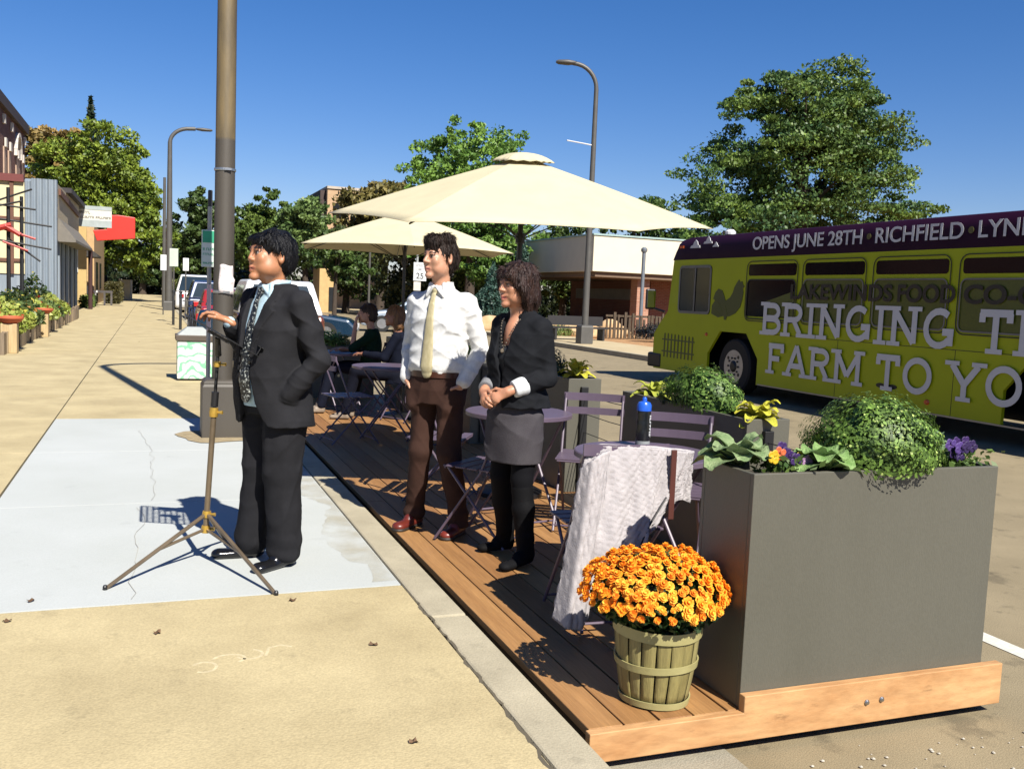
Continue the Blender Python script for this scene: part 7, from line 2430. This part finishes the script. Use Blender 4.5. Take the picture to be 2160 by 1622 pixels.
    while y < 39:
        w = rr.uniform(.22, .42)
        b = MB(); b.box(-2.62 + rr.uniform(-.02, .02), -2.54 + rr.uniform(-.02, .03), y, y + w - .02, 0, .42 + rr.uniform(-.05, .07))
        b.build('side_plank', wd[rr.random() < .5], t)
        y += w
    x = -2.62
    while x > -5.2:
        w = rr.uniform(.2, .35)
        b = MB(); b.box(x - w + .02, x, 19.55, 19.62, 0, .42 + rr.uniform(-.05, .06)); x -= w
        b.build('end_plank', wd[rr.random() < .5], t)
    b = MB(); b.box(-5.3, -2.63, 19.65, 39.5, 0, .36); b.build('soil', SOIL, t)
    terr = M('terracotta', (.58, .13, .05), rough=.7, var=.08)
    for i, (y, lab) in enumerate(((20.2, 'nearest terracotta bowl on a wooden corner post, cut by the frame edge'), (26.0, 'second terracotta bowl on a wooden post halfway along the flower bed'))):
        x = -2.52
        b = MB(); b.box(x - .14, x + .14, y - .14, y + .14, 0, .56)
        tag(b.build('corner_post', wood_mat('pale_post%d' % i, (.45, .32, .15), (.62, .46, .24), 'z'), bev=.01), 'square pale wooden post carrying the %s terracotta bowl' % ('nearest' if i == 0 else 'second'), 'post')
        b = MB(); b.lathe([(.12, .562), (.20, .60), (.25, .66), (.25, .70), (.22, .70), (.20, .66), (0, .65)], (x, y, 0), 20)
        tag(b.build('terracotta_bowl', terr, smooth=.5), lab, 'bowl', 'terracotta bowls on the flower bed posts')
    # plants: individual clumps
    kinds = [((.28, .38, .05), (.62, .66, .16), 'yellow green leafy clump'), ((.02, .05, .015), (.10, .16, .04), 'dark green bushy clump'), ((.06, .11, .03), (.22, .30, .08), 'mid green grassy clump')]
    fl = [(.55, .07, .03), (.70, .30, .05), (.75, .65, .10)]
    where = ['at the near end of the flower bed', 'before the black posts', 'behind the first planks', 'behind the nearest bowl', 'left of the second bowl', 'behind the second bowl', 'right of the second bowl', 'at the far end of the flower bed', 'against the ribbed steel wall', 'in the middle of the flower bed', 'deep in the bed beside the posts', 'under the sculpture rods']
    spots = [(-2.95, 21.0, .65, 0), (-3.6, 22.0, .75, 2), (-3.0, 23.0, .6, 0), (-3.8, 24.5, .85, 1), (-3.0, 25.0, .55, 2), (-3.3, 27.0, .8, 1), (-2.95, 28.2, .5, 0), (-3.0, 32.5, .6, 0), (-3.7, 35., 1.15, 1), (-3.0, 30.2, .55, 2), (-4.4, 28.5, .95, 1), (-4.6, 25.5, .9, 2)]
    for i, (x, y, h, k) in enumerate(spots):
        a, c, nm = kinds[k]
        r_ = np.random.default_rng(300 + i); n = 1700
        ph = r_.uniform(0, 2 * PI, n); q = r_.uniform(0, 1, n) ** .5
        P_ = np.c_[x + .62 * q * np.cos(ph), y + .95 * q * np.sin(ph), .36 + 1.15 * h * r_.uniform(0, 1, n) * (1 - .6 * q)]
        t = thing('flower_clump', nm + ' ' + where[i], 'plant', (x, y, .36), 'plants in the raised flower bed')
        cols = lerp_cols(r_, n, a, c)
        if k: pass
        m_ = r_.uniform(size=n) < (.10 if k == 1 else .08)
        m_ &= P_[:, 2] > .36 + h * .45
        cols[m_] = np.array(fl[i % 3]) * r_.uniform(.8, 1.2, (m_.sum(), 1))
        leaf_cloud('foliage', P_, r_.normal(size=(n, 3)), .06, cols, t, GL, i)
        b = MB()
        for j in range(5): b.tube([(x, y, .34), (x + .3 * math.cos(j * 1.3), y + .3 * math.sin(j * 1.3), .36 + h * .7)], .012, 4)
        b.build('stem', bpy.data.materials['stem_green'], t)

# ---------------------------------------------------------------- right side
def right_side():
    t = thing('canopy_building', 'low building with deep cream flat canopy on brick pillars beyond the lamp post', 'building', (22, 40, 0))
    cr = M('cream_fascia', (.80, .74, .56), rough=.75, var=.04, scale=2)
    # corner nearest camera at pixel 1245 ; west side face recedes to the left, south face to the right
    c0 = (17.9, 37.6)          # SW corner
    z0, z1 = 2.72, 4.28
    wside = 50.2               # north end of west face
    esz = 27.5                 # east end of south face
    b = MB(); b.box(c0[0], esz, c0[1], wside, z0, z1); b.build('canopy', cr, t, bev=.02)
    b = MB(); b.box(c0[0] - .05, esz + .05, c0[1] - .05, wside + .05, z1, z1 + .07); b.build('roof_edge', M('teal_flashing', (.40, .55, .52), rough=.4), t)
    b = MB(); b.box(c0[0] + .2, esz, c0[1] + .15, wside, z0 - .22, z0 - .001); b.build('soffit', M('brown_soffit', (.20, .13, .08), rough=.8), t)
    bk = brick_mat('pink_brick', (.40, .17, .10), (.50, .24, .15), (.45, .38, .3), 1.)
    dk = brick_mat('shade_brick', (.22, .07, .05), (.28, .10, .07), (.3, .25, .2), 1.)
    for (x, y, w) in ((18.3, 46.5, .75), (20.4, 38.1, .62)):
        b = MB(); b.box(x, x + w, y, y + w, 0, z0 - .22); b.build('pillar', bk, t)
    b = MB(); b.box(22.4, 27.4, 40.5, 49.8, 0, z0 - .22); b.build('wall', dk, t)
    b = MB(); b.box(22.35, 22.39, 41.5, 49, 1.55, 2.1); b.build('window_band', M('grey_band', (.28, .27, .26), rough=.6), t)
    b = MB(); b.box(23.6, 23.85, 40.46, 40.49, 0, 2.4); b.box(26, 26.2, 40.46, 40.49, 0, 2.4); b.build('door_frame', M('door_dark', (.03, .03, .05), rough=.5), t)
    # vent pipe standing before it
    b = MB(); b.tube([(18.75, 34.6, 0), (18.75, 34.6, 3.55)], .075, 12); b.lathe([(.11, 0), (.13, .05), (.13, .13), (.06, .2), (0, .2)], (18.75, 34.6, 3.5), 12)
    tag(b.build('vent_pipe', M('galv_pipe', (.22, .25, .28), rough=.5, metal=.3), smooth=.7), 'slim grey capped pipe rising before the cream canopy', 'pipe')
    # street name posts
    # timber fence
    t = thing('wooden_slat_fence', 'weathered upright slat fence before the canopy building', 'fence', (20, 34, 0))
    wdm = M('fence_wood', (.05, .035, .022), rough=.9, c2=(.14, .095, .055), scale=4, stretch=(4, 4, .5))
    rr = random.Random(4)
    b = MB(); x = 16.6
    while x < 24:
        b.box(x, x + rr.uniform(.06, .12), 33.4, 33.44, .02, .95 + rr.uniform(-.2, .16)); x += rr.uniform(.13, .20)
    b.build('slats', wdm, t)
    b = MB(); b.box(16.6, 24, 33.445, 33.50, .35, .43); b.box(16.6, 24, 33.445, 33.50, .85, .93); b.build('rail', wdm, t)
    # boulders
    st = M('ochre_boulder', (.52, .30, .12), rough=.9, c2=(.72, .52, .30), scale=2.5, bump=.6, bscale=9)
    rng = np.random.default_rng(9)
    sp = [(13.9, 38.8, .9, .5, 'large flat ochre boulder right of the white shirt'), (14.5, 36.8, .55, .55, 'pale upright ochre boulder right of the white shirt'), (15.7, 35.6, .75, .5, 'ochre boulder beside the woman face'), (16.9, 36.5, 1.0, .5, 'long ochre boulder left of the lamp base'), (17.9, 35.4, .55, .6, 'pale boulder right behind the woman shoulder'), (18.4, 37, 1.2, .35, 'low ochre boulder behind the lamp base'), (16.1, 33.8, .5, .3, 'small ochre boulder near the far sidewalk edge')]
    for (x, y, r, h, lab) in sp:
        F = Fld((x - r * 1.3, y - r * 1.3, -.2), (x + r * 1.3, y + r * 1.3, h * 1.6), .05)
        F.ell((x, y, h * .35), (r, r * .7, h * .8), .1); F.ell((x + r * .3, y, h * .5), (r * .5, r * .6, h * .6), .1)
        F.warp(wrinkle(int(x * 10), 6, (2, 7), .06))
        tag(link_mesh('boulder', np_mesh('b', *F.verts()), st, smooth=.7), lab, 'boulder', 'ochre boulders in the mulch bed')
    # dark bush and shrubs near fence
    dome('shrub', 'low dark bush beside the brick pillar across the street', 'plant', (17.9, 31.6, .25), (1.0, .6, .5), 1800, .05, (.01, .012, .02), (.03, .04, .04), 61)
    dome('shrub', 'grassy green clump among the ochre boulders', 'plant', (15.2, 35.0, .1), (.8, .5, .4), 1200, .05, (.08, .14, .03), (.3, .36, .1), 62)
    dome('shrub', 'brown and green shrub in front of the bus mirror', 'plant', (20.6, 31.2, .25), (1.6, .7, .8), 2600, .06, (.03, .04, .015), (.14, .12, .05), 63)
    dome('shrub', 'dry tuft before the slat fence', 'plant', (19.2, 32.2, .2), (.9, .5, .55), 1500, .05, (.06, .06, .02), (.24, .18, .08), 64)
    # bench by lamp
    t = thing('street_bench', 'dark bench behind the far sidewalk lamp base', 'bench', (14.4, 31.2, 0))
    bm = M('bench_dark', (.02, .018, .018), rough=.6)
    b = MB(); b.box(13.4, 15.6, 31.2, 31.65, .42, .48); b.build('seat', bm, t)
    b = MB(); b.box(13.4, 15.6, 31.68, 31.73, .52, .86); b.build('backrest', bm, t)
    for x in (13.5, 15.4):
        b = MB(); b.box(x, x + .08, 31.22, 31.7, 0, .42); b.build('leg', bm, t)
    # distant tan brick building
    t = thing('apartment_block', 'tall tan brick building half hidden behind the umbrella and trees', 'building', (14, 78, 0))
    tb = brick_mat('tan_brick', (.55, .33, .17), (.62, .40, .22), (.5, .42, .3), 1.)
    b = MB(); b.box(12.95, 18, 76.5, 88, 0, 9.4); b.build('wall', tb, t)
    b = MB(); b.box(12.5, 12.94, 77.2, 84, 0, 9.3); b.build('side_wing', M('dark_wing', (.07, .045, .04), rough=.8), t)
    b = MB(); b.box(12.9, 18.1, 76.4, 88.1, 9.4, 9.6); b.build('parapet', M('pale_parapet', (.55, .46, .36), rough=.7), t)
    b = MB(); b.box(13.4, 14.6, 76.44, 76.49, 6.9, 8.3); b.box(15.6, 16.6, 76.44, 76.49, 6.9, 8.3); b.build('window', dkw_(), t)
    t = thing('ochre_garage', 'small ochre building glimpsed under the farther umbrella left of the seated pair', 'building', (10.4, 61, 0))
    b = MB(); b.box(9.85, 10.95, 60.4, 63, 0, 2.75); b.build('wall', M('ochre_wall', (.62, .42, .18), rough=.8), t)
    b = MB(); b.box(10.45, 10.8, 60.34, 60.39, .1, 1.6); b.build('door', dkw_(), t)
    # a low screen of undergrowth so that no bare horizon shows
    rng = np.random.default_rng(91)
    n = 26000
    x = rng.uniform(5.5, 60, n)
    y = 92 - .75 * x + rng.normal(0, 1.2, n)
    z = rng.uniform(0, 3.2, n) * rng.uniform(.5, 1, n)
    o = leaf_cloud('undergrowth', np.c_[x, y, z], rng.normal(size=(n, 3)), .22, lerp_cols(rng, n, (.012, .022, .008), (.07, .09, .025)), None, GL, 90)
    o['kind'] = 'stuff'
    n = 14000
    x = rng.uniform(-30, 14, n); y = 124 + rng.normal(0, 1.5, n); z = rng.uniform(0, 6, n) * rng.uniform(.5, 1, n)
    o = leaf_cloud('undergrowth', np.c_[x, y, z], rng.normal(size=(n, 3)), .32, lerp_cols(rng, n, (.012, .025, .008), (.06, .09, .025)), None, GL, 91)
    o['kind'] = 'stuff'

def dkw_():
    return bpy.data.materials.get('dark_window') or M('dark_window', (.02, .022, .025), rough=.2)
# ---------------------------------------------------------------- build
setting()
deck()
planters()
furniture()
quilted_jacket()
basket()
music_stand()
near_street()
cars()
bus()
BARK = None
trees()
left_side()
right_side()
man_in_suit()
man_in_shirt()
woman()
seated((2.45, 11.15, 0), rad(-95), 'seated person in a dark green top holding a hand to the mouth', (.62, .33, .22), (.03, .012, .008), (.006, .028, .017), (.007, .009, .02), 'face', False, (-.02, .06, .12), 'green_top')
seated((2.60, 10.42, 0), rad(-115), 'seated person with tawny hair and a navy top leaning on the table', (.38, .17, .10), (.22, .10, .035), (.005, .007, .017), (.006, .007, .015), 'table', True, (.0, .0, .1), 'navy_top')
# ---------------------------------------------------------------- camera, light, sky
def camera():
    cd = bpy.data.cameras.new('camera')
    cd.sensor_width = 36
    cd.lens = 36 * 2000 / 2160
    cd.clip_end = 3000
    cam = bpy.data.objects.new('camera', cd)
    COL.objects.link(cam)
    y, p, r = rad(20.92), rad(5.25), rad(2.39)
    f = Vector((math.sin(y) * math.cos(p), math.cos(y) * math.cos(p), -math.sin(p)))
    a = Vector((math.cos(y), -math.sin(y), 0))
    u = a.cross(f)
    a2 = math.cos(r) * a + math.sin(r) * u
    u2 = math.cos(r) * u - math.sin(r) * a
    m = Matrix((a2, u2, -f)).transposed().to_4x4()
    m.translation = (0, 0, 1.45)
    cam.matrix_world = m
    S.camera = cam

def light():
    w = bpy.data.worlds.new('World')
    S.world = w
    w.use_nodes = True
    N = w.node_tree.nodes
    L = w.node_tree.links
    sk = N.new('ShaderNodeTexSky')
    sk.sky_type = 'NISHITA'
    sk.sun_disc = False
    el = rad(46)
    ax, ay = .176, -.984          # towards the sun
    sk.sun_elevation = el
    sk.sun_rotation = math.atan2(ax, ay)
    sk.air_density = SKY[0]
    sk.dust_density = SKY[1]
    sk.ozone_density = SKY[2]
    hs = N.new('ShaderNodeHueSaturation')
    hs.inputs['Saturation'].default_value = SKY[3]
    L.new(sk.outputs[0], hs.inputs['Color'])
    tn = N.new('ShaderNodeMix'); tn.data_type = 'RGBA'; tn.blend_type = 'MULTIPLY'; tn.inputs[0].default_value = 1
    tn.inputs[7].default_value = (1.0, .93, 1.14, 1)
    L.new(hs.outputs[0], tn.inputs[6])
    L.new(tn.outputs[2], N['Background'].inputs['Color'])
    N['Background'].inputs['Strength'].default_value = SKY[4]
    sd = bpy.data.lights.new('sun', 'SUN')
    sd.energy = SUN
    sd.angle = rad(.5)
    sd.color = (1, .95, .86)
    so = bpy.data.objects.new('sun', sd)
    COL.objects.link(so)
    d = Vector((ax * math.cos(el), ay * math.cos(el), math.sin(el)))
    so.rotation_euler = d.to_track_quat('Z', 'Y').to_euler()
    S.view_settings.view_transform = 'Standard'
    S.view_settings.look = 'None'
    S.view_settings.exposure = EXPO
    S.view_settings.gamma = 1
SKY = (1.0, .3, 3.5, 1.32, .05)
SUN = 5.0
EXPO = 1.0
camera()
light()
